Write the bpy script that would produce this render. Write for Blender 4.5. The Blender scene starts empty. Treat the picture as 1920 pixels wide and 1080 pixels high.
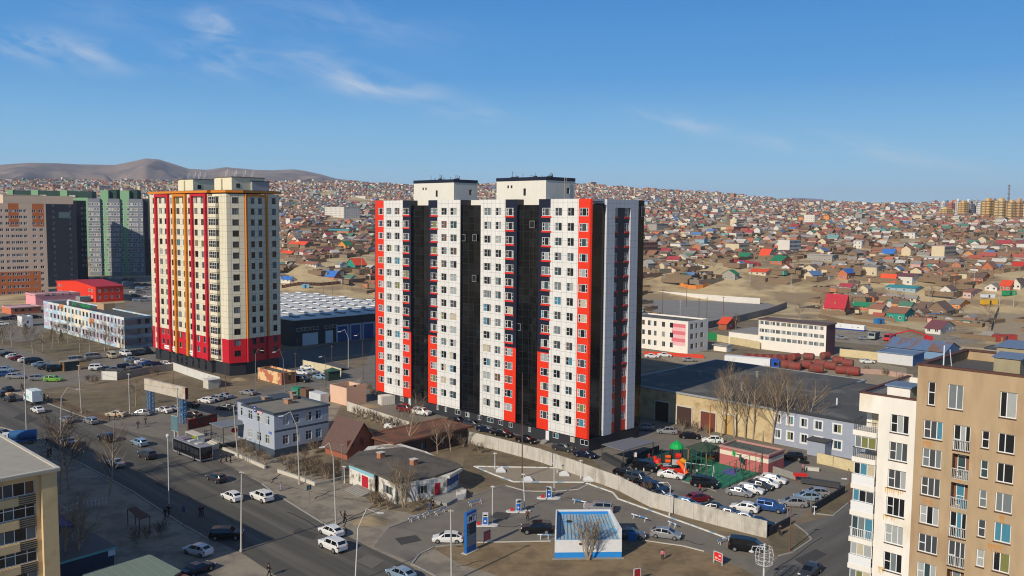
import bpy, math, random
from mathutils import Vector, Matrix, noise
from math import sin, cos, pi, hypot, atan2, radians as RAD, degrees as DEG, sqrt, tan
D = bpy.data; SC = bpy.context.scene; COL = SC.collection
# ------------------------------------------------------------------ camera
FPX, PIT, ROL, H = 1648.8, 0.08139, 0.0086, 46.0
FV = Vector((0, cos(PIT), -sin(PIT))); _r = Vector((1, 0, 0)); _u = _r.cross(FV)
RV = _r*cos(ROL)+_u*sin(ROL); UV = _u*cos(ROL)-_r*sin(ROL)
cam_d = D.cameras.new("camera"); cam = D.objects.new("camera", cam_d); COL.objects.link(cam)
cam.matrix_world = Matrix(((RV.x, UV.x, -FV.x, 0), (RV.y, UV.y, -FV.y, 0), (RV.z, UV.z, -FV.z, H), (0, 0, 0, 1)))
cam_d.sensor_fit = 'HORIZONTAL'; cam_d.sensor_width = 36; cam_d.lens = FPX/1920*36
cam_d.clip_start = 0.5; cam_d.clip_end = 60000
SC.camera = cam
SC.render.resolution_x = 1024; SC.render.resolution_y = 576
SC.view_settings.view_transform = 'Standard'; SC.view_settings.look = 'None'
SC.view_settings.exposure = 0.1; SC.view_settings.gamma = 1.0
SC.render.engine = 'CYCLES'; SC.cycles.filter_width = 1.1
# ------------------------------------------------------------------ light
SUN_AZ = 38.5      # azimuth the shadows point to (clockwise from +Y)
SUN_EL = 30.0
sd = D.lights.new("sun", 'SUN'); sd.energy = 4.4; sd.angle = RAD(0.53); sd.color = (1.0, 0.90, 0.76)
so = D.objects.new("sun", sd); COL.objects.link(so)
_d = Vector((sin(RAD(SUN_AZ))*cos(RAD(SUN_EL)), cos(RAD(SUN_AZ))*cos(RAD(SUN_EL)), -sin(RAD(SUN_EL))))
so.rotation_euler = _d.to_track_quat('-Z', 'Y').to_euler(); so.location = (0, 0, 200)
W = D.worlds.new("World"); SC.world = W; W.use_nodes = True
nt = W.node_tree; nt.nodes.clear(); N = nt.nodes.new; L = nt.links.new
out = N('ShaderNodeOutputWorld'); bg = N('ShaderNodeBackground'); sky = N('ShaderNodeTexSky')
sky.sky_type = 'NISHITA'; sky.sun_disc = False; sky.sun_elevation = RAD(SUN_EL)
sky.sun_rotation = RAD(SUN_AZ+180); sky.altitude = 1350; sky.air_density = 1.0; sky.dust_density = 0.7; sky.ozone_density = 2.2
bg.inputs[1].default_value = 0.105
# thin cirrus streaks: noise in sky direction, kept to soft patches
tc = N('ShaderNodeTexCoord'); sep = N('ShaderNodeSeparateXYZ'); L(tc.outputs['Generated'], sep.inputs[0])
def MT(op, a, b=None, c=None, tree=None):
    n = (tree or nt).nodes.new('ShaderNodeMath'); n.operation = op
    for i, v in enumerate((a, b, c)):
        if v is None: continue
        if isinstance(v, (int, float)): n.inputs[i].default_value = v
        else: (tree or nt).links.new(v, n.inputs[i])
    return n.outputs[0]
tx = MT('DIVIDE', sep.outputs[0], MT('MAXIMUM', sep.outputs[1], .05)); tz = MT('DIVIDE', sep.outputs[2], MT('MAXIMUM', sep.outputs[1], .05))
cmb = N('ShaderNodeCombineXYZ'); L(tx, cmb.inputs[0]); L(MT('ADD', tz, MT('MULTIPLY', tx, .22)), cmb.inputs[1])
mp = N('ShaderNodeMapping'); mp.inputs['Scale'].default_value = (7, 26, 1); L(cmb.outputs[0], mp.inputs[0])
nz = N('ShaderNodeTexNoise'); nz.inputs['Scale'].default_value = 1.3; nz.inputs['Detail'].default_value = 8; nz.inputs['Roughness'].default_value = .62
nz.inputs['Distortion'].default_value = .5; L(mp.outputs[0], nz.inputs['Vector'])
patch = None
for (px, py, sx, sy, a) in ((105, 92, 135, 28, .8), (400, 48, 50, 30, .8), (425, 112, 110, 34, .6), (590, 120, 95, 34, .55), (705, 158, 110, 24, .95),
                            (865, 205, 80, 18, .45), (1275, 230, 90, 15, .7), (1450, 268, 90, 13, .45), (1660, 286, 150, 18, .55), (230, 30, 130, 26, .25), (640, 40, 200, 40, .25)):
    v = FV+RV*((px-960)/FPX)+UV*((540-py)/FPX); cx, cz = v.x/v.y, v.z/v.y
    ex = MT('DIVIDE', MT('SUBTRACT', tx, cx), sx/FPX)
    ez = MT('DIVIDE', MT('ADD', MT('SUBTRACT', tz, cz), MT('MULTIPLY', MT('SUBTRACT', tx, cx), .16)), sy/FPX)
    e = MT('MULTIPLY', MT('POWER', 2.718, MT('MULTIPLY', MT('ADD', MT('MULTIPLY', ex, ex), MT('MULTIPLY', ez, ez)), -1.0)), a)
    patch = e if patch is None else MT('MAXIMUM', patch, e)
mr = N('ShaderNodeMapRange'); mr.inputs[1].default_value = .40; mr.inputs[2].default_value = .72; L(nz.outputs[0], mr.inputs[0])
cf = MT('MULTIPLY', MT('MULTIPLY', mr.outputs[0], patch), .95)
ra = N('ShaderNodeValToRGB'); L(MT('MULTIPLY', sep.outputs[2], 1.4), ra.inputs[0]); E_ = ra.color_ramp.elements
def _lin(c): return tuple((v/255/12.92 if v/255 <= .04045 else ((v/255+.055)/1.055)**2.4) for v in c)+(1,)
for i, (p_, c_) in enumerate(((0.0, (172, 218, 238)), (.012, (170, 217, 238)), (.09, (132, 194, 232)), (.214, (76, 154, 218)), (.334, (54, 134, 206)), (1.0, (72, 96, 136)))):
    e_ = E_[i] if i < 2 else E_.new(p_); e_.position = p_; e_.color = _lin(c_)
vs = N('ShaderNodeVectorMath'); vs.operation = 'SCALE'; L(ra.outputs[0], vs.inputs[0]); vs.inputs['Scale'].default_value = .97/.105
m0 = N('ShaderNodeMix'); m0.data_type = 'RGBA'; m0.inputs[0].default_value = .96; L(sky.outputs[0], m0.inputs[6]); L(vs.outputs[0], m0.inputs[7])
mx = N('ShaderNodeMix'); mx.data_type = 'RGBA'; L(cf, mx.inputs[0]); L(m0.outputs[2], mx.inputs[6]); mx.inputs[7].default_value = (6.2, 6.6, 7.2, 1)
L(mx.outputs[2], bg.inputs[0]); L(bg.outputs[0], out.inputs[0])
# ------------------------------------------------------------------ projection helpers
def ray(px, py): return FV+RV*((px-960)/FPX)+UV*((540-py)/FPX)
def at(px, py, z=0.0):
    d = ray(px, py); t = (z-H)/d.z
    return Vector((d.x*t, d.y*t, z))
def proj(p):
    v = Vector(p)-Vector((0, 0, H)); w = v.dot(FV)
    return (960+FPX*v.dot(RV)/w, 540-FPX*v.dot(UV)/w, w)
def zat(b, px, py):
    g = at(*b) if len(b) == 2 else Vector(b); d = ray(px, py); t = hypot(g.x, g.y)/hypot(d.x, d.y)
    return H+d.z*t
def solve_s(o, d, px):      # o + s*d seen at column px
    a = (px-960); v = Vector(o)-Vector((0, 0, H))
    return (a*v.dot(FV)-FPX*v.dot(RV))/(FPX*d.dot(RV)-a*d.dot(FV))
def azv(a): return Vector((sin(RAD(a)), cos(RAD(a)), 0))
# ------------------------------------------------------------------ materials
def lin(c):
    return tuple(((v/255)/12.92 if v/255 <= .04045 else ((v/255+.055)/1.055)**2.4) for v in c)+(1,)
MATS = {}
def M(name, col=(128, 128, 128), rough=.85, var=.12, sc=.6, stretch=(1, 1, 1), metal=0, spec=.35, bump=0, col2=None, c2=(.5, .62), grid=None, line=(90, 90, 92), cell=0, obj=False, rotz=0):
    if name in MATS: return MATS[name]
    m = D.materials.new(name); m.use_nodes = True; t = m.node_tree; t.nodes.clear(); n = t.nodes.new; l = t.links.new
    o = n('ShaderNodeOutputMaterial'); b = n('ShaderNodeBsdfPrincipled'); l(b.outputs[0], o.inputs[0])
    b.inputs['Roughness'].default_value = rough; b.inputs['Metallic'].default_value = metal; b.inputs['Specular IOR Level'].default_value = spec
    c = n('ShaderNodeRGB'); c.outputs[0].default_value = lin(col); cur = c.outputs[0]
    if obj or grid: co = n('ShaderNodeTexCoord').outputs['Object']
    else: co = n('ShaderNodeNewGeometry').outputs['Position']
    if rotz:
        m0 = n('ShaderNodeMapping'); m0.inputs['Rotation'].default_value = (0, 0, RAD(rotz)); l(co, m0.inputs[0]); co = m0.outputs[0]
    if var or col2:
        mpn = n('ShaderNodeMapping'); mpn.inputs['Scale'].default_value = stretch; l(co, mpn.inputs[0])
        z = n('ShaderNodeTexNoise'); z.inputs['Scale'].default_value = sc; z.inputs['Detail'].default_value = 7; z.inputs['Roughness'].default_value = .6; l(mpn.outputs[0], z.inputs['Vector'])
        if col2:
            r = n('ShaderNodeMapRange'); r.inputs[1].default_value = c2[0]; r.inputs[2].default_value = c2[1]; l(z.outputs[0], r.inputs[0])
            x = n('ShaderNodeMix'); x.data_type = 'RGBA'; l(r.outputs[0], x.inputs[0]); l(cur, x.inputs[6]); x.inputs[7].default_value = lin(col2); cur = x.outputs[2]
        if var:
            z2 = n('ShaderNodeTexNoise'); z2.inputs['Scale'].default_value = sc*3.7; z2.inputs['Detail'].default_value = 5; l(mpn.outputs[0], z2.inputs['Vector'])
            s = MT('ADD', MT('MULTIPLY', MT('SUBTRACT', MT('ADD', z.outputs[0], z2.outputs[0], tree=t), 1.0, tree=t), var*2.6, tree=t), 1.0, tree=t)
            vm = n('ShaderNodeVectorMath'); vm.operation = 'SCALE'; l(cur, vm.inputs[0]); l(s, vm.inputs['Scale']); cur = vm.outputs[0]
        if bump:
            bp = n('ShaderNodeBump'); bp.inputs['Strength'].default_value = bump; bp.inputs['Distance'].default_value = .1; l(z.outputs[0], bp.inputs['Height']); l(bp.outputs[0], b.inputs['Normal'])
    if grid:
        gw, gh, lw = grid; sp = n('ShaderNodeSeparateXYZ'); l(co, sp.inputs[0])
        fx = MT('FRACT', MT('DIVIDE', MT('ADD', MT('ADD', sp.outputs[0], sp.outputs[1], tree=t), 500.0, tree=t), gw, tree=t), tree=t)
        fz = MT('FRACT', MT('DIVIDE', MT('ADD', sp.outputs[2], 500.0, tree=t), gh, tree=t), tree=t)
        if cell:
            cx_ = MT('FLOOR', MT('DIVIDE', MT('ADD', MT('ADD', sp.outputs[0], sp.outputs[1], tree=t), 500.0, tree=t), gw, tree=t), tree=t); cz_ = MT('FLOOR', MT('DIVIDE', MT('ADD', sp.outputs[2], 500.0, tree=t), gh, tree=t), tree=t)
            cb = n('ShaderNodeCombineXYZ'); l(cx_, cb.inputs[0]); l(cz_, cb.inputs[1]); wn = n('ShaderNodeTexWhiteNoise'); l(cb.outputs[0], wn.inputs['Vector'])
            vm2 = n('ShaderNodeVectorMath'); vm2.operation = 'SCALE'; l(cur, vm2.inputs[0]); l(MT('ADD', MT('MULTIPLY', MT('POWER', wn.outputs[0], 3, tree=t), cell, tree=t), .7, tree=t), vm2.inputs['Scale']); cur = vm2.outputs[0]
        lx = MT('LESS_THAN', fx, lw/gw, tree=t); lz = MT('LESS_THAN', fz, lw/gh, tree=t); mm = MT('MAXIMUM', lx, lz, tree=t)
        x = n('ShaderNodeMix'); x.data_type = 'RGBA'; l(mm, x.inputs[0]); l(cur, x.inputs[6]); x.inputs[7].default_value = lin(line); cur = x.outputs[2]
    l(cur, b.inputs['Base Color']); MATS[name] = m
    return m
# ------------------------------------------------------------------ mesh builder
class MB:
    def __init__(s): s.v = []; s.f = []; s.m = []
    def face(s, pts, mi=0):
        i = len(s.v); s.v.extend([tuple(p) for p in pts]); s.f.append(tuple(range(i, i+len(pts)))); s.m.append(mi)
    def box(s, x0, y0, z0, x1, y1, z1, mi=0, top=None, bot=True):
        if x0 > x1: x0, x1 = x1, x0
        if y0 > y1: y0, y1 = y1, y0
        i = len(s.v)
        s.v += [(x0, y0, z0), (x1, y0, z0), (x1, y1, z0), (x0, y1, z0), (x0, y0, z1), (x1, y0, z1), (x1, y1, z1), (x0, y1, z1)]
        fs = [(0, 1, 5, 4), (1, 2, 6, 5), (2, 3, 7, 6), (3, 0, 4, 7), (4, 5, 6, 7)]+([(3, 2, 1, 0)] if bot else [])
        for k, f in enumerate(fs): s.f.append(tuple(i+a for a in f)); s.m.append(top if (top is not None and k == 4) else mi)
    def tube(s, p, q, r0, r1=None, n=6, mi=0, cap=True):
        r1 = r0 if r1 is None else r1; p = Vector(p); q = Vector(q); d = (q-p)
        if d.length < 1e-6: return
        d.normalize(); a = d.orthogonal().normalized(); b = d.cross(a); i = len(s.v)
        for c, r in ((p, r0), (q, r1)):
            for k in range(n):
                t = 2*pi*k/n; s.v.append(tuple(c+(a*cos(t)+b*sin(t))*r))
        for k in range(n): s.f.append((i+k, i+(k+1) % n, i+n+(k+1) % n, i+n+k)); s.m.append(mi)
        if cap: s.f.append(tuple(i+n+k for k in range(n))); s.m.append(mi); s.f.append(tuple(i+n-1-k for k in range(n))); s.m.append(mi)
    def prism(s, poly, z0, z1, mi=0, top=None, bot=True):
        n = len(poly); i = len(s.v)
        ar = sum(poly[k][0]*poly[(k+1) % n][1]-poly[(k+1) % n][0]*poly[k][1] for k in range(n))
        if ar < 0: poly = poly[::-1]
        s.v += [(p[0], p[1], z0) for p in poly]+[(p[0], p[1], z1) for p in poly]
        for k in range(n): s.f.append((i+k, i+(k+1) % n, i+n+(k+1) % n, i+n+k)); s.m.append(mi)
        s.f.append(tuple(i+n+k for k in range(n))); s.m.append(mi if top is None else top)
        if bot: s.f.append(tuple(i+n-1-k for k in range(n))); s.m.append(mi)
    def lathe(s, prof, n=10, c=(0, 0, 0), mi=0):
        i = len(s.v)
        for r, z in prof:
            for k in range(n): t = 2*pi*k/n; s.v.append((c[0]+r*cos(t), c[1]+r*sin(t), c[2]+z))
        for j in range(len(prof)-1):
            for k in range(n): s.f.append((i+j*n+k, i+j*n+(k+1) % n, i+(j+1)*n+(k+1) % n, i+(j+1)*n+k)); s.m.append(mi)
    def add(s, o, mat=None, mmap=None):
        i = len(s.v); s.v += [tuple(mat @ Vector(v)) for v in o.v] if mat else list(o.v)
        for f, m in zip(o.f, o.m): s.f.append(tuple(i+a for a in f)); s.m.append(mmap[m] if mmap else m)
    def mesh(s, name, mats, smooth=False):
        me = D.meshes.new(name); me.from_pydata(s.v, [], s.f)
        for m in mats: me.materials.append(m)
        me.polygons.foreach_set('material_index', s.m)
        if smooth: me.polygons.foreach_set('use_smooth', [True]*len(s.f))
        me.update(); return me
    def build(s, name, mats, parent=None, loc=None, rz=0, smooth=False):
        if not isinstance(mats, (list, tuple)): mats = [mats]
        return link(name, s.mesh(name, mats, smooth), parent, loc, rz)
def link(name, me, parent=None, loc=None, rz=0):
    o = D.objects.new(name, me); COL.objects.link(o)
    if parent: o.parent = parent
    if loc is not None: o.location = loc
    if rz: o.rotation_euler = (0, 0, rz)
    return o
def tag(o, label=None, cat=None, group=None, kind=None):
    if label: o['label'] = label
    if cat: o['category'] = cat
    if group: o['group'] = group
    if kind: o['kind'] = kind
    return o
def thing(name, label, cat, loc=(0, 0, 0), rz=0, group=None):
    o = D.objects.new(name, None); COL.objects.link(o); o.location = loc; o.rotation_euler = (0, 0, rz); o.empty_display_size = .1
    return tag(o, label, cat, group)
def text_part(name, txt, mat, parent, loc, rot, size, ext=.02, bold=0, shear=0, align='CENTER'):
    c = D.curves.new(name, 'FONT'); c.body = txt; c.size = size; c.extrude = ext; c.offset = bold; c.shear = shear; c.align_x = align; c.align_y = 'CENTER'
    c.materials.append(mat); t = D.objects.new(name, c); COL.objects.link(t)
    dg = bpy.context.evaluated_depsgraph_get(); me = D.meshes.new_from_object(t.evaluated_get(dg)); D.objects.remove(t)
    o = D.objects.new(name, me); COL.objects.link(o); o.parent = parent; o.location = loc; o.rotation_euler = rot
    return o
rnd = random.Random(7)
# ------------------------------------------------------------------ terrain
TAB = [(0, 0), (500, 0), (520, 3), (550, 9), (590, 15), (680, 20.5), (800, 25), (1000, 30), (1200, 36)]
SKY = [(-400, -48), (0, -50), (280, -52), (540, -53), (700, -58), (850, -63), (1000, -65), (1080, -61), (1200, -55), (1300, -46), (1400, -38), (1500, -33), (1700, -29), (1920, -29), (2400, -29)]
def interp(t, x):
    if x <= t[0][0]: return t[0][1]
    for (a, b), (c, d) in zip(t, t[1:]):
        if x <= c: return b+(d-b)*(x-a)/(c-a)
    return t[-1][1]
RS = 2500.0
TABL = [(0, 0), (690, 0), (900, 12), (1200, 26)]
def TZ(x, y):
    r = hypot(x, y)
    if r < 495: return 0.0
    px = 960+FPX*max(-1.2, min(1.2, x/max(y, 1))) if y > 0 else 960
    w = max(0.0, min(1.0, (px-490)/70)) if y > 0 else 1
    z12 = 26+10*w
    if r <= 1200: z = interp(TAB, r)*w+interp(TABL, r)*(1-w)
    elif r <= RS:
        t = (r-1200)/(RS-1200); d0 = (H-z12)*FPX/1200; d = d0*(1-t)+interp(SKY, px)*t; z = H-r*d/FPX
    else: z = max(-20, H-RS*interp(SKY, px)/FPX-(r-RS)*.11)
    if 500 < r < 4000:
        a = min(1, (r-500)/400)*(w if r < 700 else 1)*min(1, (4000-r)/1000)
        z += a*(noise.noise(Vector((x/170, y/170, 0)))*5+noise.noise(Vector((x/420, y/420, 3)))*min(16, r/110)+noise.noise(Vector((x/60, y/60, 9)))*1.4)
    return z
def at_t(px, py):
    d = ray(px, py); hd = hypot(d.x, d.y); r = 60.0; pr = r
    while r < 3500:
        t = r/hd; x, y, z = d.x*t, d.y*t, H+d.z*t
        if z <= TZ(x, y): 
            a, b = pr, r
            for _ in range(12):
                m_ = (a+b)/2; t = m_/hd
                if H+d.z*t <= TZ(d.x*t, d.y*t): b = m_
                else: a = m_
            t = b/hd; return Vector((d.x*t, d.y*t, TZ(d.x*t, d.y*t)))
        pr = r; r *= 1.01
    return None
# ================================================================== ground
GK = [0]
def gpoly(name, pts, mat, k, z=None, kind='structure', label=None):
    """flat sheet given by ground points seen at photo pixels"""
    GK[0] += 1; mb = MB(); zz = .006*k+.0011*(GK[0] % 5) if z is None else z
    P = [at(x, y) for x, y in pts]; mb.prism([(p.x, p.y) for p in P], -.05, zz, 0, bot=False)
    o = mb.build(name, mat); o['kind'] = kind
    return o
dirt = M('dirt', (150, 130, 102), .95, .16, .05, col2=(120, 104, 82), c2=(.42, .6), bump=.3)
def grid_ground():
    mb = MB(); azs = [a for a in range(-180, -48, 6)]+[-48+.5*i for i in range(193)]+[54+6*i for i in range(22)]
    azs = sorted(set(a for a in azs if a < 180)); rs = [0.01, 60, 120, 200, 300, 385, 440, 480]+[490+i*9 for i in range(42)]+[865+i*35 for i in range(1, 60)]+[3000+i*250 for i in range(1, 20)]+[8000+i*2000 for i in range(9)]
    for r in rs:
        for a in azs: x, y = r*sin(RAD(a)), r*cos(RAD(a)); mb.v.append((x, y, TZ(x, y)))
    n = len(azs)
    for i in range(len(rs)-1):
        for j in range(n): mb.f.append((i*n+j, i*n+(j+1) % n, (i+1)*n+(j+1) % n, (i+1)*n+j)); mb.m.append(0)
    gm = M('ground_soil', (192, 170, 128), .95, .17, .03, col2=(140, 121, 92), c2=(.45, .57), bump=.0)
    o = mb.build('ground', gm, smooth=True); o['kind'] = 'structure'
grid_ground()
asph = M('asphalt', (82, 79, 72), .88, .15, .35, stretch=(1, .03, 1), rotz=-44, col2=(102, 97, 88), c2=(.46, .66))
asph2 = M('asphalt_side', (90, 86, 79), .9, .14, .2, stretch=(.07, 1, 1), rotz=-44, col2=(108, 104, 97), c2=(.46, .62))
aspL = M('asphalt_light', (120, 113, 101), .9, .15, .12, col2=(98, 94, 88), c2=(.5, .66))
pave = M('pavement_dusty', (146, 135, 117), .95, .14, .22, col2=(116, 108, 96), c2=(.45, .6))
grassd = M('dry_grass', (118, 105, 80), .97, .25, .3, col2=(92, 82, 64), c2=(.4, .62))
wpaint = M('white_paint', (200, 200, 196), .6, .12, 3)
concr = M('concrete_light', (188, 182, 168), .9, .12, .9)
concr2 = M('concrete_grey', (140, 137, 130), .9, .14, .8)
gpoly('near_ground', [(-900, 640), (-100, 600), (300, 560), (800, 560), (1200, 600), (1560, 600), (1640, 640), (1900, 690), (2300, 760), (2600, 1500), (-900, 1500)], M('near_soil', (128, 114, 90), .96, .2, .12, col2=(104, 92, 74), c2=(.42, .6), bump=.2), 0)
# wide dusty pavement under the whole crossroads, then the roads on it
gpoly('pavement', [(-60, 700), (60, 735), (200, 785), (330, 765), (470, 738), (560, 715), (640, 690), (720, 700), (700, 740), (640, 760), (560, 900), (640, 945), (760, 960), (900, 1000), (900, 1200), (100, 1400), (-600, 1200), (-300, 760)], pave, 1)
gpoly('road', [(-120, 720), (0, 728), (90, 757), (143, 777), (205, 800), (300, 822), (400, 858), (492, 908), (605, 981), (700, 1030), (772, 1063), (830, 1100), (930, 1180), (560, 1300), (525, 1085), (461, 1042), (400, 1012), (345, 985), (250, 922), (150, 866), (60, 816), (0, 800), (-200, 770)], asph, 3)
gpoly('side_street', [(205, 799), (195, 788), (330, 762), (450, 738), (520, 722), (620, 700), (697, 684), (712, 690), (660, 716), (540, 741), (470, 760), (440, 790), (425, 868), (300, 822)], aspL, 2)
gpoly('car_park', [(-150, 650), (20, 652), (75, 664), (110, 680), (150, 692), (215, 700), (140, 722), (40, 735), (-120, 720)], aspL, 2)
gpoly('yard_car_park', [(165, 668), (215, 655), (290, 650), (330, 690), (215, 712), (180, 700)], aspL, 2)
gpoly('station_forecourt', [(700, 1026), (727, 991), (880, 932), (949, 909), (1010, 925), (1095, 905), (1149, 924), (1159, 936), (1320, 994), (1363, 1010), (1440, 1038), (1470, 1050), (1440, 1120), (1420, 1078), (1320, 1033), (1281, 1023), (1198, 1009), (1032, 1015), (892, 1017), (814, 1024), (786, 1040), (772, 1055)], aspL, 4)
gpoly('station_apron', [(888, 876), (1062, 878), (1120, 902), (1095, 905), (963, 904)], M('old_concrete', (142, 132, 114), .95, .14, .4), 2)
gpoly('cross_street', [(1330, 1250), (1400, 1120), (1461, 1043), (1487, 1036), (1522, 1012), (1510, 998), (1491, 984), (1550, 970), (1600, 940), (1700, 880), (1800, 830), (1900, 790), (2000, 830), (1800, 960), (1640, 1080), (1560, 1300)], asph2, 5)
gpoly('residents_car_park', [(660, 765), (880, 815), (1120, 880), (1180, 890), (1245, 955), (1440, 1006), (1553, 932), (1605, 900), (1600, 868), (1480, 842), (1340, 805), (1200, 775), (1120, 700), (700, 640)], aspL, 2)
gpoly('yard_lane', [(1470, 846), (1600, 880), (1700, 900), (1700, 850), (1560, 830), (1480, 820)], aspL, 3)
gpoly('storage_yard', [(1200, 660), (1330, 660), (1420, 668), (1570, 668), (1700, 690), (1700, 740), (1560, 740), (1330, 700)], M('yard_dirt', (148, 134, 110), .95, .12, .2), 1)
gpoly('truck_yard', [(1565, 640), (1565, 618), (1750, 625), (1850, 640), (1720, 655)], pave, 1)
gpoly('hard_court', [(1200, 560), (1440, 568), (1475, 580), (1320, 620), (1200, 600)], M('faded_asphalt', (132, 128, 122), .95, .08, .1), 1, z=.02)
gpoly('tower_car_park', [(165, 545), (170, 520), (300, 515), (420, 520), (420, 575), (240, 585), (232, 560)], aspL, 1)
gpoly('far_street', [(-100, 600), (60, 580), (120, 600), (60, 640), (-100, 640)], aspL, 2)
gpoly('warehouse_yard', [(450, 690), (551, 655), (700, 635), (700, 660), (600, 672), (700, 700), (560, 722), (520, 712)], M('yard_asphalt', (88, 86, 84), .95, .1, .2), 1)
gpoly('dry_field', [(210, 735), (300, 715), (395, 700), (420, 740), (330, 768), (200, 795), (75, 752), (60, 738)], grassd, 2)
gpoly('dry_lawn', [(870, 790), (1110, 862), (1240, 960), (1350, 1002), (1160, 932), (1150, 920), (1110, 900), (1062, 876), (888, 874), (949, 905), (900, 915), (862, 905), (870, 860)], grassd, 2)
gpoly('station_island', [(892, 1019), (1032, 1017), (1190, 1011), (1281, 1026), (1320, 1036), (1415, 1082), (1430, 1140), (1000, 1140), (780, 1060), (790, 1043), (816, 1027)], M('island_soil', (136, 116, 86), .97, .2, .25, col2=(108, 92, 68), c2=(.45, .6)), 6)
gpoly('station_walk', [(786, 1045), (815, 1030), (862, 1058), (940, 1082), (1000, 1140), (900, 1180), (775, 1070)], pave, 8)
gpoly('park_lawn', [(-60, 630), (85, 605), (240, 660), (215, 690), (150, 690), (60, 655)], grassd, 1)
gpoly('street_verge', [(560, 884), (650, 905), (700, 945), (640, 1000), (600, 960), (530, 905)], pave, 2)
gpoly('corner_verge', [(1440, 1006), (1495, 985), (1520, 1008), (1485, 1032), (1455, 1040)], grassd, 6)
gpoly('corner_verge', [(1525, 962), (1553, 935), (1603, 898), (1607, 928), (1562, 966)], grassd, 6)
gpoly('dirt_lane', [(1880, 660), (1850, 620), (1870, 560), (1900, 520), (1960, 520), (1990, 660)], M('lane_dust', (160, 142, 114), .97, .08, .1), 1, z=.02)
# kerbs and painted lines: strips along pixel polylines
def strip(name, pts, w, z0, z1, mat, label=None, cat=None, group=None, kind='structure', closed=False):
    mb = MB(); P = [at(x, y) for x, y in pts]
    if closed: P.append(P[0])
    for a, b in zip(P, P[1:]):
        d = (b-a).normalized(); n_ = Vector((-d.y, d.x, 0))*w/2; a2 = a-d*w*.2; b2 = b+d*w*.2
        mb.prism([tuple((a2-n_)[:2]), tuple((b2-n_)[:2]), tuple((b2+n_)[:2]), tuple((a2+n_)[:2])], z0, z1)
    o = mb.build(name, mat)
    if label: tag(o, label, cat, group)
    else: o['kind'] = kind
    return o
kerbm = M('kerb_stone', (150, 146, 136), .9, .15, 1.2)
strip('kerb', [(0, 728), (90, 757), (143, 777), (190, 793)], .25, 0, .13, kerbm)
strip('kerb', [(492, 908), (515, 925), (605, 981), (618, 988)], .25, 0, .13, kerbm)
strip('kerb', [(772, 1058), (786, 1040), (814, 1026), (866, 1021)], .25, 0, .13, kerbm)
strip('kerb', [(772, 1058), (800, 1072), (850, 1100)], .25, 0, .13, kerbm)
strip('kerb', [(150, 868), (250, 923), (345, 986), (380, 1005)], .25, 0, .13, kerbm)
strip('kerb', [(0, 801), (60, 817), (90, 832)], .25, 0, .13, kerbm)
strip('kerb', [(1461, 1043), (1487, 1036), (1522, 1012), (1510, 998), (1491, 984)], .25, 0, .13, kerbm)
strip('kerb', [(1525, 963), (1562, 967), (1607, 931)], .25, 0, .13, kerbm)
strip('kerb', [(1280, 903), (1330, 916), (1343, 922)], .2, 0, .1, kerbm)

faded = M('faded_line', (118, 115, 108), .9, .1, 2)
strip('lane_marking', [(20, 752), (120, 790), (300, 868), (430, 935), (520, 985), (600, 1030), (690, 1085)], .12, 0, .018, faded)
strip('lane_marking', [(160, 862), (260, 912), (385, 982), (470, 1030), (560, 1085)], .12, 0, .018, faded)
ptch = M('asphalt_patch', (68, 66, 63), .9, .12, .6); ptl = M('asphalt_patch_pale', (104, 100, 92), .92, .15, .5)
for i, (q, m_) in enumerate((([(560, 990), (596, 1002), (586, 1012), (548, 999)], ptch), ([(300, 900), (332, 912), (318, 920), (290, 908)], ptch), ([(240, 815), (262, 822), (250, 830), (226, 822)], ptl), ([(690, 1040), (722, 1052), (700, 1066), (668, 1052)], ptl), ([(40, 775), (70, 785), (52, 794), (24, 784)], ptch), ([(430, 890), (452, 899), (440, 906), (418, 896)], ptl), ([(930, 960), (958, 963), (950, 975), (918, 971)], ptch), ([(1140, 985), (1175, 990), (1168, 1000), (1130, 994)], ptl), ([(1490, 1050), (1530, 1030), (1550, 1040), (1510, 1062)], ptch), ([(1290, 880), (1310, 884), (1300, 890), (1280, 886)], ptl), ([(740, 1010), (780, 1004), (790, 1014), (752, 1022)], ptch))): gpoly('asphalt_patch', q, m_, 9+i*.2)
crk = M('crack_dark', (40, 38, 36), .95, .1, 2); RC = random.Random(77)
for i, (x0, y0, x1, y1) in enumerate(((620, 990, 700, 950), (590, 935, 640, 915), (505, 905, 540, 880), (700, 948, 760, 925), (1260, 1010, 1320, 1022), (650, 1000, 640, 960), (860, 1062, 905, 1052), (540, 960, 620, 1000), (330, 870, 420, 905), (1450, 1070, 1540, 1010), (900, 990, 1010, 985), (1060, 935, 1140, 950), (120, 800, 190, 830), (260, 880, 360, 935))):
    n_ = 7; strip('asphalt_crack', [(x0+(x1-x0)*k/n_+RC.uniform(-3, 3), y0+(y1-y0)*k/n_+RC.uniform(-2, 2)) for k in range(n_+1)], .10, 0, .062, crk)
for i in range(9):      # worn zebra bars
    x, y = 530+i*-18, 1000-i*-0
wk = M('whitewash', (206, 204, 196), .85, .14, .5, col2=(130, 160, 180), c2=(.56, .6))
SGR = 'whitewashed kerbs round the filling station'
strip('painted_kerb', [(963, 904), (1095, 905), (1149, 924), (1159, 936), (1320, 994), (1363, 1010)], .28, 0, .16, wk, 'long white painted kerb running from the station apron along the dry verge to the wall end', 'kerb')
strip('painted_kerb', [(889, 875), (1062, 878), (1122, 902)], .28, 0, .16, wk, 'white and pale blue painted kerb at the back of the tank apron', 'kerb')
strip('painted_kerb', [(889, 875), (925, 890), (963, 904)], .25, 0, .16, wk, 'short broken white kerb at the left side of the tank apron', 'kerb')
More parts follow.
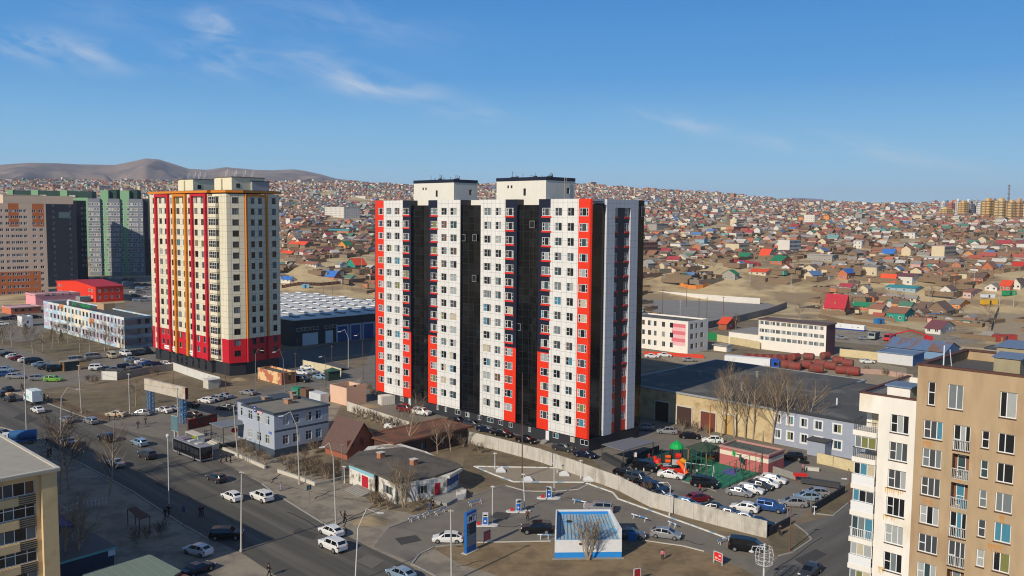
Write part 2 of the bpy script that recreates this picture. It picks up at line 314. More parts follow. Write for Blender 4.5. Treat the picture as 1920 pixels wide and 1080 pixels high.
strip('painted_kerb', [(949, 911), (985, 921), (1040, 922), (1085, 918), (1108, 906)], .22, 0, .1, concr, 'low worn kerb curving in front of the tank apron', 'kerb')
strip('kerb', [(727, 991), (880, 932), (949, 909)], .22, 0, .12, concr2)
strip('kerb', [(895, 1017.5), (1032, 1015)], .2, 0, .1, concr)
strip('kerb', [(1172, 1009), (1281, 1024), (1320, 1034)], .2, 0, .1, concr)
# ================================================================== buildings
WG = [M('glass_dark', (22, 26, 30), .08, 0, spec=.6), M('glass_teal', (46, 66, 72), .1, 0, spec=.6), M('glass_grey', (62, 66, 70), .12, 0, spec=.6)]
CUR = [M('curtain_grey', (150, 154, 152), .5, .1, 2), M('curtain_blue', (62, 120, 140), .5, .1, 2), M('curtain_cream', (176, 166, 140), .5, .1, 2), M('curtain_brown', (96, 70, 52), .5, .1, 2), M('curtain_dim', (104, 112, 114), .4, .1, 2), M('curtain_olive', (110, 112, 64), .5, .1, 2)]
pvc = M('white_window_frame', (212, 213, 212), .5, .04, 3)
darkf = M('dark_window_frame', (60, 60, 60), .5, 0)
brnf = M('brown_window_frame', (70, 52, 42), .6, 0)
WC = {}
def wgeo(w, h, xs, zs, fw=.07, skip=()):
    """panes and frame of one window, local x width, z height, y inward; xs, zs mullion fractions"""
    p, f = MB(), MB(); X = [0]+list(xs)+[1]; Z = [0]+list(zs)+[1]; k = 0
    for i in range(len(X)-1):
        for j in range(len(Z)-1):
            a, b, c, d = -w/2+w*X[i], -w/2+w*X[i+1], h*Z[j], h*Z[j+1]
            p.face([(a, 0, c), (b, 0, c), (b, 0, d), (a, 0, d)], i % 3); k += 1
    t = .06
    f.box(-w/2, -t, 0, w/2, -.004, fw); f.box(-w/2, -t, h-fw, w/2, -.004, h); f.box(-w/2, -t, fw, -w/2+fw, -.004, h-fw); f.box(w/2-fw, -t, fw, w/2, -.004, h-fw)
    for x in xs: c = -w/2+w*x; f.box(c-fw/2, -t+.003, fw, c+fw/2, -.004, h-fw)
    for z in zs:
        if 'half' in skip and xs: f.box(-w/2+fw, -t+.006, h*z-fw/2, -w/2+w*xs[0]-fw/2, -.004, h*z+fw/2)
        elif 'ends' in skip and len(xs) > 1:
            f.box(-w/2+fw, -t+.006, h*z-fw/2, -w/2+w*xs[0]-fw/2, -.004, h*z+fw/2); f.box(-w/2+w*xs[-1]+fw/2, -t+.006, h*z-fw/2, w/2-fw, -.004, h*z+fw/2)
        else: f.box(-w/2+fw, -t+.006, h*z-fw/2, w/2-fw, -.004, h*z+fw/2)
    return p, f
def pmats(r):
    o = []
    u = r.random(); g = WG[0 if u < .6 else (1 if u < .8 else 2)]; c = r.choice([CUR[0], CUR[0], CUR[4], CUR[4], CUR[0], CUR[1], CUR[2], CUR[3], CUR[4], CUR[5]])
    for i in range(3): o.append(c if r.random() < .42 else g)
    return o
def window(parent, loc, rz, w, h, xs=(.5,), zs=(), fm=None, r=rnd, fw=.07, skip=(), pm=None, merge=None):
    key = (round(w, 2), round(h, 2), tuple(xs), tuple(zs), fw, tuple(skip)); pm = pm or pmats(r); fm = fm or pvc
    if merge is not None:
        p, f = wgeo(w, h, xs, zs, fw, skip); mt = Matrix.Translation(Vector(loc)) @ Matrix.Rotation(rz, 4, 'Z')
        mb, ms = merge
        for m in pm+[fm]:
            if m not in ms: ms.append(m)
        mb.add(p, mt, [ms.index(m) for m in pm]); mb.add(f, mt, [ms.index(fm)]); return
    kp = key+tuple(m.name for m in pm); kf = key+('F', fm.name)
    if kp not in WC:
        p, f = wgeo(w, h, xs, zs, fw, skip); WC[kp] = p.mesh('window', pm)
        if kf not in WC: WC[kf] = f.mesh('window_frame', [fm])
    o = link('window', WC[kp], parent, loc, rz); link('frame', WC[kf], o)
    return o
def facade(mb, p0, d, s0, s1, z0, z1, holes, nin, dep, reg, xb=(), zb=(), rev=None):
    """wall sheet with real window openings; holes are (sa, sb, za, zb)"""
    holes = [h for h in holes if h[0] > s0-1e-6 and h[1] < s1+1e-6]
    X = sorted(set([s0, s1]+[h[0] for h in holes]+[h[1] for h in holes]+[x for x in xb if s0 < x < s1]))
    Z = sorted(set([z0, z1]+[h[2] for h in holes]+[h[3] for h in holes]+[z for z in zb if z0 < z < z1]))
    p0 = Vector(p0); d = Vector(d); nin = Vector(nin)
    def pt(s, z, k=0): return p0+d*s+Vector((0, 0, z))+nin*k
    for i in range(len(X)-1):
        a, b = X[i], X[i+1]
        if b-a < 1e-4: continue
        hs_ = [h for h in holes if h[0] <= (a+b)/2 <= h[1]]
        j = 0
        while j < len(Z)-1:
            c, e = Z[j], Z[j+1]; zc = (c+e)/2
            if any(h[2] <= zc <= h[3] for h in hs_) or e-c < 1e-4: j += 1; continue
            m_ = reg((a+b)/2, zc); k = j+1
            while k < len(Z)-1:
                z2 = (Z[k]+Z[k+1])/2
                if any(h[2] <= z2 <= h[3] for h in hs_) or reg((a+b)/2, z2) != m_: break
                k += 1
            mb.face([pt(a, c), pt(b, c), pt(b, Z[k]), pt(a, Z[k])], m_); j = k
    for sa, sb, za, zb_ in holes:
        m_ = reg((sa+sb)/2, za-.05) if rev is None else rev
        mb.face([pt(sa, za), pt(sb, za), pt(sb, za, dep), pt(sa, za, dep)], m_); mb.face([pt(sa, zb_, dep), pt(sb, zb_, dep), pt(sb, zb_), pt(sa, zb_)], m_)
        mb.face([pt(sa, za), pt(sa, za, dep), pt(sa, zb_, dep), pt(sa, zb_)], m_); mb.face([pt(sb, zb_), pt(sb, zb_, dep), pt(sb, za, dep), pt(sb, za)], m_)
class Bld:
    def __init__(s, name, label, cat, o, leftx=None, rightx=None, topy=None, lx=None, ly=None, h=None, az=44.06, group=None, z0=0):
        s.o = Vector(o) if len(o) == 3 else at(o[0], o[1], z0); s.X = azv(az); s.Y = azv(az-90); s.z0 = s.o.z
        s.ly = solve_s(s.o, s.Y, leftx) if leftx is not None else ly
        s.lx = solve_s(s.o, s.X, rightx) if rightx is not None else lx
        b = proj(s.o); s.h = (zat(tuple(s.o), b[0], topy)-s.z0) if topy is not None else h
        s.root = thing(name, label, cat, s.o, RAD(90-az), group)
        s.count = 0; s.mg = None
    def sW(s, px, z=0, x=0): return solve_s(s.o+s.X*x+Vector((0, 0, z)), s.Y, px)
    def sS(s, px, z=0, y=0): return solve_s(s.o+s.Y*y+Vector((0, 0, z)), s.X, px)
    def zc(s, py): b = proj(s.o); return zat(tuple(s.o), b[0], py)-s.z0
    def win(s, face, sc, z, w, h, off=0, dep=.15, **k):
        """window on face W (plane x=off) or S (plane y=off); past 100 the rest go into one mesh"""
        s.count += 1
        if face == 'W': loc = (off+dep, sc, z); rz = -pi/2
        elif face == 'E': loc = (off-dep, sc, z); rz = pi/2
        else: loc = (sc, off+dep, z); rz = 0
        if s.count > 98:
            if s.mg is None: s.mg = (MB(), [])
            window(s.root, loc, rz, w, h, merge=s.mg, **k)
        else: window(s.root, loc, rz, w, h, **k)
    def finish(s):
        if s.mg: o = s.mg[0].build('window', s.mg[1], s.root); o['kind'] = 'stuff'
    def roofslab(s, mats, par=.6, pt=.25, drop=None, over=0, name='roof', x0=0, y0=0, x1=None, y1=None, h=None):
        x1 = s.lx if x1 is None else x1; y1 = s.ly if y1 is None else y1; h = s.h if h is None else h; mb = MB()
        zr = h-par; o = over or -.003
        mb.box(x0+pt-.003, y0+pt-.003, zr-.3, x1-pt+.003, y1-pt+.003, zr, 0)
        for (a, b, c, d) in ((x0-o, y0-o, x1+o, y0+pt), (x0-o, y1-pt, x1+o, y1+o), (x0-o, y0+pt, x0+pt, y1-pt), (x1-pt, y0+pt, x1+o, y1-pt)):
            mb.box(a, b, zr-.3 if over == 0 else h-.35, c, d, h+.002, 1)
        return mb.build(name, mats, s.root)
def simple(name, label, cat, npx, leftx, rightx, topy, wall, roof, rowsz=None, W_=(), S_=(), wh=1.4, az=44.06, reg=None, mats=None, par=.5, fm=None, xs=(.5,), zs=(), lx=None, ly=None, xb=(), zb=(), group=None, h=None, trim=None, wy=None, over=0, off=0):
    """box building: near corner pixel, end columns, top; W_/S_ lists of (px_a, px_b) window columns at height wy"""
    b = Bld(name, label, cat, npx, leftx, rightx, topy, lx, ly, h, az, group)
    mats = mats or [wall]; reg = reg or (lambda f_, s_, z_: 0); par_ = par
    rows = rowsz or []; hW, hS = [], []
    for z in rows:
        for (a, c) in W_:
            sa, sb = b.sW(c, z+.7), b.sW(a, z+.7)
            if sa > sb: sa, sb = sb, sa
            hW.append((sa, sb, z, z+wh))
        for (a, c) in S_:
            sa, sb = b.sS(a, z+.7), b.sS(c, z+.7); hS.append((sa, sb, z, z+wh))
    mb = MB(); top = b.h-(par if over == 0 else 0)*0
    facade(mb, (0, 0, 0), (0, 1, 0), 0, b.ly, 0, b.h-.004, hW, (1, 0, 0), .14, lambda s_, z_: reg('W', s_, z_) if mats else 0, xb, zb)
    facade(mb, (0, 0, 0), (1, 0, 0), 0, b.lx, 0, b.h-.004, hS, (0, 1, 0), .14, lambda s_, z_: reg('S', s_, z_), (), zb)
    facade(mb, (b.lx, 0, 0), (0, 1, 0), 0, b.ly, 0, b.h-.004, [], (-1, 0, 0), .1, lambda s_, z_: 0)
    facade(mb, (0, b.ly, 0), (1, 0, 0), 0, b.lx, 0, b.h-.004, [], (0, -1, 0), .1, lambda s_, z_: 0)
    mb.build('wall', mats, b.root)
    for f, hs_ in (('W', hW), ('S', hS)):
        for (sa, sb, za, zb2) in hs_: b.win(f, (sa+sb)/2, za, sb-sa, zb2-za, dep=.12, xs=xs, zs=zs, fm=fm)
    b.roofslab([roof, trim or mats[0]], par, over=over); b.finish()
    return b
# ------------------------------------------------------------------ the striped tower
wpan = M('white_panel', (212, 210, 204), .45, .09, .25, stretch=(1, 1, .25), grid=(1.25, 1.475, .045), line=(128, 128, 126))
opan = M('orange_panel', (218, 52, 26), .45, .09, .4, grid=(1.25, 1.475, .02), line=(190, 40, 18))
npan = M('navy_panel', (26, 30, 46), .35, .04, .4, grid=(1.25, 1.475, .02), line=(46, 50, 66))
gpan = M('black_glass', (13, 15, 17), .08, .2, .5, grid=(1.2, 1.475, .07), line=(36, 38, 40), spec=.35, cell=1.6)
plin = M('dark_plinth', (46, 48, 52), .6, .06, .5, grid=(.6, .6, .02), line=(34, 36, 38))
crend = M('cream_render', (210, 206, 194), .9, .05, .5, stretch=(1, 1, .3))
redsill = M('red_sill', (206, 50, 34), .5, .05)
shadep = M('shaded_white_panel', (190, 192, 196), .4, .03, .4, grid=(1.25, 1.475, .035), line=(110, 116, 122))  # white panel darkened and cooled, shade of the side face put into colour
def tower():
    o = Vector((15.3, 168.9, 0))
    b = Bld('apartment_tower', 'white, orange and black striped apartment tower with dark glass bays and cream roof blocks', 'apartment tower', o, lx=17.5, ly=68.3, h=49.5)
    T, B0 = 49.5, 2.55; RV_ = .4
    zt = [zat(tuple(o), 1110, 389.6)-i*2.955 for i in range(15)]; wh = zat(tuple(o), 1110, 389.6)-zat(tuple(o), 1110, 405.4)
    s = lambda px: b.sW(px, 48.5)
    reg_px = [(1111.7, 1085.2, 'o'), (1085.2, 1032.6, 'w'), (1032.6, 1010.5, 'n'), (1010.5, 969.8, 'g'), (969.8, 947.8, 'n'), (947.8, 901.7, 'w'), (901.7, 863.3, 'g'), (863.3, 820, 'w'), (820, 803.2, 'n'), (803.2, 770.7, 'g'), (770.7, 755.2, 'n'), (755.2, 719.4, 'w'), (719.4, 703.7, 'o')]
    regs = [(max(0, s(a)), s(c), k) for a, c, k in reg_px]
    cols = [(709, 718.6, 'o'), (724.6, 733.7, 'w'), (739.6, 749, 'w'), (755.6, 767, 'n'), (807.6, 819.8, 'n'), (827, 837.4, 'w'), (843.9, 856.3, 'w'), (907.4, 921.1, 'w'), (928.9, 940, 'w'), (948.4, 963.3, 'n'), (1016.5, 1032.4, 'n'), (1040.6, 1053.6, 'w'), (1063.9, 1076.6, 'w'), (1086.8, 1103.3, 'o')]
    mats = [wpan, opan, npan, gpan, plin, crend]
    low = zt[10]+.25
    def reg(s_, z_):
        for a, c, k in regs:
            if a-1e-4 <= s_ <= c+1e-4:
                if k == 'n' and z_ < low: return 1
                return {'o': 1, 'w': 0, 'n': 2, 'g': 3}[k]
        return 0
    holes = []; sills = MB(); surr = MB()
    cs = []
    for a, c, k in cols:
        sa, sb = sorted((b.sW(a, 47), b.sW(c, 47))); cs.append((sa, sb, k))
        for z in zt: holes.append((sa, sb, z-wh, z))
    xb = [v for r_ in regs for v in r_[:2]]
    mb = MB()
    for a, c, k in regs:
        if k != 'g': facade(mb, (0, 0, 0), (0, 1, 0), a, c, B0, T, [h for h in holes if a-.01 <= h[0] and h[1] <= c+.01], (1, 0, 0), .22, reg, xb, (low,))
        else:       # folded dark glass bay, recessed
            m_ = (a+c)/2; zt_ = T-1.15; zb_ = B0+.15
            for (p, q, u, v_) in ((a, m_, .55, 1.15), (m_, c, 1.15, .55)): mb.face([(u, p, zb_), (v_, q, zb_), (v_, q, zt_), (u, p, zt_)], 3)
            mb.face([(.55, a, zt_), (1.15, m_, zt_), (.55, c, zt_), (3.2, c, zt_), (3.2, a, zt_)], 4)
            for y in (a, c): mb.face([(0, y, B0), (3.2, y, B0), (3.2, y, T), (0, y, T)], 2)
            mb.face([(.5, a, zb_), (1.2, a, zb_), (1.2, c, zb_), (.5, c, zb_)], 4)
            mb.face([(3.2, a, zt_), (3.2, c, zt_), (3.2, c, T-.03), (3.2, a, T-.03)], 5)
    mb.face([(0, 0, B0), (.45, 0, B0), (.45, 68.3, B0), (0, 68.3, B0)], 4)
    # side
    S = lambda px: b.sS(px, 48.5); g0, k0, k1, g1 = S(1138.3), S(1153.9), S(1183.0), S(1197.3)
    wy = [zat(tuple(o), 1110, 389.6)-i*2.955 for i in range(15)]
    c1 = (S(1154.5), S(1161.6)); c2 = (S(1174.9), S(1182.8)); lowS = wy[11]+.25
    hs = [(c1[0]+.05, c1[1], z-wh, z) for z in wy]+[(c2[0], c2[1]-.05, z-wh, z) for z in wy]
    facade(mb, (0, .55, 0), (1, 0, 0), 0, g0, B0+.1, T-1.1, [], (0, 1, 0), .2, lambda s_, z_: 3)
    facade(mb, (0, 0, 0), (1, 0, 0), g0, k0, B0, T, [], (0, 1, 0), .2, lambda s_, z_: 6)
    facade(mb, (0, 0, 0), (1, 0, 0), k1, g1, B0, T, [], (0, 1, 0), .2, lambda s_, z_: 6)
    facade(mb, (0, 0, 0), (1, 0, 0), k0, k1, zt[0]+.1, T, [], (0, 1, 0), .2, lambda s_, z_: 6)
    facade(mb, (0, .35, 0), (1, 0, 0), k0, k1, B0, zt[0]+.1, hs, (0, 1, 0), .15, lambda s_, z_: 1 if (z_ < lowS and (s_ < c1[1]+.1 or s_ > c2[0]-.1)) else 2, (c1[1]+.1, c2[0]-.1), (lowS,))
    for x_ in (k0, k1): mb.face([(x_, 0, B0), (x_, .35, B0), (x_, .35, zt[0]+.1), (x_, 0, zt[0]+.1)], 6)
    mb.face([(k0, 0, zt[0]+.1), (k1, 0, zt[0]+.1), (k1, .35, zt[0]+.1), (k0, .35, zt[0]+.1)], 6)
    for x_ in (g0, g1): mb.face([(x_, 0, B0), (x_, .6, B0), (x_, .6, T), (x_, 0, T)], 6)
    mb.face([(0, .55, T-1.1), (g0, .55, T-1.1), (g0, 3.2, T-1.1), (0, 3.2, T-1.1)], 4); mb.face([(0, 3.2, T-1.1), (g0, 3.2, T-1.1), (g0, 3.2, T-.02), (0, 3.2, T-.02)], 5)
    mb.face([(0, 0, B0), (0, .55, B0), (0, .55, T), (0, 0, T)], 1)
    facade(mb, (0, .5, 0), (1, 0, 0), g1, 17.5, B0, T-1.1, [], (0, 1, 0), .2, lambda s_, z_: 3)
    facade(mb, (17.5, 0, 0), (0, 1, 0), .5, 68.3, B0, T-.01, [], (-1, 0, 0), .2, lambda s_, z_: 3 if int(s_/5) % 3 == 0 else 0, [i*5 for i in range(14)])
    facade(mb, (0, 68.3, 0), (1, 0, 0), 0, 17.5, B0, T-.01, [], (0, -1, 0), .2, lambda s_, z_: 0)
    mb.box(1.0, 68.31, B0+.3, 6.5, 69.7, T-1.2, 3)
    mb.build('wall', mats+[shadep], b.root)
    # plinth with small windows
    pl = MB(); ph = []
    for a, c in ((750, 757), (818.7, 822.6), (834, 838), (853, 863), (872, 880), (896, 902), (913, 925), (935, 943), (954, 961), (991, 995), (1036.5, 1047), (1069, 1077), (1088, 1103)):
        sa, sb = sorted((b.sW(a, 1.8, .45), b.sW(c, 1.8, .45))); ph.append((sa, sb, 1.15, 2.2))
    facade(pl, (.45, 0, 0), (0, 1, 0), .4, 68, -.3, B0, ph, (1, 0, 0), .1, lambda s_, z_: 0)
    facade(pl, (0, .4, 0), (1, 0, 0), .45, 17.2, -.3, B0, [], (0, 1, 0), .1, lambda s_, z_: 0)
    facade(pl, (17.2, 0, 0), (0, 1, 0), .4, 68, -.3, B0, [], (-1, 0, 0), .1, lambda s_, z_: 0)
    facade(pl, (0, 68, 0), (1, 0, 0), .45, 17.2, -.3, B0, [], (0, -1, 0), .1, lambda s_, z_: 0)
    pl.build('plinth', [plin], b.root)
    for sa, sb, za, zb_ in ph: window(b.root, (.53, (sa+sb)/2, za), -pi/2, sb-sa, zb_-za, (.5,))
    for a, c in ((767, 771), (1024, 1030)):
        sa, sb = sorted((b.sW(a, 1.2, .45), b.sW(c, 1.2, .45))); m_ = MB(); m_.box(.3, sa, 0, .44, sb, 2.3); m_.box(.27, sa+.25, .3, .3, sb-.25, 2.1); m_.build('door', [pvc], b.root)
        st = MB(); [st.box(-.6-.35*i, sa-.3, 0, .3, sb+.3, .12*(4-i)) for i in range(4)]; st.build('step', [concr2], b.root)
    # windows, right-hand (largest) columns first
    for sa, sb, k in sorted(cs):
        w = sb-sa
        for z in zt:
            if k in 'o': b.win('W', (sa+sb)/2, z-wh, w, wh, dep=.1, xs=(.27, .78), zs=(.5,), skip=('ends',), fw=.1)
            elif k == 'n': b.win('W', (sa+sb)/2, z-wh, w, wh, dep=.12, xs=(.3, .8), zs=(.5,), skip=('ends',), fw=.1)
            else: b.win('W', (sa+sb)/2, z-wh, w, wh, dep=.2, xs=(.42, .8) if w > 2.2 else (.45,), zs=(.5,), skip=('half',), fw=.07)
            if k == 'n' and z > low: sills.box(-.12, sa-.25, z-wh-.38, .0, sb+.1, z-wh-.04)
    for sa, sb in (c1, c2):
        for z in wy:
            b.win('S', (sa+sb)/2, z-wh, sb-sa-.1, wh, off=.35, dep=.1, xs=(.5,), zs=(.5,), skip=('half',), fw=.09)
            if z > lowS: sills.box(sa-.2, .2, z-wh-.38, sb+.2, .345, z-wh-.04)
    b.finish(); q = sills.build('window_sill', [redsill], b.root); q['kind'] = 'stuff'
    # odd opened panes in the glass bays
    for px, py in ((870.5, 446), (891.5, 446), (999, 421), (975, 613), (891, 522)):
        s_ = b.sW(px, 40, .8); z = zat(tuple(o+b.Y*s_+b.X*.8), px, py); window(b.root, (.55, s_, z-.7), -pi/2, 1.3, 1.45, (), fm=M('steel_frame', (150, 152, 150), .4, 0), pm=[WG[0]]*3)
    sp = b.sS(1205, 48, .5); window(b.root, (sp, .42, T-3.3), 0, 1.3, 2.0, (), fm=pvc, pm=[WG[0]]*3)
    b.roofslab([M('roof_felt', (92, 90, 86), .95, .1, .4), wpan], .5, .25, x0=3.2, y0=3.2)
    rf = MB()
    for a, c, k in regs:
        if k != 'g': rf.box(.25, a+.003, T-.7, 3.3, c-.003, T-.45)
    rf.build('roof', [MATS['roof_felt']], b.root)
    # machine rooms
    navy = M('navy_trim', (28, 32, 50), .4, .04)
    for i, (a, c, e, tp) in enumerate(((776, 851, 895, 338.5), (931, 1023.6, 1077.5, 333.5))):
        sx = 2.0; y0, y1 = b.sW(c, 50.5, sx), b.sW(a, 50.5, sx); pc = b.o+b.X*sx+b.Y*y0; zt_ = zat(tuple(pc), c, tp-2.5)
        x1 = solve_s(pc+Vector((0, 0, 50.5)), b.X, e)+sx
        m_ = MB(); hl = [((y1+y0)/2+dy, (y1+y0)/2+dy+w_, z_, z_+h_) for dy, w_, z_, h_ in ((-1.5, .7, T+.8, 1.5), (2.4, .5, T+2.4, .6), (3.4, .5, T+2.4, .6))]
        facade(m_, (sx, 0, 0), (0, 1, 0), y0, y1, T-1.3, zt_-.7, hl, (1, 0, 0), .2, lambda s_, z_: 0)
        hl2 = [(x1-2.6, x1-1.7, T+1.3, T+2.5)]
        facade(m_, (0, y0, 0), (1, 0, 0), sx, x1, T-1.3, zt_-.7, hl2, (0, 1, 0), .2, lambda s_, z_: 0)
        facade(m_, (x1, 0, 0), (0, 1, 0), y0, y1, T-1.3, zt_-.7, [], (-1, 0, 0), .2, lambda s_, z_: 0); facade(m_, (0, y1, 0), (1, 0, 0), sx, x1, T-1.3, zt_-.7, [], (0, -1, 0), .2, lambda s_, z_: 0)
        m_.box(sx-.08, y0-.08, zt_-.7, x1+.08, y1+.08, zt_, 1)
        r_ = m_.build('machine_room', [crend, navy], b.root)
        for sa, sb, za, zb_ in hl: window(r_, (sx+.18, (sa+sb)/2, za), -pi/2, sb-sa, zb_-za, (.5,) if zb_-za > 1 else (), fm=darkf, pm=[WG[0]]*3)
        window(r_, (x1-2.15, y0+.18, T+1.3), 0, .9, 1.2, (), fm=darkf, pm=[WG[0]]*3)
        an = random.Random(i+3)
        for k in range(9):
            am = MB(); x, y = an.uniform(sx+.6, x1-.6), y0+1+(y1-y0-2)*k/8; hh = an.uniform(.5, 1.5)
            am.tube((x, y, zt_), (x, y, zt_+hh), .04, n=5); am.box(x-.25, y-.35, zt_+.0, x+.25, y+.35, zt_+.3)
            if k % 2: am.tube((x, y-.4, zt_+hh*.8), (x, y+.4, zt_+hh*.8), .03, n=4)
            if k % 3 == 0: am.tube((x+.5, y, zt_), (x+.5, y, zt_+hh*.8), .07, n=5)
            am.build('antenna', [darkf], b.root)
    ld = MB(); x_ = x1-3.6
    for k in range(14): ld.box(x_, y0-.25, T-.2+k*.35, x_+.6, y0-.2, T-.15+k*.35)
    for dx in (0, .6): ld.box(x_+dx-.03, y0-.25, T-.5, x_+dx+.03, y0-.2, zt_)
    ld.build('ladder', [concr], b.root)
    return b
TWR = tower()
# ------------------------------------------------------------------ the cream and red tower
cpan = M('cream_panel', (214, 207, 182), .5, .10, .2, stretch=(1, 1, .2), grid=(1.6, 1.62, .05), line=(118, 110, 92))
rpan = M('red_panel', (190, 26, 42), .55, .09, .4)
ypan = M('ochre_panel', (204, 124, 30), .5, .05, .4)
def cream():
    b = Bld('apartment_tower', 'cream apartment tower with red and orange vertical fins and a red base', 'apartment tower', (430, 706), az=43.04, ly=10, lx=10, h=52.5)
    o = b.o; T = 51.6; zr = b.zc(637); zb = b.zc(681.7); F = -1.2
    zt = [b.zc(374.4-8.6/2*.95+i*20.65) for i in range(15)]; wh = 1.75
    zt = [b.zc(369.6)-i*(b.zc(369.6)-b.zc(658.5))/14 for i in range(15)]
    sF = lambda px: b.sW(px, 48, F)
    y0 = b.sW(411.7, 48, 0); yb = sF(404.2); yf = sF(389.5); ye = sF(280.8)
    cols = [(376.3, 383.3), (364, 370), (352.3, 358.8), (341.7, 347), (330.4, 336.3), (319.6, 325), (308, 313.5), (298, 303.2), (286.3, 291.5)]
    mats = [cpan, rpan, ypan, plin]
    hl = []; cc = []
    for a, c in cols:
        sa, sb = sorted((sF(a), sF(c))); cc.append((sa, sb))
        for z in zt: hl.append((sa, sb, z-wh, z))
    strip_ = [(sF(359.2), sF(351.6)), (sF(326), sF(318.8)), (sF(292), sF(285.5))]
    def reg(s_, z_):
        if z_ > zr: return 0
        return 0 if any(a <= s_ <= c for a, c in strip_) else 1
    mb = MB(); xb = [v for a in strip_ for v in a]
    facade(mb, (F, 0, 0), (0, 1, 0), yf, ye, zb, T, hl, (1, 0, 0), .22, reg, xb, (zr,))
    facade(mb, (0, 0, 0), (0, 1, 0), 0, yf, zb, T, [], (1, 0, 0), .22, lambda s_, z_: 0 if z_ > zr or s_ > y0 else 1, (y0,), (zr,))
    mb.face([(F, yf, zb), (0, yf, zb), (0, yf, T), (F, yf, T)], 0); mb.face([(F, yf, zb), (0, yf, zb), (0, ye, zb), (F, ye, zb)], 3)
    mb.face([(F, ye, zb), (18, ye, zb), (18, ye, T), (F, ye, T)], 0)
    # bent side wall: lit segment, then the shaded one
    p1 = b.o; a1 = 58.0; d1 = azv(a1); s1 = solve_s(p1+Vector((0, 0, 48)), d1, 457.5)
    loc = lambda v: Vector(((v-o).dot(b.X), (v-o).dot(b.Y), 0))
    D1 = loc(p1+d1)-loc(p1); P2 = loc(p1+d1*s1); a2 = 37.0; d2 = azv(a2); D2 = loc(o+d2); Q = p1+d1*s1
    s2 = solve_s(Q+Vector((0, 0, 48)), d2, 523.4)
    def seg(P, Dv, S_, wins, Wp, ww):
        nin = Vector((-Dv.y, Dv.x, 0)); hh = []
        for a, c in wins:
            sa = solve_s(Wp+Vector((0, 0, 48)), ww, a); sb = solve_s(Wp+Vector((0, 0, 48)), ww, c)
            for z in zt: hh.append((sa, sb, z-wh, z))
        facade(mb, P, Dv, 0, S_, zb, T, hh, nin, .2, lambda s_, z_: 0 if z_ > zr else 1, (), (zr,))
        ang = atan2(Dv.y, Dv.x)
        for sa, sb, za, zb_ in hh:
            c_ = P+Dv*((sa+sb)/2)+nin*.18; b.count += 1
            if b.count > 98 and b.mg is None: b.mg = (MB(), [])
            window(b.root, (c_.x, c_.y, za), ang, sb-sa, zb_-za, (.5,), fm=brnf, fw=.05, pm=[rnd.choice([WG[0], WG[0], WG[2], CUR[4]])]*2+[WG[0]], merge=b.mg if b.count > 98 else None)
    seg(Vector((0, 0, 0)), D1, s1, [(435.2, 447.6)], p1, d1)
    seg(P2, D2, s2, [(470, 477), (484, 491), (509.5, 517)], Q, d2)
    P3 = P2+D2*s2
    mb.face([(P3.x, P3.y, zb), (18, ye, zb), (18, ye, T), (P3.x, P3.y, T)], 0)
    mb.build('wall', mats, b.root)
    for sa, sb in cc:
        for z in zt: b.win('W', (sa+sb)/2, z-wh, sb-sa, wh, off=F, dep=.2, xs=(.5,), fm=brnf if rnd.random() < .6 else pvc, fw=.05)
    b.finish()
    # fins and their header panels
    for a, c, m_, e in ((388.6, 359.8, 1, 0), (350.8, 326.8, 2, 1), (318.2, 292.6, 1, 0)):
        s0, s1_ = sF(a), sF(c); f = MB()
        f.box(F-.7, s0, zb, F-.003, s0+1.0, T+.1); f.box(F-.7, s1_-1.0, zb, F-.003, s1_, T+.1); f.box(F-.68, s0+1.0, zt[0]+.35, F-.005, s1_-1.0, T+.1)
        f.build('fin', [mats[m_]], b.root)
    for px in ((459, 463.5), (497.5, 501)):
        sa, sb = [solve_s(Q+Vector((0, 0, 48)), d2, v) for v in px]; c0 = P2+D2*sa; nn = Vector((D2.y, -D2.x, 0)); f = MB()
        w_ = .5; pts = [c0, c0+D2*w_, c0+D2*w_+nn*.55, c0+nn*.55]; f.prism([(p.x, p.y) for p in pts], zr, T); f.prism([(p.x, p.y) for p in pts], zb, zr-.01, 1)
        f.build('fin', [ypan, rpan], b.root)
    c0 = P2+D2*(solve_s(Q+Vector((0, 0, 48)), d2, 463)); c1 = P2+D2*(solve_s(Q+Vector((0, 0, 48)), d2, 498)); nn = Vector((D2.y, -D2.x, 0)); f = MB()
    f.prism([tuple((p)[:2]) for p in (c0-nn*-.01, c1-nn*-.01, c1+nn*.35, c0+nn*.35)], zt[0]+.3, T); f.build('fin', [ypan], b.root)
    # corner balconies
    wf = M('glazing_bar', (216, 218, 214), .5, .03)
    for i, z in enumerate(zt):
        m_ = MB(); zz = z-wh-.9; y_ = yb; 
        m_.box(F+.15, y0+.4, zz, -.004, yf-.004, zz+1.0, 0); m_.box(F+.22, y0+.5, zz+1.0, -.01, yf-.01, z+.1, 1); m_.box(F+.15, y0+.4, z+.1, -.004, yf-.004, z+.32, 0)
        yy0, yy1 = y0+.4, yf-.004
        for k in range(5): t = yy0+(yy1-yy0-.1)*k/4; m_.box(F+.12, t, zz+1.0, F+.2, t+.1, z+.1, 2)
        m_.box(F+.11, yy0, (zz+1+z)/2, F+.2, yy1, (zz+1+z)/2+.08, 2)
        m_.box(-.1, yy0-.03, zz+1, -.02, yy0+.1, z+.1, 2)
        m_.build('balcony', [cpan, WG[0], wf], b.root)
    # plinth, cornice, roof
    pl = MB(); poly = [(F+.5, ye-.5), (F+.5, yf+.4), (.4, yf+.2), (.4, .5), tuple((P2+Vector((0, .5, 0)))[:2]), tuple((P3+Vector((-.4, .3, 0)))[:2]), (17.5, ye-.5)]
    pl.prism(poly, -.5, zb); pl.build('plinth', [plin], b.root)
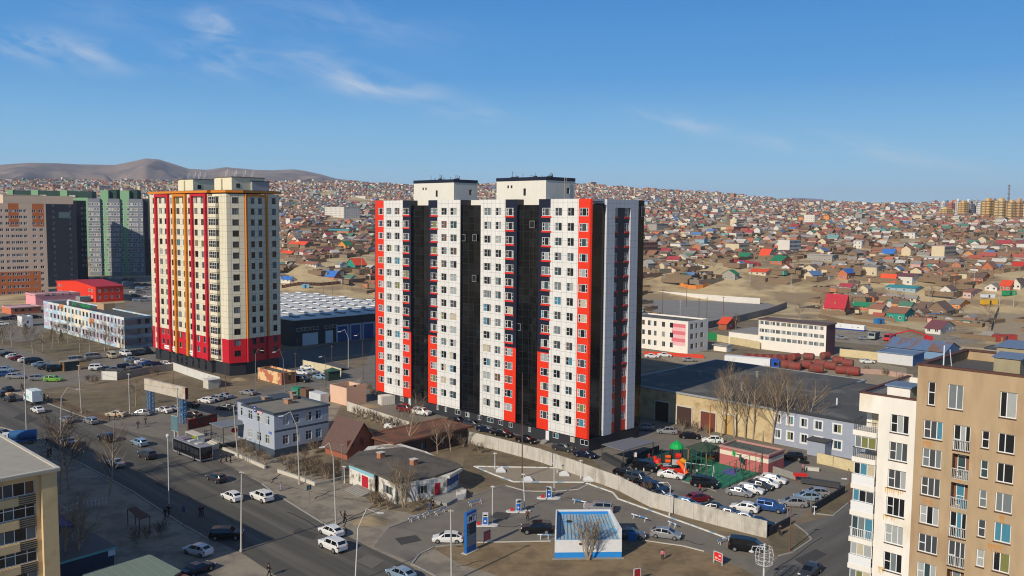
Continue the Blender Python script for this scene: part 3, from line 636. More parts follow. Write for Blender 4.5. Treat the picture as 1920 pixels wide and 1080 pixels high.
    for px in (301, 319, 333, 341, 350, 362, 373, 386):
        s_ = b.sW(px, 2, F+.5); m_ = MB(); m_.box(F+.42, s_-.5, .6, F+.497, s_+.5, zb-.3); m_.build('door', [WG[0]], b.root)
    full = [(F, ye), (F, yf), (0, yf), (0, 0), tuple(P2[:2]), tuple(P3[:2]), (18, ye)]
    cx = sum(p[0] for p in full)/7; cy = sum(p[1] for p in full)/7
    big = [(p[0]+(.45 if p[0] > cx else -.45), p[1]+(.45 if p[1] > cy else -.45)) for p in full]
    m_ = MB(); m_.prism(big, T+.35, 52.6); m_.build('cornice', [ypan], b.root)
    m_ = MB(); m_.prism(full, 52.6, 52.7); m_.build('roof', [MATS['roof_felt']], b.root)
    for a, c, e, tp in ((336, 362, 403.5, 336), (404, 434.5, 496, 332)):
        sx = 2.6; ya, yc = b.sW(c, 54, sx), b.sW(a, 54, sx); pc = o+b.X*sx+b.Y*ya; zt_ = zat(tuple(pc), c, tp); x1 = min(16, sx+solve_s(pc+Vector((0, 0, 54)), b.X, e))
        m_ = MB(); m_.box(sx, ya, 52.7, x1, yc, zt_); m_.box(sx-.2, ya-.2, zt_, x1+.2, yc+.2, zt_+.18, 1); m_.box(sx-.5, ya+(yc-ya)*.55, 52.7, sx-.003, yc-.3, zt_-.3)
        m_.box(sx+1.4, ya-.06, 53.4, sx+2.6, ya-.003, 54.6, 2); r_ = m_.build('machine_room', [M('pale_cream', (216, 208, 178), .8, .06), MATS['roof_felt'], WG[0]], b.root)
        for k in range(4):
            x, y = sx+1+k*(x1-sx-2)/3, (ya+yc)/2; am = MB(); am.tube((x, y, zt_), (x, y, zt_+2.2), .05, n=5); am.tube((x, y+.6, zt_), (x, y+.6, zt_+1.8), .08, n=5); am.tube((x+.5, y+.2, zt_+.9), (x+.5, y+.2, zt_+2.4), .1, n=5); am.tube((x, y, zt_+1), (x+.5, y+.2, zt_+1.2), .03, n=4)
            am.build('antenna', [M('antenna_grey', (190, 190, 190), .5, 0)], b.root)
    m_ = MB(); m_.box(8.5, .6, 52.7, 14, 4, 55.3); m_.box(8.3, .4, 55.3, 14.2, 4.2, 55.5, 1); m_.build('plant_box', [M('box_grey', (150, 152, 156), .6, .1), darkf], b.root)
    # shop banners on the red base
    for (pa, pb, ya_, yb_, txt, col, tc_) in ((303, 321, 648, 660, ('....', ), (236, 232, 226), (120, 116, 110)), (345, 356.5, 661, 668, ('1',), (232, 230, 226), (80, 150, 140))):
        s0, s1_ = sorted((sF(pa), sF(pb))); za = zb+.5; zz = zb+1.6; m_ = MB(); m_.box(F-.12, s0, za, F-.004, s1_, zz); m_.box(F-.125, s0+.4, (za+zz)/2-.12, F-.121, s1_-.5, (za+zz)/2+.1, 1); m_.build('banner', [M('banner_white%d' % pa, col, .6, .1, 2), M('banner_ink%d' % pa, tc_, .6, .3, 6)], b.root)
    return b
cream()
# ------------------------------------------------------------------ left background blocks
def block(name, label, npx, leftx, rightx, topy, h=None, cols=(), face='S', mats=(), reg=None, nrow=12, ztop=None, sp=None, lx=None, ly=None, az=44.06, ww=1.6, fm=None, pent=None, zbr=(), xbr=(), group='housing blocks behind the mural school'):
    b = Bld(name, label, 'apartment block', npx, leftx, rightx, topy, lx, ly, h, az)
    hh = []; zr_ = [ztop-i*sp for i in range(nrow)]
    for px, w_ in cols:
        s_ = b.sS(px, ztop) if face == 'S' else b.sW(px, ztop)
        for z in zr_: hh.append((s_-w_/2, s_+w_/2, z-1.6, z))
    mb = MB(); g = lambda f: (lambda s_, z_: reg(f, s_, z_) if reg else 0)
    facade(mb, (0, 0, 0), (0, 1, 0), 0, b.ly, -2, b.h-.004, hh if face == 'W' else [], (1, 0, 0), .2, g('W'), xbr, zbr)
    facade(mb, (0, 0, 0), (1, 0, 0), 0, b.lx, -2, b.h-.004, hh if face == 'S' else [], (0, 1, 0), .2, g('S'), xbr, zbr)
    facade(mb, (b.lx, 0, 0), (0, 1, 0), 0, b.ly, -2, b.h-.004, [], (-1, 0, 0), .2, g('E')); facade(mb, (0, b.ly, 0), (1, 0, 0), 0, b.lx, -2, b.h-.004, [], (0, -1, 0), .2, g('N'))
    mb.build('wall', list(mats), b.root)
    for sa, sb, za, zb_ in sorted(hh, key=lambda q: -q[2]): b.win(face, (sa+sb)/2, za, sb-sa, zb_-za, dep=.15, xs=(.5,), fm=fm, fw=.14)
    b.roofslab([MATS['roof_felt'], mats[0]], .5); b.finish()
    return b
bz = M('beige_wall', (206, 184, 160), .8, .05, .1); bo = M('rust_orange_wall', (186, 108, 58), .8, .05, .1)
_o = at(-64, 555); b_lim = [solve_s(_o+Vector((0, 0, 40)), azv(50), v) for v in (16, 36, 61, 73, 83)]
b = block('apartment_block', 'beige and rust-orange housing block at the far left edge, in shade', (-64, 555), None, 91, 380, lx=None, ly=16, az=50, mats=[bz, bo], nrow=14, ztop=None or 47.5, sp=3.55,
          cols=[(x, 1.9) for x in (1, 13, 23, 31, 38, 47, 63, 76)]+[(-20, 1.9), (-38, 1.9)],
          reg=lambda f, s_, z_: 1 if f == 'S' and ((z_ < 12.5 and s_ < b_lim[3]) or (z_ > 37.8 and (b_lim[0] < s_ < b_lim[1] or b_lim[2] < s_ < b_lim[4]))) else 0, zbr=(12.5, 37.8), xbr=b_lim)
m_ = MB(); m_.box(20, 2, b.h, 56, 12, b.h+4.6); m_.box(19.9, 1.9, b.h+4.6, 40, 12.1, b.h+4.9); m_.build('machine_room', [bz], b.root)
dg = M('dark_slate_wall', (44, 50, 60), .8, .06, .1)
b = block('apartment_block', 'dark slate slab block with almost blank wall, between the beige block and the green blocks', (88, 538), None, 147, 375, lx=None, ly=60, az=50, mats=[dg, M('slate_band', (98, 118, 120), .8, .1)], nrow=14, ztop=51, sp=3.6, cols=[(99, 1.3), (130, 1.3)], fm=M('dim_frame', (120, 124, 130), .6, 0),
          reg=lambda f, s_, z_: 1 if f == 'S' and 42.5 < z_ < 46.2 and 8 < s_ < 14.5 else 0, zbr=(42.5, 46.2), xbr=(8, 14.5))
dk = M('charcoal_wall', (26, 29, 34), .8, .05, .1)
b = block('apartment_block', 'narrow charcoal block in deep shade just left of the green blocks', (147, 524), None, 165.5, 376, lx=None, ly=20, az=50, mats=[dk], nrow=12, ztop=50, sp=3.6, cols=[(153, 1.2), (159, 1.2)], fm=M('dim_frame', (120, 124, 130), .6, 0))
gr = M('sage_green_wall', (126, 166, 126), .8, .05, .1); gy = M('mid_grey_wall', (118, 122, 128), .8, .05, .1); gd = M('deep_green_wall', (38, 66, 58), .8, .05, .1)
def green_block():
    b = Bld('apartment_block', 'long sage green and grey stepped housing block with its lower half in shadow', 'apartment block', (166, 517), None, 283, None, None, 14, 60, az=84, z0=0)
    S = lambda px: b.sS(px, 40); mb = MB(); hh = []
    bays = [(165.5, 176, 0, 1), (176, 188, .0, 1), (188, 203, 1.5, 0), (203, 213, 0, 1), (213, 225, 0, 1), (225, 242, 1.5, 0), (242, 253, 0, 1), (253, 268, 0, 1), (268, 283, 3, 2)]
    z1 = zat(tuple(b.o), 166, 372)
    for a, c, y, m_ in bays:
        s0, s1 = S(a), S(c); top = z1 if m_ != 0 else z1+6
        hs_ = []
        for px in ([a+3, c-3] if m_ != 2 else []):
            s_ = S(px)
            for k in range(14): hs_.append((s_-.95, s_+.95, z1-5-k*3.7, z1-3-k*3.7))
        facade(mb, (0, y, 0), (1, 0, 0), s0, s1, -2, top, hs_, (0, 1, 0), .3, lambda s_, z_: [0, 1, 3][m_])
        mb.face([(s0, y, -2), (s0, 14, -2), (s0, 14, top), (s0, y, top)], [0, 1, 3][m_]); mb.face([(s1, y, -2), (s1, 14, -2), (s1, 14, top), (s1, y, top)], [0, 1, 3][m_]); mb.face([(s0, y, top), (s1, y, top), (s1, 14, top), (s0, 14, top)], 3)
        mb.face([(s0, 14, -2), (s1, 14, -2), (s1, 14, top), (s0, 14, top)], 2)
        for h_ in hs_: hh.append((h_, y))
        if m_ == 0: mb.box(s1+.01, 4, z1, s1+5, 13, z1+6.5, 2)
    mb.build('wall', [gr, gy, gd, dg], b.root)
    for (sa, sb, za, zb_), y in hh: b.win('S', (sa+sb)/2, za, sb-sa, zb_-za, off=y, dep=.1, xs=(.5,), fw=.22)
    b.finish(); b.h = z1
green_block()
for (px0, px1, y0, lab) in ((20, 64, 357, 'dark green rooftop block rising behind the beige block'), (64, 122, 357, 'dark green block behind the slate slab, its pale end wall at the left'), (118, 176, 358, 'dark green block behind the charcoal block, nearest to the sage green one')):
    p = at(px0, 500); b = Bld('apartment_block', lab, 'apartment block', (px0, 500), None, px1, None, None, 16, 60, az=80); z1 = zat(tuple(b.o), px0, y0)
    mb = MB(); mb.box(0, 0, -2, b.lx, 14, z1); mb.build('wall', [gd], b.root); mb = MB(); mb.box(-.3, -.5, z1-9, b.lx*.22, 3, z1+.4); mb.box(b.lx*.4, -2, -2, b.lx*.9, -.01, z1-5.5, 0); mb.build('bay', [gr], b.root)
    mb = MB(); mb.box(b.lx*.3, -2.5, z1-5.3, b.lx*.5, -.6, z1-3.6); mb.build('roof_box', [concr], b.root)
# red, pink and low houses
rw = M('red_wall', (214, 52, 24), .8, .06, .3); rr = M('crimson_roof', (178, 38, 48), .6, .06, .3); pk = M('pink_wall', (218, 150, 156), .85, .06, .3); pkr = M('pale_pink_roof', (196, 158, 158), .8, .1, .3)
def gable(name, label, cat, npx, leftx, rightx, eavey, roofm, wallm, rise=1.6, az=44.06, ridge='Y', over=.5, lx=None, ly=None, W_=(), S_=(), rows=(1.0,), wh=1.2, group=None, z0=None, h=None, fm=None, door=None):
    z_ = at_t(*npx).z if z0 is None and len(npx) == 2 else (z0 or 0)
    b = Bld(name, label, cat, npx if len(npx) == 3 else tuple(at(npx[0], npx[1], z_)), leftx, rightx, eavey, lx, ly, h, az, group)
    mb = MB(); X, Y, h_ = b.lx, b.ly, b.h; hW, hS = [], []
    for z in rows:
        for a, c in W_: sa, sb = sorted((b.sW(a, z+.6), b.sW(c, z+.6))); hW.append((sa, sb, z, z+wh))
        for a, c in S_: sa, sb = sorted((b.sS(a, z+.6), b.sS(c, z+.6))); hS.append((sa, sb, z, z+wh))
    facade(mb, (0, 0, 0), (0, 1, 0), 0, Y, -1, h_, hW, (1, 0, 0), .12, lambda s_, z: 0); facade(mb, (0, 0, 0), (1, 0, 0), 0, X, -1, h_, hS, (0, 1, 0), .12, lambda s_, z: 0)
    facade(mb, (X, 0, 0), (0, 1, 0), 0, Y, -1, h_, [], (-1, 0, 0), .1, lambda s_, z: 0); facade(mb, (0, Y, 0), (1, 0, 0), 0, X, -1, h_, [], (0, -1, 0), .1, lambda s_, z: 0)
    r = MB(); t = .12
    if ridge == 'Y':
        for y in (0, Y): mb.face([(0, y, h_), (X, y, h_), (X/2, y, h_+rise)])
        for sx in (-1, 1):
            e = X/2+sx*(X/2+over); ez = h_-rise*over/(X/2)
            a = [(e, -over, ez), (X/2, -over, h_+rise), (X/2, Y+over, h_+rise), (e, Y+over, ez)]; r.face([(p[0], p[1], p[2]+t) for p in a]); r.face([(p[0], p[1], p[2]+.01) for p in a]); 
            for i in range(4): q, w = a[i], a[(i+1) % 4]; r.face([(q[0], q[1], q[2]+.01), (w[0], w[1], w[2]+.01), (w[0], w[1], w[2]+t), (q[0], q[1], q[2]+t)])
    else:
        for x in (0, X): mb.face([(x, 0, h_), (x, Y, h_), (x, Y/2, h_+rise)])
        for sy in (-1, 1):
            e = Y/2+sy*(Y/2+over); ez = h_-rise*over/(Y/2)
            a = [(-over, e, ez), (-over, Y/2, h_+rise), (X+over, Y/2, h_+rise), (X+over, e, ez)]; r.face([(p[0], p[1], p[2]+t) for p in a]); r.face([(p[0], p[1], p[2]+.01) for p in a])
            for i in range(4): q, w = a[i], a[(i+1) % 4]; r.face([(q[0], q[1], q[2]+.01), (w[0], w[1], w[2]+.01), (w[0], w[1], w[2]+t), (q[0], q[1], q[2]+t)])
    mb.build('wall', [wallm], b.root); r.build('roof', [roofm], b.root)
    for f, hs_ in (('W', hW), ('S', hS)):
        for sa, sb, za, zb_ in hs_: b.win(f, (sa+sb)/2, za, sb-sa, zb_-za, dep=.1, xs=(.5,), fm=fm, fw=.12)
    return b
gable('red_building', 'bright red two-storey building with crimson hipped roof behind the mural building', 'building', (180, 567), 107, 232, 538, rr, rw, 1.8, ridge='X', over=.4, W_=((110, 112), (114, 116), (166, 169), (171, 174)), S_=((184, 189), (196, 201), (208, 212), (219, 224)), rows=(1.6, 5.0), wh=1.6, z0=0)
b = simple('pink_building', 'long pink two-storey building left of the red one', 'building', (67, 573), 49, 151, 553, pk, pkr, [4.2], W_=((57, 59),), S_=((85, 94), (98, 106), (116, 120), (129, 134)), wh=1.5, over=.4, par=.3, trim=pkr)
simple('low_shed', 'low orange-walled shed with pink roof in front of the pink building', 'shed', (21, 590), 4, 77, 577, M('orange_brick_wall', (196, 112, 76), .9, .1, .5), pkr, [1.2], S_=((28, 33), (40, 46), (54, 60)), wh=1.2, over=.3, par=.3, trim=pkr, fm=darkf)
simple('utility_hut', 'small white hut with grey side by the park trees', 'hut', (42, 613), 33, 62, 594, M('hut_white', (210, 210, 208), .8, .1), MATS['roof_felt'], [1.2], S_=((50, 55),), wh=1.2)
# mural school
def mural():
    m1 = M('mural_blue', (160, 190, 206), .85, .08, .25, col2=(206, 206, 200), c2=(.46, .54)); m2 = M('mural_lilac', (176, 164, 180), .85, .1, .3, col2=(190, 200, 204), c2=(.5, .58)); m3 = M('mural_orange', (206, 128, 70), .85, .1, .5); m4 = M('mural_cream', (222, 210, 186), .85, .1, .25, col2=(176, 200, 210), c2=(.5, .56)); m5 = M('side_blue', (104, 128, 148), .85, .06, .3); m6 = M('side_grey', (104, 98, 108), .85, .06, .3)
    hts = [8.2, 4.9, 1.6]
    def reg(f, s_, z_):
        k = 1 if (1.0 < z_ < 3.6 or 4.7 < z_ < 6.8 or 8.0 < z_ < 10.0) else 0
        if f == 'S': return 5 if k else 4
        if 26 < s_ < 31 and 6 < z_ < 8: return 2
        if 56 < s_ < 61 and z_ > 8.9: return 2
        if 30 < s_ < 58 and z_ > 3.8: return 3
        if s_ < 6 and z_ < 3: return 3
        return k
    b = simple('school_building', 'three-storey building painted with a pale blue mural, green letters on its flat roof', 'school', (234, 655), 83, 286, 595.5, m1, M('black_roof', (80, 79, 77), .95, .1, .2), hts,
               W_=[(94.5+i*6.7, 97.8+i*6.7) for i in range(21)], S_=((257, 265), (272, 281)), wh=1.7, mats=[m1, m2, m3, m4, m5, m6], reg=reg, zb=(1.0, 3.6, 3.8, 3.0, 4.7, 6.8, 8.0, 8.9, 10.0, 6.0), xb=(6, 26, 31, 30, 56, 58, 61), fm=darkf, par=.45)
    gm = M('green_sign', (36, 150, 84), .5, .05); s0, s1 = b.sW(171, b.h), b.sW(127, b.h)
    m_ = MB(); m_.box(.5, s0, b.h-.1, .6, s1, b.h+.15); r_ = m_.build('roof_sign', [darkf], b.root)
    # illegible at this size: two words of letter-like shapes, as in the photograph
    for (txt, c, w) in (('ХҮНС', .76, .38), ('ТӨХӨӨРӨМЖ', .3, .56)):
        text_part('lettering', txt, gm, r_, (.45, s0+(s1-s0)*c, b.h+.95), (pi/2, 0, -pi/2), 1.55, .06, .03)
    m_ = MB(); c_ = (.5, s1+1.2, b.h+1.0); m_.tube((.42, c_[1], c_[2]), (.58, c_[1], c_[2]), 1.05, n=18); m_.build('emblem', [pvc], r_)
    m_ = MB(); m_.box(6, b.ly*.42, b.h-.5, 10, b.ly*.50, b.h+1.8); m_.build('roof_hatch', [M('tan_block', (176, 146, 110), .9, .1)], b.root)
    m_ = MB(); m_.box(12, b.ly*.93, b.h-.5, 16, b.ly*.99, b.h+1.2, 0); m_.build('roof_hatch', [concr2], b.root)
    m_ = MB(); s_ = b.sW(122, 3); m_.box(-2.6, s_-2, 0, -2.3, s_-1.7, 3.6); m_.box(-2.6, s_+1.7, 0, -2.3, s_+2, 3.6); m_.box(-2.9, s_-2.3, 3.6, -.01, s_+2.3, 4.0); m_.box(-2.6, s_-1.7, 0, -.01, s_+1.7, .3); m_.build('porch', [concr], b.root)
mural()
# dark warehouse with the white roof
def warehouse():
    wm = M('black_cladding', (50, 50, 50), .7, .1, .15, grid=(1.0, 60, .06), line=(34, 35, 38)); wr = M('white_roof_sheet', (206, 204, 198), .7, .08, .12, col2=(176, 176, 172), c2=(.5, .62))
    b = Bld('warehouse', 'big dark warehouse with white roof full of skylights behind the two towers', 'warehouse', (551, 650), None, None, 600, 62, 92, None)
    mb = MB(); X, Y, h = b.lx, b.ly, b.h; mb.box(0, 0, -1, X, Y, h-.3, 0); mb.build('wall', [wm], b.root); m_ = MB(); m_.box(-.4, -.4, h-.3, X+.4, Y+.4, h, 0); m_.build('roof', [wr], b.root)
    bl = M('blue_door', (24, 62, 120), .5, .1, .5); wd = M('white_shutter', (190, 194, 198), .6, .06)
    for a, c, m__, z in ((567, 596, wd, 4.2), (610, 624, wd, 4.4), (633, 650, bl, 5.4), (658, 674, bl, 5.4), (682, 699, bl, 5.4)):
        s0, s1 = b.sS(a, 2), b.sS(c, 2); m_ = MB(); m_.box(s0, -.12, 0, s1, -.004, z); d = m_.build('gate', [m__], b.root)
        if m__ is bl: m_ = MB(); [m_.box(x-.35, -.3, 0, x+.35, -.13, z+.6) for x in (s0-.4, s1+.4)]; m_.box(s0-.75, -.29, z+.1, s1+.75, -.14, z+.7); m_.build('frame', [M('pale_frame', (150, 160, 170), .6, .05)], d)
    for i in range(8):
        s0 = b.sS(556+i*8.5+(10 if i > 4 else 0), 6); window(b.root, (s0+.7, -.06, 5.2), 0, 1.5, 1.2, (), fm=pvc, pm=[WG[0]]*3)
    for i in range(9):
        for j in range(9):
            x, y = 4+i*6.6+(j % 2)*3.2, 5+j*10; m_ = MB(); m_.box(x, y, h+.002, x+1.7, y+4.6, h+.5); m_.box(x+.1, y+.1, h+.5, x+1.6, y+4.5, h+.75, 1); m_.build('skylight', [M('skylight_curb', (120, 122, 124), .7, .05), M('skylight_white', (226, 228, 228), .5, .03)], b.root)
warehouse()
# ------------------------------------------------------------------ nearer buildings
felt = MATS['roof_felt']
# grey office
ow = M('office_grey', (160, 168, 178), .8, .05, .4, grid=(60, .42, .02), line=(142, 150, 160)); ofr = M('office_roof', (122, 118, 108), .95, .1, .2); otr = M('office_trim', (66, 76, 86), .7, .05)
def oreg(f, s_, z_): return 1 if z_ < 1.5 or (f == 'S' and 4.75 < z_ < 5.15) or z_ > 8.7 else 0
OF = simple('office_building', 'grey two-storey office with flat roof, beside the brick house with the brown roof', 'office', (515, 858), 456, 616.5, 775, ow, ofr, [2.2, 5.9], W_=((465, 473), (481.5, 489.5), (497, 505)), S_=((530, 541), (549.5, 561), (573.5, 584.5), (592, 602.5)), wh=1.75, mats=[ow, otr], reg=oreg, zb=(1.5, 4.75, 5.15, 8.7), xs=(.5,), zs=(.68,), par=.35, over=.25, trim=otr)
b = OF; m_ = MB(); m_.box(1.2, b.ly+.003, 0, b.lx-.5, b.ly+4.2, b.h-.3, 0); m_.box(1.0, b.ly+.2, b.h-.3, b.lx-.3, b.ly+4.4, b.h-.05, 1); m_.build('side_wing', [ow, otr], b.root)
window(b.root, (1.1, b.ly+2.1, 5.6), -pi/2, 1.3, 1.7, (.5,), (.68,))
for x, y, w, h_ in ((5, 12, 1.2, .8), (7, 6.5, 1.6, .9), (12, 13, 1.0, .8), (10, 9.5, 1, .8)):
    m_ = MB(); m_.box(x, y, b.h-.4, x+1, y+w, b.h-.35+h_); m_.box(x-.15, y-.15, b.h-.35+h_, x+1.15, y+w+.15, b.h-.25+h_, 1); m_.build('roof_vent', [M('brick_tan', (160, 120, 92), .9, .15, 1), concr2], b.root)
m_ = MB(); y1 = b.ly+1; m_.box(-4.6, y1-1.5, 4.4, 1.1, y1+4.0, 4.55, 0); m_.box(-4.4, y1-1.3, 1.3, -.2, y1+3.6, 1.45, 1)
for x, y in ((-4.4, y1-1.3), (-4.4, y1+3.6)): m_.box(x, y, 0, x+.12, y+.12, 4.4, 2)
for k in range(9): m_.box(-4.4, y1-1.3+k*.6, 1.45, -4.36, y1-1.26+k*.6, 2.5, 2)
m_.box(-4.4, y1-1.3, 2.5, -4.36, y1+3.6, 2.56, 2); m_.build('porch', [M('porch_roof', (112, 118, 124), .7, .05), concr2, darkf], b.root)
m_ = MB()
for k in range(8): m_.box(-4.5-.45*(k+1), y1+.2, 0, -4.5-.45*k, y1+3.2, 1.3-.16*k)
m_.build('step', [concr], b.root)
m_ = MB(); m_.lathe([(0, .35), (.45, .34), (.6, .1), (.6, -.25), (.4, -.4), (0, -.4)], 12, (-1.4, y1-.2, 3.3)); m_.build('lantern', [M('red_lantern', (196, 36, 48), .6, .05)], b.root)
m_ = MB(); s0, s1 = b.sW(492.5, 8.2), b.sW(483, 8.2); m_.box(-.15, s0, 7.75, -.005, s1, 8.5); o_ = m_.build('wall_sign', [M('sign_pink', (222, 170, 172), .6, .1, 3)], b.root)
m_ = MB(); m_.tube((-.2, s1+.7, 8.3), (-.02, s1+.7, 8.3), .62, n=16); m_.tube((-.22, s1+.7, 8.3), (-.201, s1+.7, 8.3), .35, n=12, mi=1); m_.build('emblem', [M('sign_blue', (58, 66, 150), .5, 0), pvc], b.root)
m_ = MB(); s0 = b.sW(507, 4.6); m_.box(-.08, s0-.5, 4.3, -.005, s0+.5, 4.75); m_.build('house_number', [M('plate_blue', (90, 110, 180), .5, .2, 5)], b.root)
# graffiti shed
simple('brick_shed', 'square brick shed with graffiti on its cream wall beside the cream tower', 'shed', (528, 722), 483.5, 555, 700, M('graffiti_wall', (216, 182, 132), .9, .12, .3, col2=(170, 104, 76), c2=(.5, .53)), M('rubble_roof', (92, 84, 74), .95, .25, .8), [1.0], S_=((541, 546),), wh=2.0, mats=[MATS['graffiti_wall'] if 'graffiti_wall' in MATS else concr, M('brick_brown', (138, 92, 70), .9, .12, 1)], reg=lambda f, s_, z_: 1 if f == 'S' else 0, fm=brnf, xs=())
pbx = simple('transformer_hut', 'peach-coloured windowless hut with sunken black roof left of the striped tower', 'hut', (650, 761), 618.6, 687, 728, M('peach_wall', (210, 174, 148), .85, .05, .3, grid=(60, .3, .015), line=(204, 160, 130)), felt, [3.2], S_=((664, 668),), wh=1.6, par=1.0, xs=(), fm=brnf)
# brick house
bh = M('house_brick', (154, 88, 62), .9, .12, 1.2, grid=(.5, .16, .02), line=(126, 90, 72)); brf = M('brown_sheet_roof', (98, 76, 68), .6, .1, .4, grid=(.7, 60, .04), line=(84, 64, 58)); wood = M('weathered_wood', (96, 80, 64), .9, .15, .8)
gable('brick_house', 'red brick house with steep brown metal roof beside the grey office', 'house', (651, 863), 610, 706, 841, brf, bh, 4.4, ridge='Y', over=.7, S_=((664, 674), (682, 693)), rows=(2.3,), wh=1.4, z0=0)
# rusty roof shed
rust = M('rusty_sheet', (118, 78, 58), .85, .14, .35, col2=(92, 66, 54), c2=(.45, .6)); shedw = M('shed_dark_brick', (84, 62, 52), .95, .15, .8)
simple('long_shed', 'long low brick shed with rusty brown roof in front of the striped tower', 'shed', tuple(at(740, 829, 3.6)*1)[:2]+(0,), 688, 877, None, shedw, rust, [1.0], S_=[(790+i*17, 799+i*17) for i in range(5)], wh=1.3, h=3.6, over=.7, par=.1, trim=rust, fm=brnf)
# old shop
def shop():
    fp = [(655.5, 906), (702, 927), (706, 918), (715, 932), (741, 945), (807, 936), (838, 930), (860, 915), (800, 880), (745, 862), (690, 870)]
    P = [at(x, y) for x, y in fp]; o = at(741, 945); b = Bld('shop_building', 'derelict whitewashed shop with sagging grey felt roof and red doors', 'shop', tuple(o), lx=1, ly=1, h=3.3)
    loc = lambda v: ((v-o).dot(b.X), (v-o).dot(b.Y))
    old = M('peeling_whitewash', (206, 202, 192), .9, .1, .5, col2=(140, 130, 114), c2=(.52, .58)); bl = M('faded_turquoise', (124, 176, 190), .85, .12, .6); rd = M('red_door', (172, 30, 46), .6, .05); rf = M('old_felt', (94, 88, 80), .97, .18, .35, col2=(76, 72, 66), c2=(.48, .6)); blue = M('shop_blue', (24, 62, 120), .6, .05)
    m_ = MB(); m_.prism([loc(p) for p in P], -.2, 3.3); m_.build('wall', [old], b.root)
    rp = [(646, 868), (673, 848), (758, 840), (858, 870), (867, 877), (818, 894), (742, 907), (712, 893), (703, 889)]
    R_ = [at(x, y, 3.4) for x, y in rp]; m_ = MB(); m_.prism([loc(p) for p in R_], 3.3, 3.62); c = at(745, 872, 3.5)
    cl = loc(c); q = [loc(p) for p in R_]
    for i in range(len(q)): m_.face([(q[i][0], q[i][1], 3.621), (q[(i+1) % len(q)][0], q[(i+1) % len(q)][1], 3.621), (cl[0], cl[1], 4.2)])
    m_.build('roof', [rf], b.root)
    def wp(name, px0, py0, px1, py1, z0, z1, t, mat, w=None):
        a, c_ = at(px0, py0), at(px1, py1); d = (c_-a).normalized(); n_ = Vector((d.y, -d.x, 0)); m_ = MB()
        m_.prism([loc(a), loc(c_), loc(c_+n_*t), loc(a+n_*t)], z0, z1); return m_.build(name, [mat], b.root)
    wp('fascia', 655.5, 906, 702, 927, 2.75, 3.3, .12, bl); wp('door', 679, 916.5, 690.5, 921.7, .5, 2.4, .06, rd); wp('fascia', 715, 932, 741, 945, 2.8, 3.3, .12, old)
    for a, c_ in (((672.5, 913.6), (675, 914.8)), ((693.5, 923), (697, 924.6)), ((719, 934), (736, 942.5)), ((782, 939.4), (801, 936.8)), ((752, 943.5), (766, 941.6))): 
        p0, p1 = at(*a), at(*c_); d = (p1-p0); n_ = Vector((d.y, -d.x, 0)).normalized(); mid = (p0+p1)/2+n_*.03; l_ = loc(mid); ang = atan2(d.dot(b.Y), d.dot(b.X))
        window(b.root, (l_[0], l_[1], 1.1), ang, d.length, 1.4, (.33, .66), (), fm=old, pm=[CUR[4], WG[0], WG[1]])
    wp('fascia', 741, 945, 807, 936, 2.7, 3.3, .15, old); wp('door', 815, 934.6, 825, 932.4, .4, 2.5, .06, rd); wp('shop_front', 838, 929.5, 859, 916, 1.5, 3.0, .06, blue)
    wp('fascia', 838, 930, 862, 915, 3.0, 3.5, .5, concr)
    # steps and terrace
    for k in range(5):
        a, c_ = at(672, 913), at(701, 927); d = (c_-a).normalized(); n_ = Vector((d.y, -d.x, 0)); m_ = MB(); t = .7+.4*(5-k); m_.prism([loc(a+n_*.1), loc(c_+n_*.1), loc(c_+n_*t), loc(a+n_*t)], 0, .1*(k+1)); m_.build('step', [concr2], b.root)
    tp = [(808, 937), (862, 915), (876, 926), (872, 932), (838, 950), (815, 945)]; m_ = MB(); m_.prism([loc(at(x, y)) for x, y in tp], 0, .55); m_.build('terrace', [concr2], b.root)
    m_ = MB(); m_.prism([loc(at(x, y)) for x, y in ((855, 931), (874, 927), (874, 936), (857, 940))], 0, 1.0); m_.build('terrace_wall', [old], b.root)
    for x, y in ((714, 859), (776, 872)):
        l_ = loc(at(x, y, 3.9)); m_ = MB(); m_.box(l_[0]-.5, l_[1]-.5, 3.6, l_[0]+.5, l_[1]+.5, 4.9); m_.box(l_[0]-.6, l_[1]-.6, 4.9, l_[0]+.6, l_[1]+.6, 5.0, 1); m_.build('chimney', [M('chimney_brick', (168, 112, 84), .9, .12, 1.5), concr], b.root)
shop()
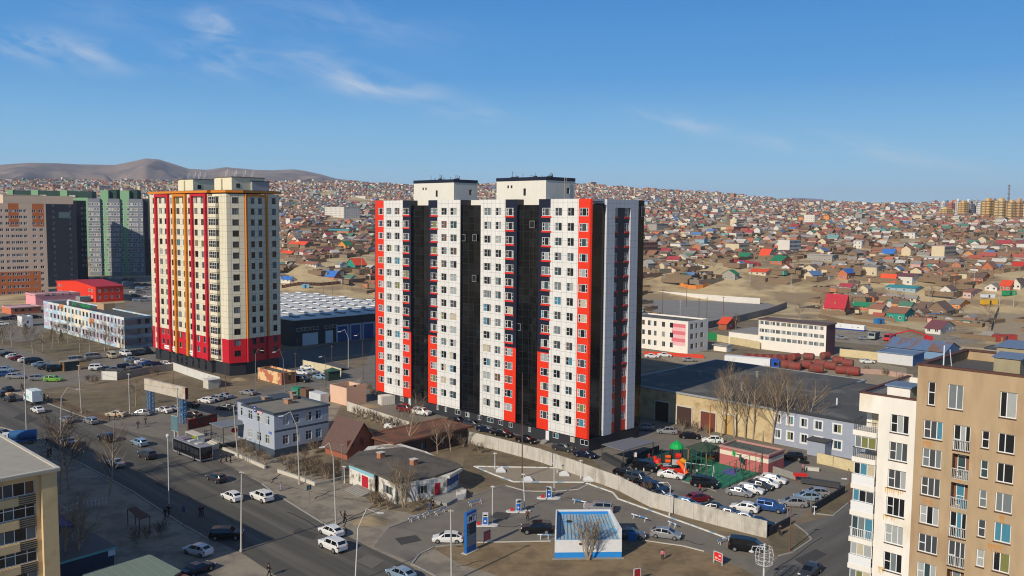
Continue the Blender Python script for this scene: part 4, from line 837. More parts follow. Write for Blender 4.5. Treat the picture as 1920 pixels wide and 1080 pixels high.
# station kiosk
def kiosk():
    bl = M('kiosk_blue', (38, 130, 200), .6, .05, .8); wt = M('kiosk_white', (208, 208, 206), .75, .06, .5); rib = M('kiosk_ribbed_roof', (150, 172, 182), .7, .2, .8, col2=(96, 156, 196), c2=(.5, .6))
    o = at(1040, 1047.5); q = at(1165.5, 1046); X = (q-o); w = X.length; X.normalize(); Y = Vector((-X.y, X.x, 0)); az = DEG(atan2(X.x, X.y))
    b = Bld('kiosk', 'white and blue cashier kiosk with sunken blue ribbed roof in the station forecourt', 'kiosk', tuple(o), lx=w, ly=8.2, h=4.0, az=az); s = b.ly; i0, i1 = .55, w-.2
    m_ = MB()
    def wall(pa, pb, t, zl, zh0, zh1, name='wall'):
        a, c_ = Vector(pa+(0,)), Vector(pb+(0,)); d = (c_-a).normalized(); n_ = Vector((-d.y, d.x, 0))*t; m = MB(); q = [a, c_, c_+n_, a+n_]; z = [zh0, zh1, zh1, zh0]; k = .85
        lo = [(p.x, p.y, zl) for p in q]; mi = [(p.x, p.y, k) for p in q]; hi = [(p.x, p.y, zz) for p, zz in zip(q, z)]
        for i in range(4): j = (i+1) % 4; m.face([lo[i], lo[j], mi[j], mi[i]], 1); m.face([mi[i], mi[j], hi[j], hi[i]], 0)
        m.face(hi, 0); m.build(name, [wt, bl], b.root)
    wall((0, 0), (w, 0), .2, 0, 2.55, 2.55); wall((w, .2), (i1, s), .2, 0, 4.0, 4.0); wall((i1-.2, s), (i0+.6, s), .2, 0, 4.0, 4.0); wall((i0+.4, s), (0, .2), .2, 0, 4.0, 4.0)
    m_.face([(.15, .1, 2.56), (w-.15, .1, 2.56), (i1-.2, s-.1, 3.4), (i0+.6, s-.1, 3.4)]); [m_.face([(.15+(w-.3)*k/17, .1, 2.63), (.15+(w-.3)*k/17+.08, .1, 2.63), (i0+.6+(i1-i0-.8)*k/17+.07, s-.1, 3.44), (i0+.6+(i1-i0-.8)*k/17, s-.1, 3.44)], 1) for k in range(18)]; m_.build('roof', [rib, M('kiosk_rib', (104, 116, 118), .8, .2, 1)], b.root)
    m_ = MB(); m_.box(i0+.7, s-.32, 3.2, i1-.45, s-.22, 3.75); m_.build('roof_upstand', [bl], b.root)
    m_ = MB(); m_.box(-.4, -.5, 0, w+.3, -.003, .12); m_.build('step', [concr2], b.root)
    m_ = MB(); a = random.Random(3)
    for i in range(6): x, y = 1.2+a.random()*1.3, 5.2+a.random()*1.6; m_.box(x, y, 2.9, x+.5, y+.35, 3.05+a.random()*.2)
    m_.build('roof_rubbish', [M('rubbish', (120, 110, 100), .9, .3, 2)], b.root)
    m_ = MB(); m_.tube((2.6, 5.6, 3.05), (2.6, 5.6, 3.2), .42, n=14); m_.build('tyre', [M('rubber', (20, 20, 21), .9, .1)], b.root)
    m_ = MB(); m_.box(3.3, -.12, 1.9, 3.7, -.004, 2.15); m_.build('vent', [brnf], b.root)
kiosk()
m_ = MB(); p = at(1186, 1013); m_.box(-.65, -.5, 0, .65, .5, 1.15); m_.box(-.7, -.55, 1.15, .7, .55, 1.22); tag(m_.build('storage_box', [M('box_blue', (36, 100, 156), .6, .08)], None, p, RAD(-10)), 'blue metal box standing in the shadow right of the kiosk', 'box')
# concrete panel walls
cw = M('concrete_panel_wall', (184, 178, 166), .95, .15, .35, stretch=(1, 1, .4), col2=(154, 148, 136), c2=(.5, .62))
def panelwall(label, pts, h, mat, n=None, plen=6.0, t=.18, post=True, z=0, name='concrete_wall', capm=None, cat='wall', group=None, lines=3):
    P = [at(x, y, z) for x, y in pts]; o = P[0]; r_ = thing(name, label, cat, o, 0, group)
    for a, c in zip(P, P[1:]):
        d = c-a; Ln = d.length; k = max(1, round(Ln/plen)); d.normalize(); ang = atan2(d.y, d.x)
        for i in range(k):
            q = a+d*(Ln*i/k)-o; w = Ln/k; m_ = MB(); m_.box(.1, -t/2, 0, w-.02, t/2, h)
            for j in range(lines): m_.box(.1, -t/2-.03, h*(j+.12)/lines, w-.02, -t/2-.002, h*(j+.92)/lines); m_.box(.1, t/2+.002, h*(j+.12)/lines, w-.02, t/2+.03, h*(j+.92)/lines)
            m_.build('panel', [mat], r_, q, ang)
            if post: m_ = MB(); m_.box(-.1, -t/2-.07, 0, .095, t/2+.07, h+.08); m_.build('post', [capm or mat], r_, q, ang)
    return r_
panelwall('long pale concrete panel wall curving between the residents parking and the station', [(876, 831), (935, 845), (1012, 866), (1075, 888), (1160, 920), (1220, 951), (1262, 962), (1300, 973), (1345, 985), (1390, 997), (1438, 1009)], 2.5, cw)
panelwall('low dark wall closing the residents parking beside the cross street', [(1440, 1006), (1481, 984)], 1.3, M('dark_wall', (52, 52, 54), .9, .1, .5), post=False)
panelwall('long low dark wall between residents parking and the verge by the street', [(1522, 962), (1583, 925)], 1.3, MATS['dark_wall'], post=False)
panelwall('low grey wall behind the row of white cars and pink hut', [(1440, 883), (1492, 900)], 1.2, concr2, post=False)
panelwall('pale concrete wall with drying vines in front of the peach hut', [(652, 770), (700, 787), (742, 801), (768, 810)], 2.2, concr, lines=1)
panelwall('white honeycomb concrete fence panel standing alone by the fenced lot', [(192, 712), (220, 713)], 2.4, M('white_concrete', (206, 204, 194), .9, .1, .8), plen=3.5, lines=5)
panelwall('grey concrete fence along the cream tower yard', [(222, 712), (245, 707), (270, 702), (324, 694)], 2.0, concr2, plen=5)
panelwall('white slab fence in front of the cream tower plinth', [(325, 694), (352, 704), (385, 715), (413, 723)], 2.3, M('white_slab', (200, 198, 190), .9, .1, .8), plen=5)
m_ = MB(); m_.box(-1.5, -1.5, 0, 1.5, 1.5, 2.3); m_.box(-1.7, -1.7, 2.3, 1.7, 1.7, 2.45, 1); m_.build('hut_body', [concr, MATS['white_slab']], thing('gate_hut', 'small white hut with dark side at the end of the white slab fence', 'hut', at(396, 727), RAD(45)))
panelwall('cream concrete wall behind the white cars near the dark warehouse', [(569, 690), (612, 699), (640, 707)], 2.4, M('cream_concrete', (200, 188, 158), .9, .1, .5), plen=6)
panelwall('crumbling cream wall left of the right-hand apartment building', [(1531, 868), (1562, 875), (1610, 888)], 2.0, M('cream_plaster', (196, 180, 140), .95, .15, .6), plen=8, lines=1, post=False)
panelwall('long white wall beyond the grey sports court', [(1200, 553), (1300, 561), (1390, 568), (1425, 570)], 3.2, M('white_wall', (206, 200, 190), .9, .1, .2), plen=12, t=.3, lines=1)
panelwall('grey picket-topped wall rising along the right end of the sports court', [(1310, 620), (1380, 605), (1440, 590), (1475, 577)], 3.0, M('grey_slat', (128, 122, 112), .9, .12, .6), plen=4, lines=1)
panelwall('pale yellow wall between the white workshop block and the truck yard', [(1575, 668), (1640, 675), (1700, 683)], 2.6, MATS['cream_plaster'], plen=6, lines=1)
panelwall('yellowish wall in front of the long white annex', [(1345, 640), (1400, 650), (1425, 655)], 2.6, MATS['cream_plaster'], plen=6, lines=1)
panelwall('green metal gate beside the pink striped block', [(1328, 636), (1352, 641)], 2.8, M('gate_green', (34, 128, 72), .6, .06), plen=4, lines=1, name='metal_gate', cat='gate')
panelwall('bright red low fence along the playground of the pink striped block', [(1208, 665), (1260, 668), (1320, 672)], 1.2, M('fence_red', (196, 62, 40), .7, .06), plen=4, lines=2, name='picket_fence', cat='fence')
panelwall('dark ribbed steel fence panels with a red section by the bus stop', [(353, 806), (407, 793)], 2.2, M('corrugated_dark', (70, 58, 52), .8, .2, .8, col2=(130, 34, 30), c2=(.5, .52)), plen=2, lines=6, name='metal_fence', cat='fence')
# pink utility block
simple('utility_building', 'pink and cream banded utility building beside the green ball court', 'hut', (1440, 890), 1349, 1469, 853, M('rose_wall', (176, 98, 96), .9, .06, .3, grid=(.9, .3, .02), line=(160, 88, 86)), felt, [], mats=[MATS['rose_wall'] if 'rose_wall' in MATS else pk, M('cream_band', (214, 200, 178), .9, .05)], reg=lambda f, s_, z_: 1 if 2.0 < z_ < 2.8 else 0, zb=(2.0, 2.8), par=.4, over=.15, trim=M('rose_trim', (170, 128, 118), .9, .06))
# canopy over the basement ramp
r_ = thing('ramp_canopy', 'grey sheet canopy over a basement ramp at the foot of the striped tower', 'canopy', at(1150, 872))
P = [at(x, y, 2.9)-at(1150, 872) for x, y in ((1128, 834), (1170, 846), (1229, 829), (1184, 821))]; m_ = MB(); m_.prism([(p.x, p.y) for p in P], 2.9, 3.02); m_.build('roof', [M('canopy_grey', (112, 112, 118), .7, .05)], r_)
m_ = MB(); [m_.tube((p.x*.95, p.y, 0), (p.x*.95, p.y, 2.9), .08) for p in P]; m_.build('post', [darkf], r_)
P = [at(x, y)-at(1150, 872) for x, y in ((1128, 862), (1164, 880), (1171, 878), (1135, 858))]; m_ = MB(); m_.prism([(p.x, p.y) for p in P], 0, 1.1); m_.build('ramp_wall', [darkf], r_)
panelwall('dark low wall along the ramp beside the playground', [(1173, 872), (1235, 845)], 1.1, MATS['dark_wall'], post=False)
# yellow warehouse and blue annex on one line
yb = M('yellow_brick_wall', (190, 170, 130), .95, .1, .3, col2=(156, 134, 98), c2=(.5, .62)); wroof = M('black_bitumen', (82, 80, 76), .9, .14, .12, col2=(104, 100, 94), c2=(.5, .62))
o = at(1448, 831); WH = simple('brick_warehouse', 'large yellow-brick warehouse with wide black flat roof behind the row of bare trees', 'warehouse', tuple(o), 1150, None, None, yb, wroof, [], lx=46, h=7.3, over=.3, par=.08, trim=M('roof_edge_metal', (150, 150, 150), .6, .05))
b = WH
for a, c, z, mm in ((1314.5, 1342, 4.0, M('gate_rust', (104, 56, 44), .8, .15, .8)), (1270, 1297, 4.2, M('gate_dark', (64, 44, 40), .8, .12, .8)), (1229, 1254, 4.4, brnf), (1357, 1378, 4.2, M('gate_ochre', (176, 146, 92), .8, .1))):
    sa, sb = sorted((b.sW(a, 2), b.sW(c, 2))); m_ = MB(); m_.box(-.1, sa, 0, -.004, sb, z); g_ = m_.build('gate', [mm], b.root); m_ = MB(); m_.box(-.25, sa-.3, z, -.005, sb+.3, z+.3); m_.box(-.2, sa-.3, 0, -.006, sa-.01, z-.01); m_.box(-.2, sb+.01, 0, -.006, sb+.3, z-.01); m_.build('frame', [concr], g_)
for i, (x, y, h_) in enumerate(((12, 14, 1.6), (20, 30, 1.0), (14, 45, 1.0), (28, 38, .8), (30, 20, 1.2), (22, 58, .8))):
    m_ = MB(); m_.tube((x, y, b.h-.1), (x, y, b.h+h_), .25, n=8); m_.tube((x, y, b.h+h_), (x, y, b.h+h_+.2), .45, n=8); m_.build('roof_vent', [concr2], b.root)
ba = M('blue_annex_wall', (146, 152, 164), .9, .07, .3, grid=(60, .5, .02), line=(124, 140, 164))
q = o-b.Y*26; BA = simple('annex_building', 'blue-grey two-storey building with white window frames behind bare trees on the right', 'building', (q.x, q.y, 0), None, None, None, ba, wroof, [1.4, 4.6], lx=40, ly=25.9, h=7.5, over=.3, par=.08, W_=((1453, 1463), (1476, 1487), (1502, 1513), (1528, 1541), (1563, 1577)), wh=1.6, trim=darkf)
for a, c in ((1453, 1463), (1476, 1487), (1502, 1513), (1528, 1541), (1563, 1577)):
    for z in (1.4, 4.6):
        sa, sb = sorted((BA.sW(a, z+.7), BA.sW(c, z+.7))); m_ = MB(); f_ = .28; m_.box(-.06, sa-f_, z-f_, -.005, sb+f_, z-.003); m_.box(-.06, sa-f_, z+1.603, -.005, sb+f_, z+1.6+f_); m_.box(-.06, sa-f_, z, -.005, sa-.003, z+1.6); m_.box(-.06, sb+.003, z, -.005, sb+f_, z+1.6); m_.build('window_surround', [pvc], BA.root)
m_ = MB(); s_ = BA.sW(1541, 2); m_.box(-3, s_-2, 0, -.01, s_+1.6, 2.9); m_.box(-3.3, s_-2.3, 2.9, -.01, s_+1.9, 3.1, 1); m_.build('porch', [MATS['blue_annex_wall'], darkf], BA.root)
for x, y in ((12, 18), (18, 9)): m_ = MB(); m_.tube((x, y, BA.h-.1), (x, y, BA.h+1.4), .16, n=8); m_.build('vent_pipe', [pvc], BA.root)
# pink striped block and white workshop block
ww_ = M('white_block_wall', (220, 214, 202), .9, .06, .3); ps = M('pink_stripe', (206, 110, 118), .85, .05, .3); gsh = M('grey_plaster', (150, 144, 140), .9, .05, .3)
def r1(f, s_, z_):
    if f == 'W' and 1 < s_ < 6.5 and 2.5 < z_ < 10: return 1 if int(z_/1.25) % 2 else 2
    return 0
simple('kindergarten_building', 'three-storey white block with pink stripes behind the yellow-brick warehouse', 'building', (1289, 664), 1175, 1326.5, 603, ww_, felt, [1.6, 5.0, 8.4], W_=((1215, 1221), (1226, 1231), (1241, 1247), (1256, 1262), (1191, 1197), (1204, 1209)), S_=((1294, 1300), (1304, 1308), (1313, 1319)), wh=1.7, mats=[ww_, ps, M('pale_pink', (216, 170, 170), .85, .05)], reg=r1, xb=(1, 6.5), zb=tuple(1.25*i for i in range(2, 9)), fm=darkf)
simple('workshop_building', 'long white four-storey block with ribbon windows behind the red tanks', 'building', (1547.5, 669), 1421, 1564.5, 609, ww_, brf, [3.3+.0, 6.0, 8.75], W_=[(1424+i*10.2, 1432.6+i*10.2) for i in range(12)], wh=1.35, mats=[ww_, M('maroon_side', (96, 62, 66), .85, .06)], reg=lambda f, s_, z_: 1 if f == 'S' else 0, xs=(.25, .5, .75), over=.3, par=.1, trim=brf)
b = Bld('annex', 'long low white annex left of the white workshop block', 'annex', (1424, 651), 1366, None, 627, 18, None, None); m_ = MB(); m_.box(0, 0, 0, b.lx, b.ly, b.h-.2); m_.build('wall', [ww_], b.root); m_ = MB(); m_.box(-.2, -.2, b.h-.2, b.lx+.2, b.ly+.2, b.h); m_.build('roof', [concr2], b.root)
gable('brick_hut', 'small brick house with orange-red roof beside the white annex', 'house', (1362, 619), 1347, 1382, 607, M('orange_roof', (206, 74, 42), .7, .08, .4), bh, 2.2, S_=((1368, 1372),), z0=0)
simple('red_kiosk', 'tiny white pavilion with grey roof beside the pink striped block', 'hut', (1362, 660), 1338, 1372, 648, ww_, concr2, [], over=.5, par=.1, trim=concr2)
simple('site_cabin', 'long white portable cabin with blue base beyond the workshop block', 'cabin', (1620, 622), 1565, 1624, 611, pvc, concr2, [1.2], W_=((1574, 1577), (1597, 1600), (1607, 1611)), wh=1.2, mats=[pvc, M('cabin_blue', (30, 60, 130), .6, .05)], reg=lambda f, s_, z_: 1 if z_ < .6 else 0, zb=(.6,))
bs = M('blue_sheet_roof', (104, 122, 146), .7, .08, .5); bsr = M('blue_rusty_sheet', (92, 116, 150), .8, .1, .3, stretch=(1.2, .05, 1), rotz=44, col2=(120, 92, 76), c2=(.45, .55)); wb = M('white_brick_wall', (196, 196, 196), .9, .1, .8)
simple('store_building', 'white brick store with blue roof in front of the rusty blue shed', 'store', (1711, 687), 1645, 1732, 665, wb, bs, [], mats=[wb, M('blue_side_wall', (60, 104, 150), .8, .08)], reg=lambda f, s_, z_: 1 if f == 'S' else 0, over=.3, par=.15, trim=bs)
gable('long_shed', 'long shed with striped blue and rusty metal roof behind the white brick store', 'shed', (1770, 676), 1660, None, 660, bsr, M('shed_blue', (110, 140, 170), .8, .1), 2.4, lx=15, ridge='Y', z0=0)
simple('garage_building', 'low building with black flat roof right of the rusty blue shed', 'garage', (1880, 666), 1846, 1895, 655, concr2, felt, [], over=.3, par=.1, trim=darkf)
# demolished yard walls
panelwall('broken brick wall remains behind the blue-grey annex', [(1600, 700), (1650, 702), (1712, 712)], 1.5, M('rubble_pink', (168, 140, 126), .95, .2, .8), post=False, lines=1)
# ------------------------------------------------------------------ foreground right apartments
tanw = M('tan_render', (166, 144, 114), .95, .16, .3, stretch=(1, 1, .3), col2=(150, 126, 98), c2=(.52, .66)); crw = M('cream_render_wall', (218, 213, 202), .95, .11, .3, stretch=(1, 1, .3), col2=(204, 194, 174), c2=(.6, .72)); stain = M('rust_stain', (160, 96, 42), .95, .2, 1.2)
wv = [1, 2, 3, 0]
def right_block():
    A = azv(-135.94)   # toward the camera along the front
    pY = at(1722, 1078, 0); D0 = 91.0; v = ray(1722, 678.7); t = D0/v.dot(FV); top = Vector((v.x*t, v.y*t, H+v.z*t)); o = Vector((top.x, top.y, 0)); h = top.z
    b = Bld('apartment_building', 'tan rendered apartment building with rust stains, in the right foreground', 'apartment building', tuple(o), lx=15, ly=22, h=h)
    # local: facade W runs from y=-LEN (off frame) to y=0 at the white block
    LEN = 24.0; sW = lambda px, z: solve_s(b.o+Vector((0, 0, z)), b.Y, px)
    def zz(px, py): s_ = sW(px, 20); q = b.o+b.Y*s_; return zat(tuple(q), px, py)
    K = 2.4556; cx = lambda u: 1560+u/K; cy = lambda u: 640+u/K
    hs = []; spec = []
    def addw(u0, u1, v0, v1, xs, kind='w', zs=()):
        za, zb_ = zz(cx((u0+u1)/2), cy(v1)), zz(cx((u0+u1)/2), cy(v0)); zm = (za+zb_)/2; sa, sb = sorted((sW(cx(u0), zm), sW(cx(u1), zm))); hs.append((sa, sb, za, zb_)); spec.append((sa, sb, za, zb_, xs, zs, kind))
    addw(441, 475, 188, 296, (), zs=(.55,)); addw(533, 604, 201, 315, (.55,)); addw(772, 851, 235, 355, (.4,))
    sp = 130.6
    for k in range(6): addw(421-k*6.2, 509-k*6.2, 367+k*sp, 452+k*sp, (.36, .68), zs=(.5,))
    for k in range(1, 6): addw(688-k*6+6, 724-k*6+6, 413+(k-1)*sp*1.04, 494+(k-1)*sp*1.04, (), zs=(.5,))
    for k in range(1, 6): addw(763-k*6+6, 841-k*6+6, 427+(k-1)*sp*1.045, 517+(k-1)*sp*1.045, (.42,))
    for k in range(6):
        u = 558-k*6.3; v = 388+k*133
        addw(u, u+78, v, v+118, (.4, .7), 'b' if k in (1, 2, 5) else 'w', zs=(.42,))
    mb = MB(); facade(mb, (0, 0, 0), (0, 1, 0), -LEN, 0, 0, h-.3, hs, (1, 0, 0), .25, lambda s_, z_: 0)
    facade(mb, (0, -LEN, 0), (1, 0, 0), 0, 15, 0, h-.3, [], (0, 1, 0), .1, lambda s_, z_: 0); facade(mb, (15, -LEN, 0), (0, 1, 0), 0, LEN, 0, h-.3, [], (-1, 0, 0), .1, lambda s_, z_: 0); facade(mb, (0, 0, 0), (1, 0, 0), 0, 15, 0, h-.3, [], (0, -1, 0), .1, lambda s_, z_: 0)
    mb.build('wall', [tanw], b.root)
    for sa, sb, za, zb_, xs, zs, kind in spec:
        if kind == 'b':
            m_ = MB(); m_.box(.05, sa+.004, za, 1.0, sb-.004, za+.04, 1); m_.box(1.0, sa, za-.1, 1.1, sb, zb_+.1, 0); m_.face([(.25, sa, za), (1.0, sa, za), (1.0, sa, zb_), (.25, sa, zb_)], 0); m_.face([(.25, sb, za), (1.0, sb, za), (1.0, sb, zb_), (.25, sb, zb_)], 0); m_.face([(.25, sa, zb_), (1.0, sa, zb_), (1.0, sb, zb_), (.25, sb, zb_)], 0)
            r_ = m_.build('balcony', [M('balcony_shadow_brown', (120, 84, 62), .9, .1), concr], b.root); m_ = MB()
            for i in range(11): y = sa+(sb-sa)*i/10; m_.box(-.02, y-.02, za+.05, .02, y+.02, za+1.05)
            m_.box(-.03, sa, za+1.05, .03, sb, za+1.12); m_.box(-.03, sa, za+.02, .03, sb, za+.08); m_.build('railing', [M('rail_white', (180, 178, 172), .6, .05)], r_)
            m_ = MB(); m_.box(.5, sa+.2, za+.05, .9, (sa+sb)/2, za+.8); m_.build('clutter', [CUR[rnd.randrange(6)]], r_)
            window(r_, (.98, (sa*.4+sb*.6), za+.1), -pi/2, (sb-sa)*.5, (zb_-za)*.85, (), (.45,))
        else:
            window(b.root, (.2, (sa+sb)/2, za), -pi/2, sb-sa, zb_-za, xs, zs, fw=.09, skip=('half',) if len(xs) > 1 else ())
            m_ = MB(); m_.box(-.1, sa-.05, za-.08, .0, sb+.05, za-.005); m_.build('window_sill', [brnf], b.root)
            if zb_-za > 2.4 and len(xs) > 1:
                m_ = MB()
                for i in range(11): y = sa+(sb-sa)*i/10; m_.box(-.1, y-.02, za+.05, -.06, y+.02, za+1.05)
                m_.box(-.11, sa, za+1.05, -.05, sb, za+1.12); m_.build('railing', [M('rail_white', (180, 178, 172), .6, .05)], b.root)
    rs = random.Random(5)
    # roof with parapet, stair heads
    b.roofslab([M('roof_bitumen', (88, 86, 83), .9, .1, .3), tanw], 1.0, .35, x0=0, y0=-LEN, x1=15, y1=0, h=h-.3)
    m_ = MB(); m_.box(-.12, -LEN, h-.3, .5, 0, h-.12); m_.box(-.12, -.5, h-.301, 15, .12, h-.13); m_.box(14.5, -LEN, h-.3, 15.1, -.5, h-.12); m_.build('coping', [M('brown_coping', (88, 56, 44), .7, .1)], b.root)
    for (x, y, w_, d_, z_) in ((3.2, -6.2, 2.4, 2.6, 2.2), (8.5, -5.0, 3, 4.5, 2.6), (9.5, -11.5, 3.6, 3, 2.2)):
        m_ = MB(); m_.box(x, y-w_, h-1.6, x+d_, y, h-1.3+z_); m_.build('stair_head', [M('grey_buff', (150, 140, 112), .9, .1, .5)], b.root); m_ = MB(); m_.face([(x-.2, y-w_-.2, h-1.25+z_), (x-.2, y+.2, h-1.25+z_), (x+d_+.2, y+.2, h-1.0+z_), (x+d_+.2, y-w_-.2, h-1.0+z_)]); m_.box(x-.2, y-w_-.2, h-1.3+z_, x+d_+.2, y+.2, h-1.26+z_); m_.build('stair_head_roof', [bs], b.root)
    m_ = MB(); m_.tube((3, -1.5, h-1.3), (3, -1.5, h+1.6), .07, n=6); m_.tube((3.6, -2.2, h-1.3), (3.2, -2.0, h+1.2), .04, n=5); m_.lathe([(0, .0), (.35, .08), (.45, .2)], 12, (2.2, -2.6, h-.9)); m_.build('antenna', [pvc], b.root)
    # rust stains below some windows: thin runs of discoloured render
    for u0, u1, v0, v1 in ((412, 450, 456, 486), (425, 470, 730, 758), (775, 800, 800, 845), (728, 800, 930, 975), (240, 300, 675, 700)): pass
    # white block on the left
    b2 = Bld('apartment_building', 'cream white apartment block with corner balconies, left of the tan one', 'apartment building', tuple(b.o), lx=14, ly=6.6, h=b.h)
    sW2 = lambda px, z: solve_s(b2.o+Vector((0, 0, z)), b2.Y, px); LY = sW2(1612, 27); h2 = zat(tuple(b2.o+b2.Y*LY), 1612, 736)
    def z2(px, py): return zat(tuple(b2.o+b2.Y*sW2(px, 18)), px, py)
    hs2 = []
    for k in range(7):
        u0, u1, v0, v1 = 269-k*6.6, 353-k*6.6, 341+k*126.4, 425+k*127
        zm = z2(cx(u0), cy((v0+v1)/2)); sa, sb = sorted((sW2(cx(u0), zm), sW2(cx(u1), zm))); hs2.append((sa, sb, z2(cx(u0+40), cy(v1)), z2(cx(u0+40), cy(v0))))
    mb = MB(); yB = sW2(cx(213), 24)   # loggia column boundary
    bal = [(z2(cx(170), cy(415+k*124.5)), z2(cx(170), cy(328+k*126))) for k in range(7)]
    facade(mb, (0, 0, 0), (0, 1, 0), .004, yB, 0, h2, hs2, (1, 0, 0), .25, lambda s_, z_: 0)
    facade(mb, (0, 0, 0), (0, 1, 0), yB, LY, bal[0][1], h2, [], (1, 0, 0), .25, lambda s_, z_: 0)
    facade(mb, (0, LY, 0), (1, 0, 0), 0, 14, bal[0][1], h2, [], (0, -1, 0), .1, lambda s_, z_: 0); facade(mb, (0, LY, 0), (1, 0, 0), 2.2, 14, 0, bal[0][1], [], (0, -1, 0), .1, lambda s_, z_: 0)
    facade(mb, (14, 0, 0), (0, 1, 0), .004, LY, 0, h2, [], (-1, 0, 0), .1, lambda s_, z_: 0)
    mb.face([(0, yB, 0), (2.2, yB, 0), (2.2, yB, bal[0][1]), (0, yB, bal[0][1])]); mb.face([(2.2, yB, 0), (2.2, LY, 0), (2.2, LY, bal[0][1]), (2.2, yB, bal[0][1])]); mb.face([(0, yB, bal[0][1]), (2.2, yB, bal[0][1]), (2.2, LY, bal[0][1]), (0, LY, bal[0][1])])
    mb.build('wall', [crw], b2.root)
    for sa, sb, za, zb_ in hs2:
        window(b2.root, (.2, (sa+sb)/2, za), -pi/2, sb-sa, zb_-za, (.36, .68), (.5,), fw=.08, skip=('half',)); m_ = MB(); m_.box(-.1, sa-.05, za-.08, 0, sb+.05, za-.005); m_.build('window_sill', [brnf], b2.root)
    for k, (za, zb_) in enumerate(bal):
        m_ = MB(); m_.box(-.35, yB+.004, za-.55, 2.19, LY+.45, za); r_ = m_.build('balcony', [crw], b2.root); m_ = MB()
        if k in (0, 1, 4): 
            for i in range(12): y = yB+.15+(LY+.35-yB-.2)*i/11; m_.box(-.3, y-.02, za, -.26, y+.02, za+1.0)
            m_.box(-.31, yB+.05, za+1.0, -.25, LY+.4, za+1.06); [m_.box(x-.02, LY+.37, za, x+.02, LY+.41, za+1.0) for x in (.1, .5, .9, 1.3, 1.7)]; m_.box(-.3, LY+.37, za+1.0, 2.1, LY+.42, za+1.06); m_.build('railing', [darkf if k in (0, 1) else pvc], r_)
        else: m_.box(-.3, yB+.05, za, -.24, LY+.4, za+1.05); m_.box(-.3, LY+.36, za, 2.1, LY+.41, za+1.05); m_.build('railing_panel', [pvc], r_)
        if k > 0:
            zt_ = bal[k-1][0]-.56; window(r_, (-.1, (yB+LY)/2+.15, za+(1.05 if k != 4 else .05)), -pi/2, LY-yB+.2, zt_-za-1.1 if k != 4 else zt_-za-.1, (.3, .62), (), fw=.08, pm=[rnd.choice(CUR+WG) for _ in range(3)])
            window(r_, (1.1, LY+.3, za+1.05), pi, 2.0, zt_-za-1.1, (.5,), (), fw=.08)
        else: window(r_, (2.1, (yB+LY)/2, za+.1), -pi/2, 1.0, 2.0, (), ())
    b2.ly = LY; b2.roofslab([MATS['roof_bitumen'], crw], .9, .3, x0=0, y0=.004, x1=14, y1=LY, h=h2); m_ = MB(); m_.box(-.1, .004, h2+.003, .4, LY+.1, h2+.14); m_.box(-.1, LY-.35, h2+.004, 14.1, LY+.1, h2+.143); m_.build('coping', [MATS['brown_coping']], b2.root)
    m_ = MB(); m_.box(1.5, 1.2, h2-1, 4.2, 3.6, h2+.9); m_.box(1.3, 1.0, h2+.9, 4.4, 3.8, h2+1.05, 1); m_.build('roof_vent', [crw, bs], b2.root)
    # stains painted on the render
    for br, SW, ZZ, lst in ((b, sW, zz, ((412, 452, 456, 488), (428, 470, 728, 758), (778, 802, 800, 845), (730, 800, 930, 972), (560, 600, 632, 645))), (b2, sW2, z2, ((246, 335, 668, 712), (232, 262, 1038, 1075), (245, 300, 795, 830)))):
        for u0, u1, v0, v1 in lst:
            s0, s1 = sorted((SW(cx(u0), 20), SW(cx(u1), 20))); za, zb_ = ZZ(cx(u0), cy(v1)), ZZ(cx(u0), cy(v0)); m_ = MB(); n = 9
            ytop = zb_
            for i in range(n):
                ya, yb_ = s0+(s1-s0)*i/n, s0+(s1-s0)*(i+.92)/n; f = rs.uniform(.35, 1); m_.face([(-.012, ya, ytop), (-.012, yb_, ytop), (-.012, (ya+yb_)/2+.02, ytop-(ytop-za)*f), (-.012, (ya+yb_)/2-.02, ytop-(ytop-za)*f)])
            m_.build('stain', [M('rust_streak', (178, 128, 72), .95, .1, 1.2) if br is b else M('rust_streak_pale', (206, 170, 112), .95, .1, 1.2)], br.root)
right_block()
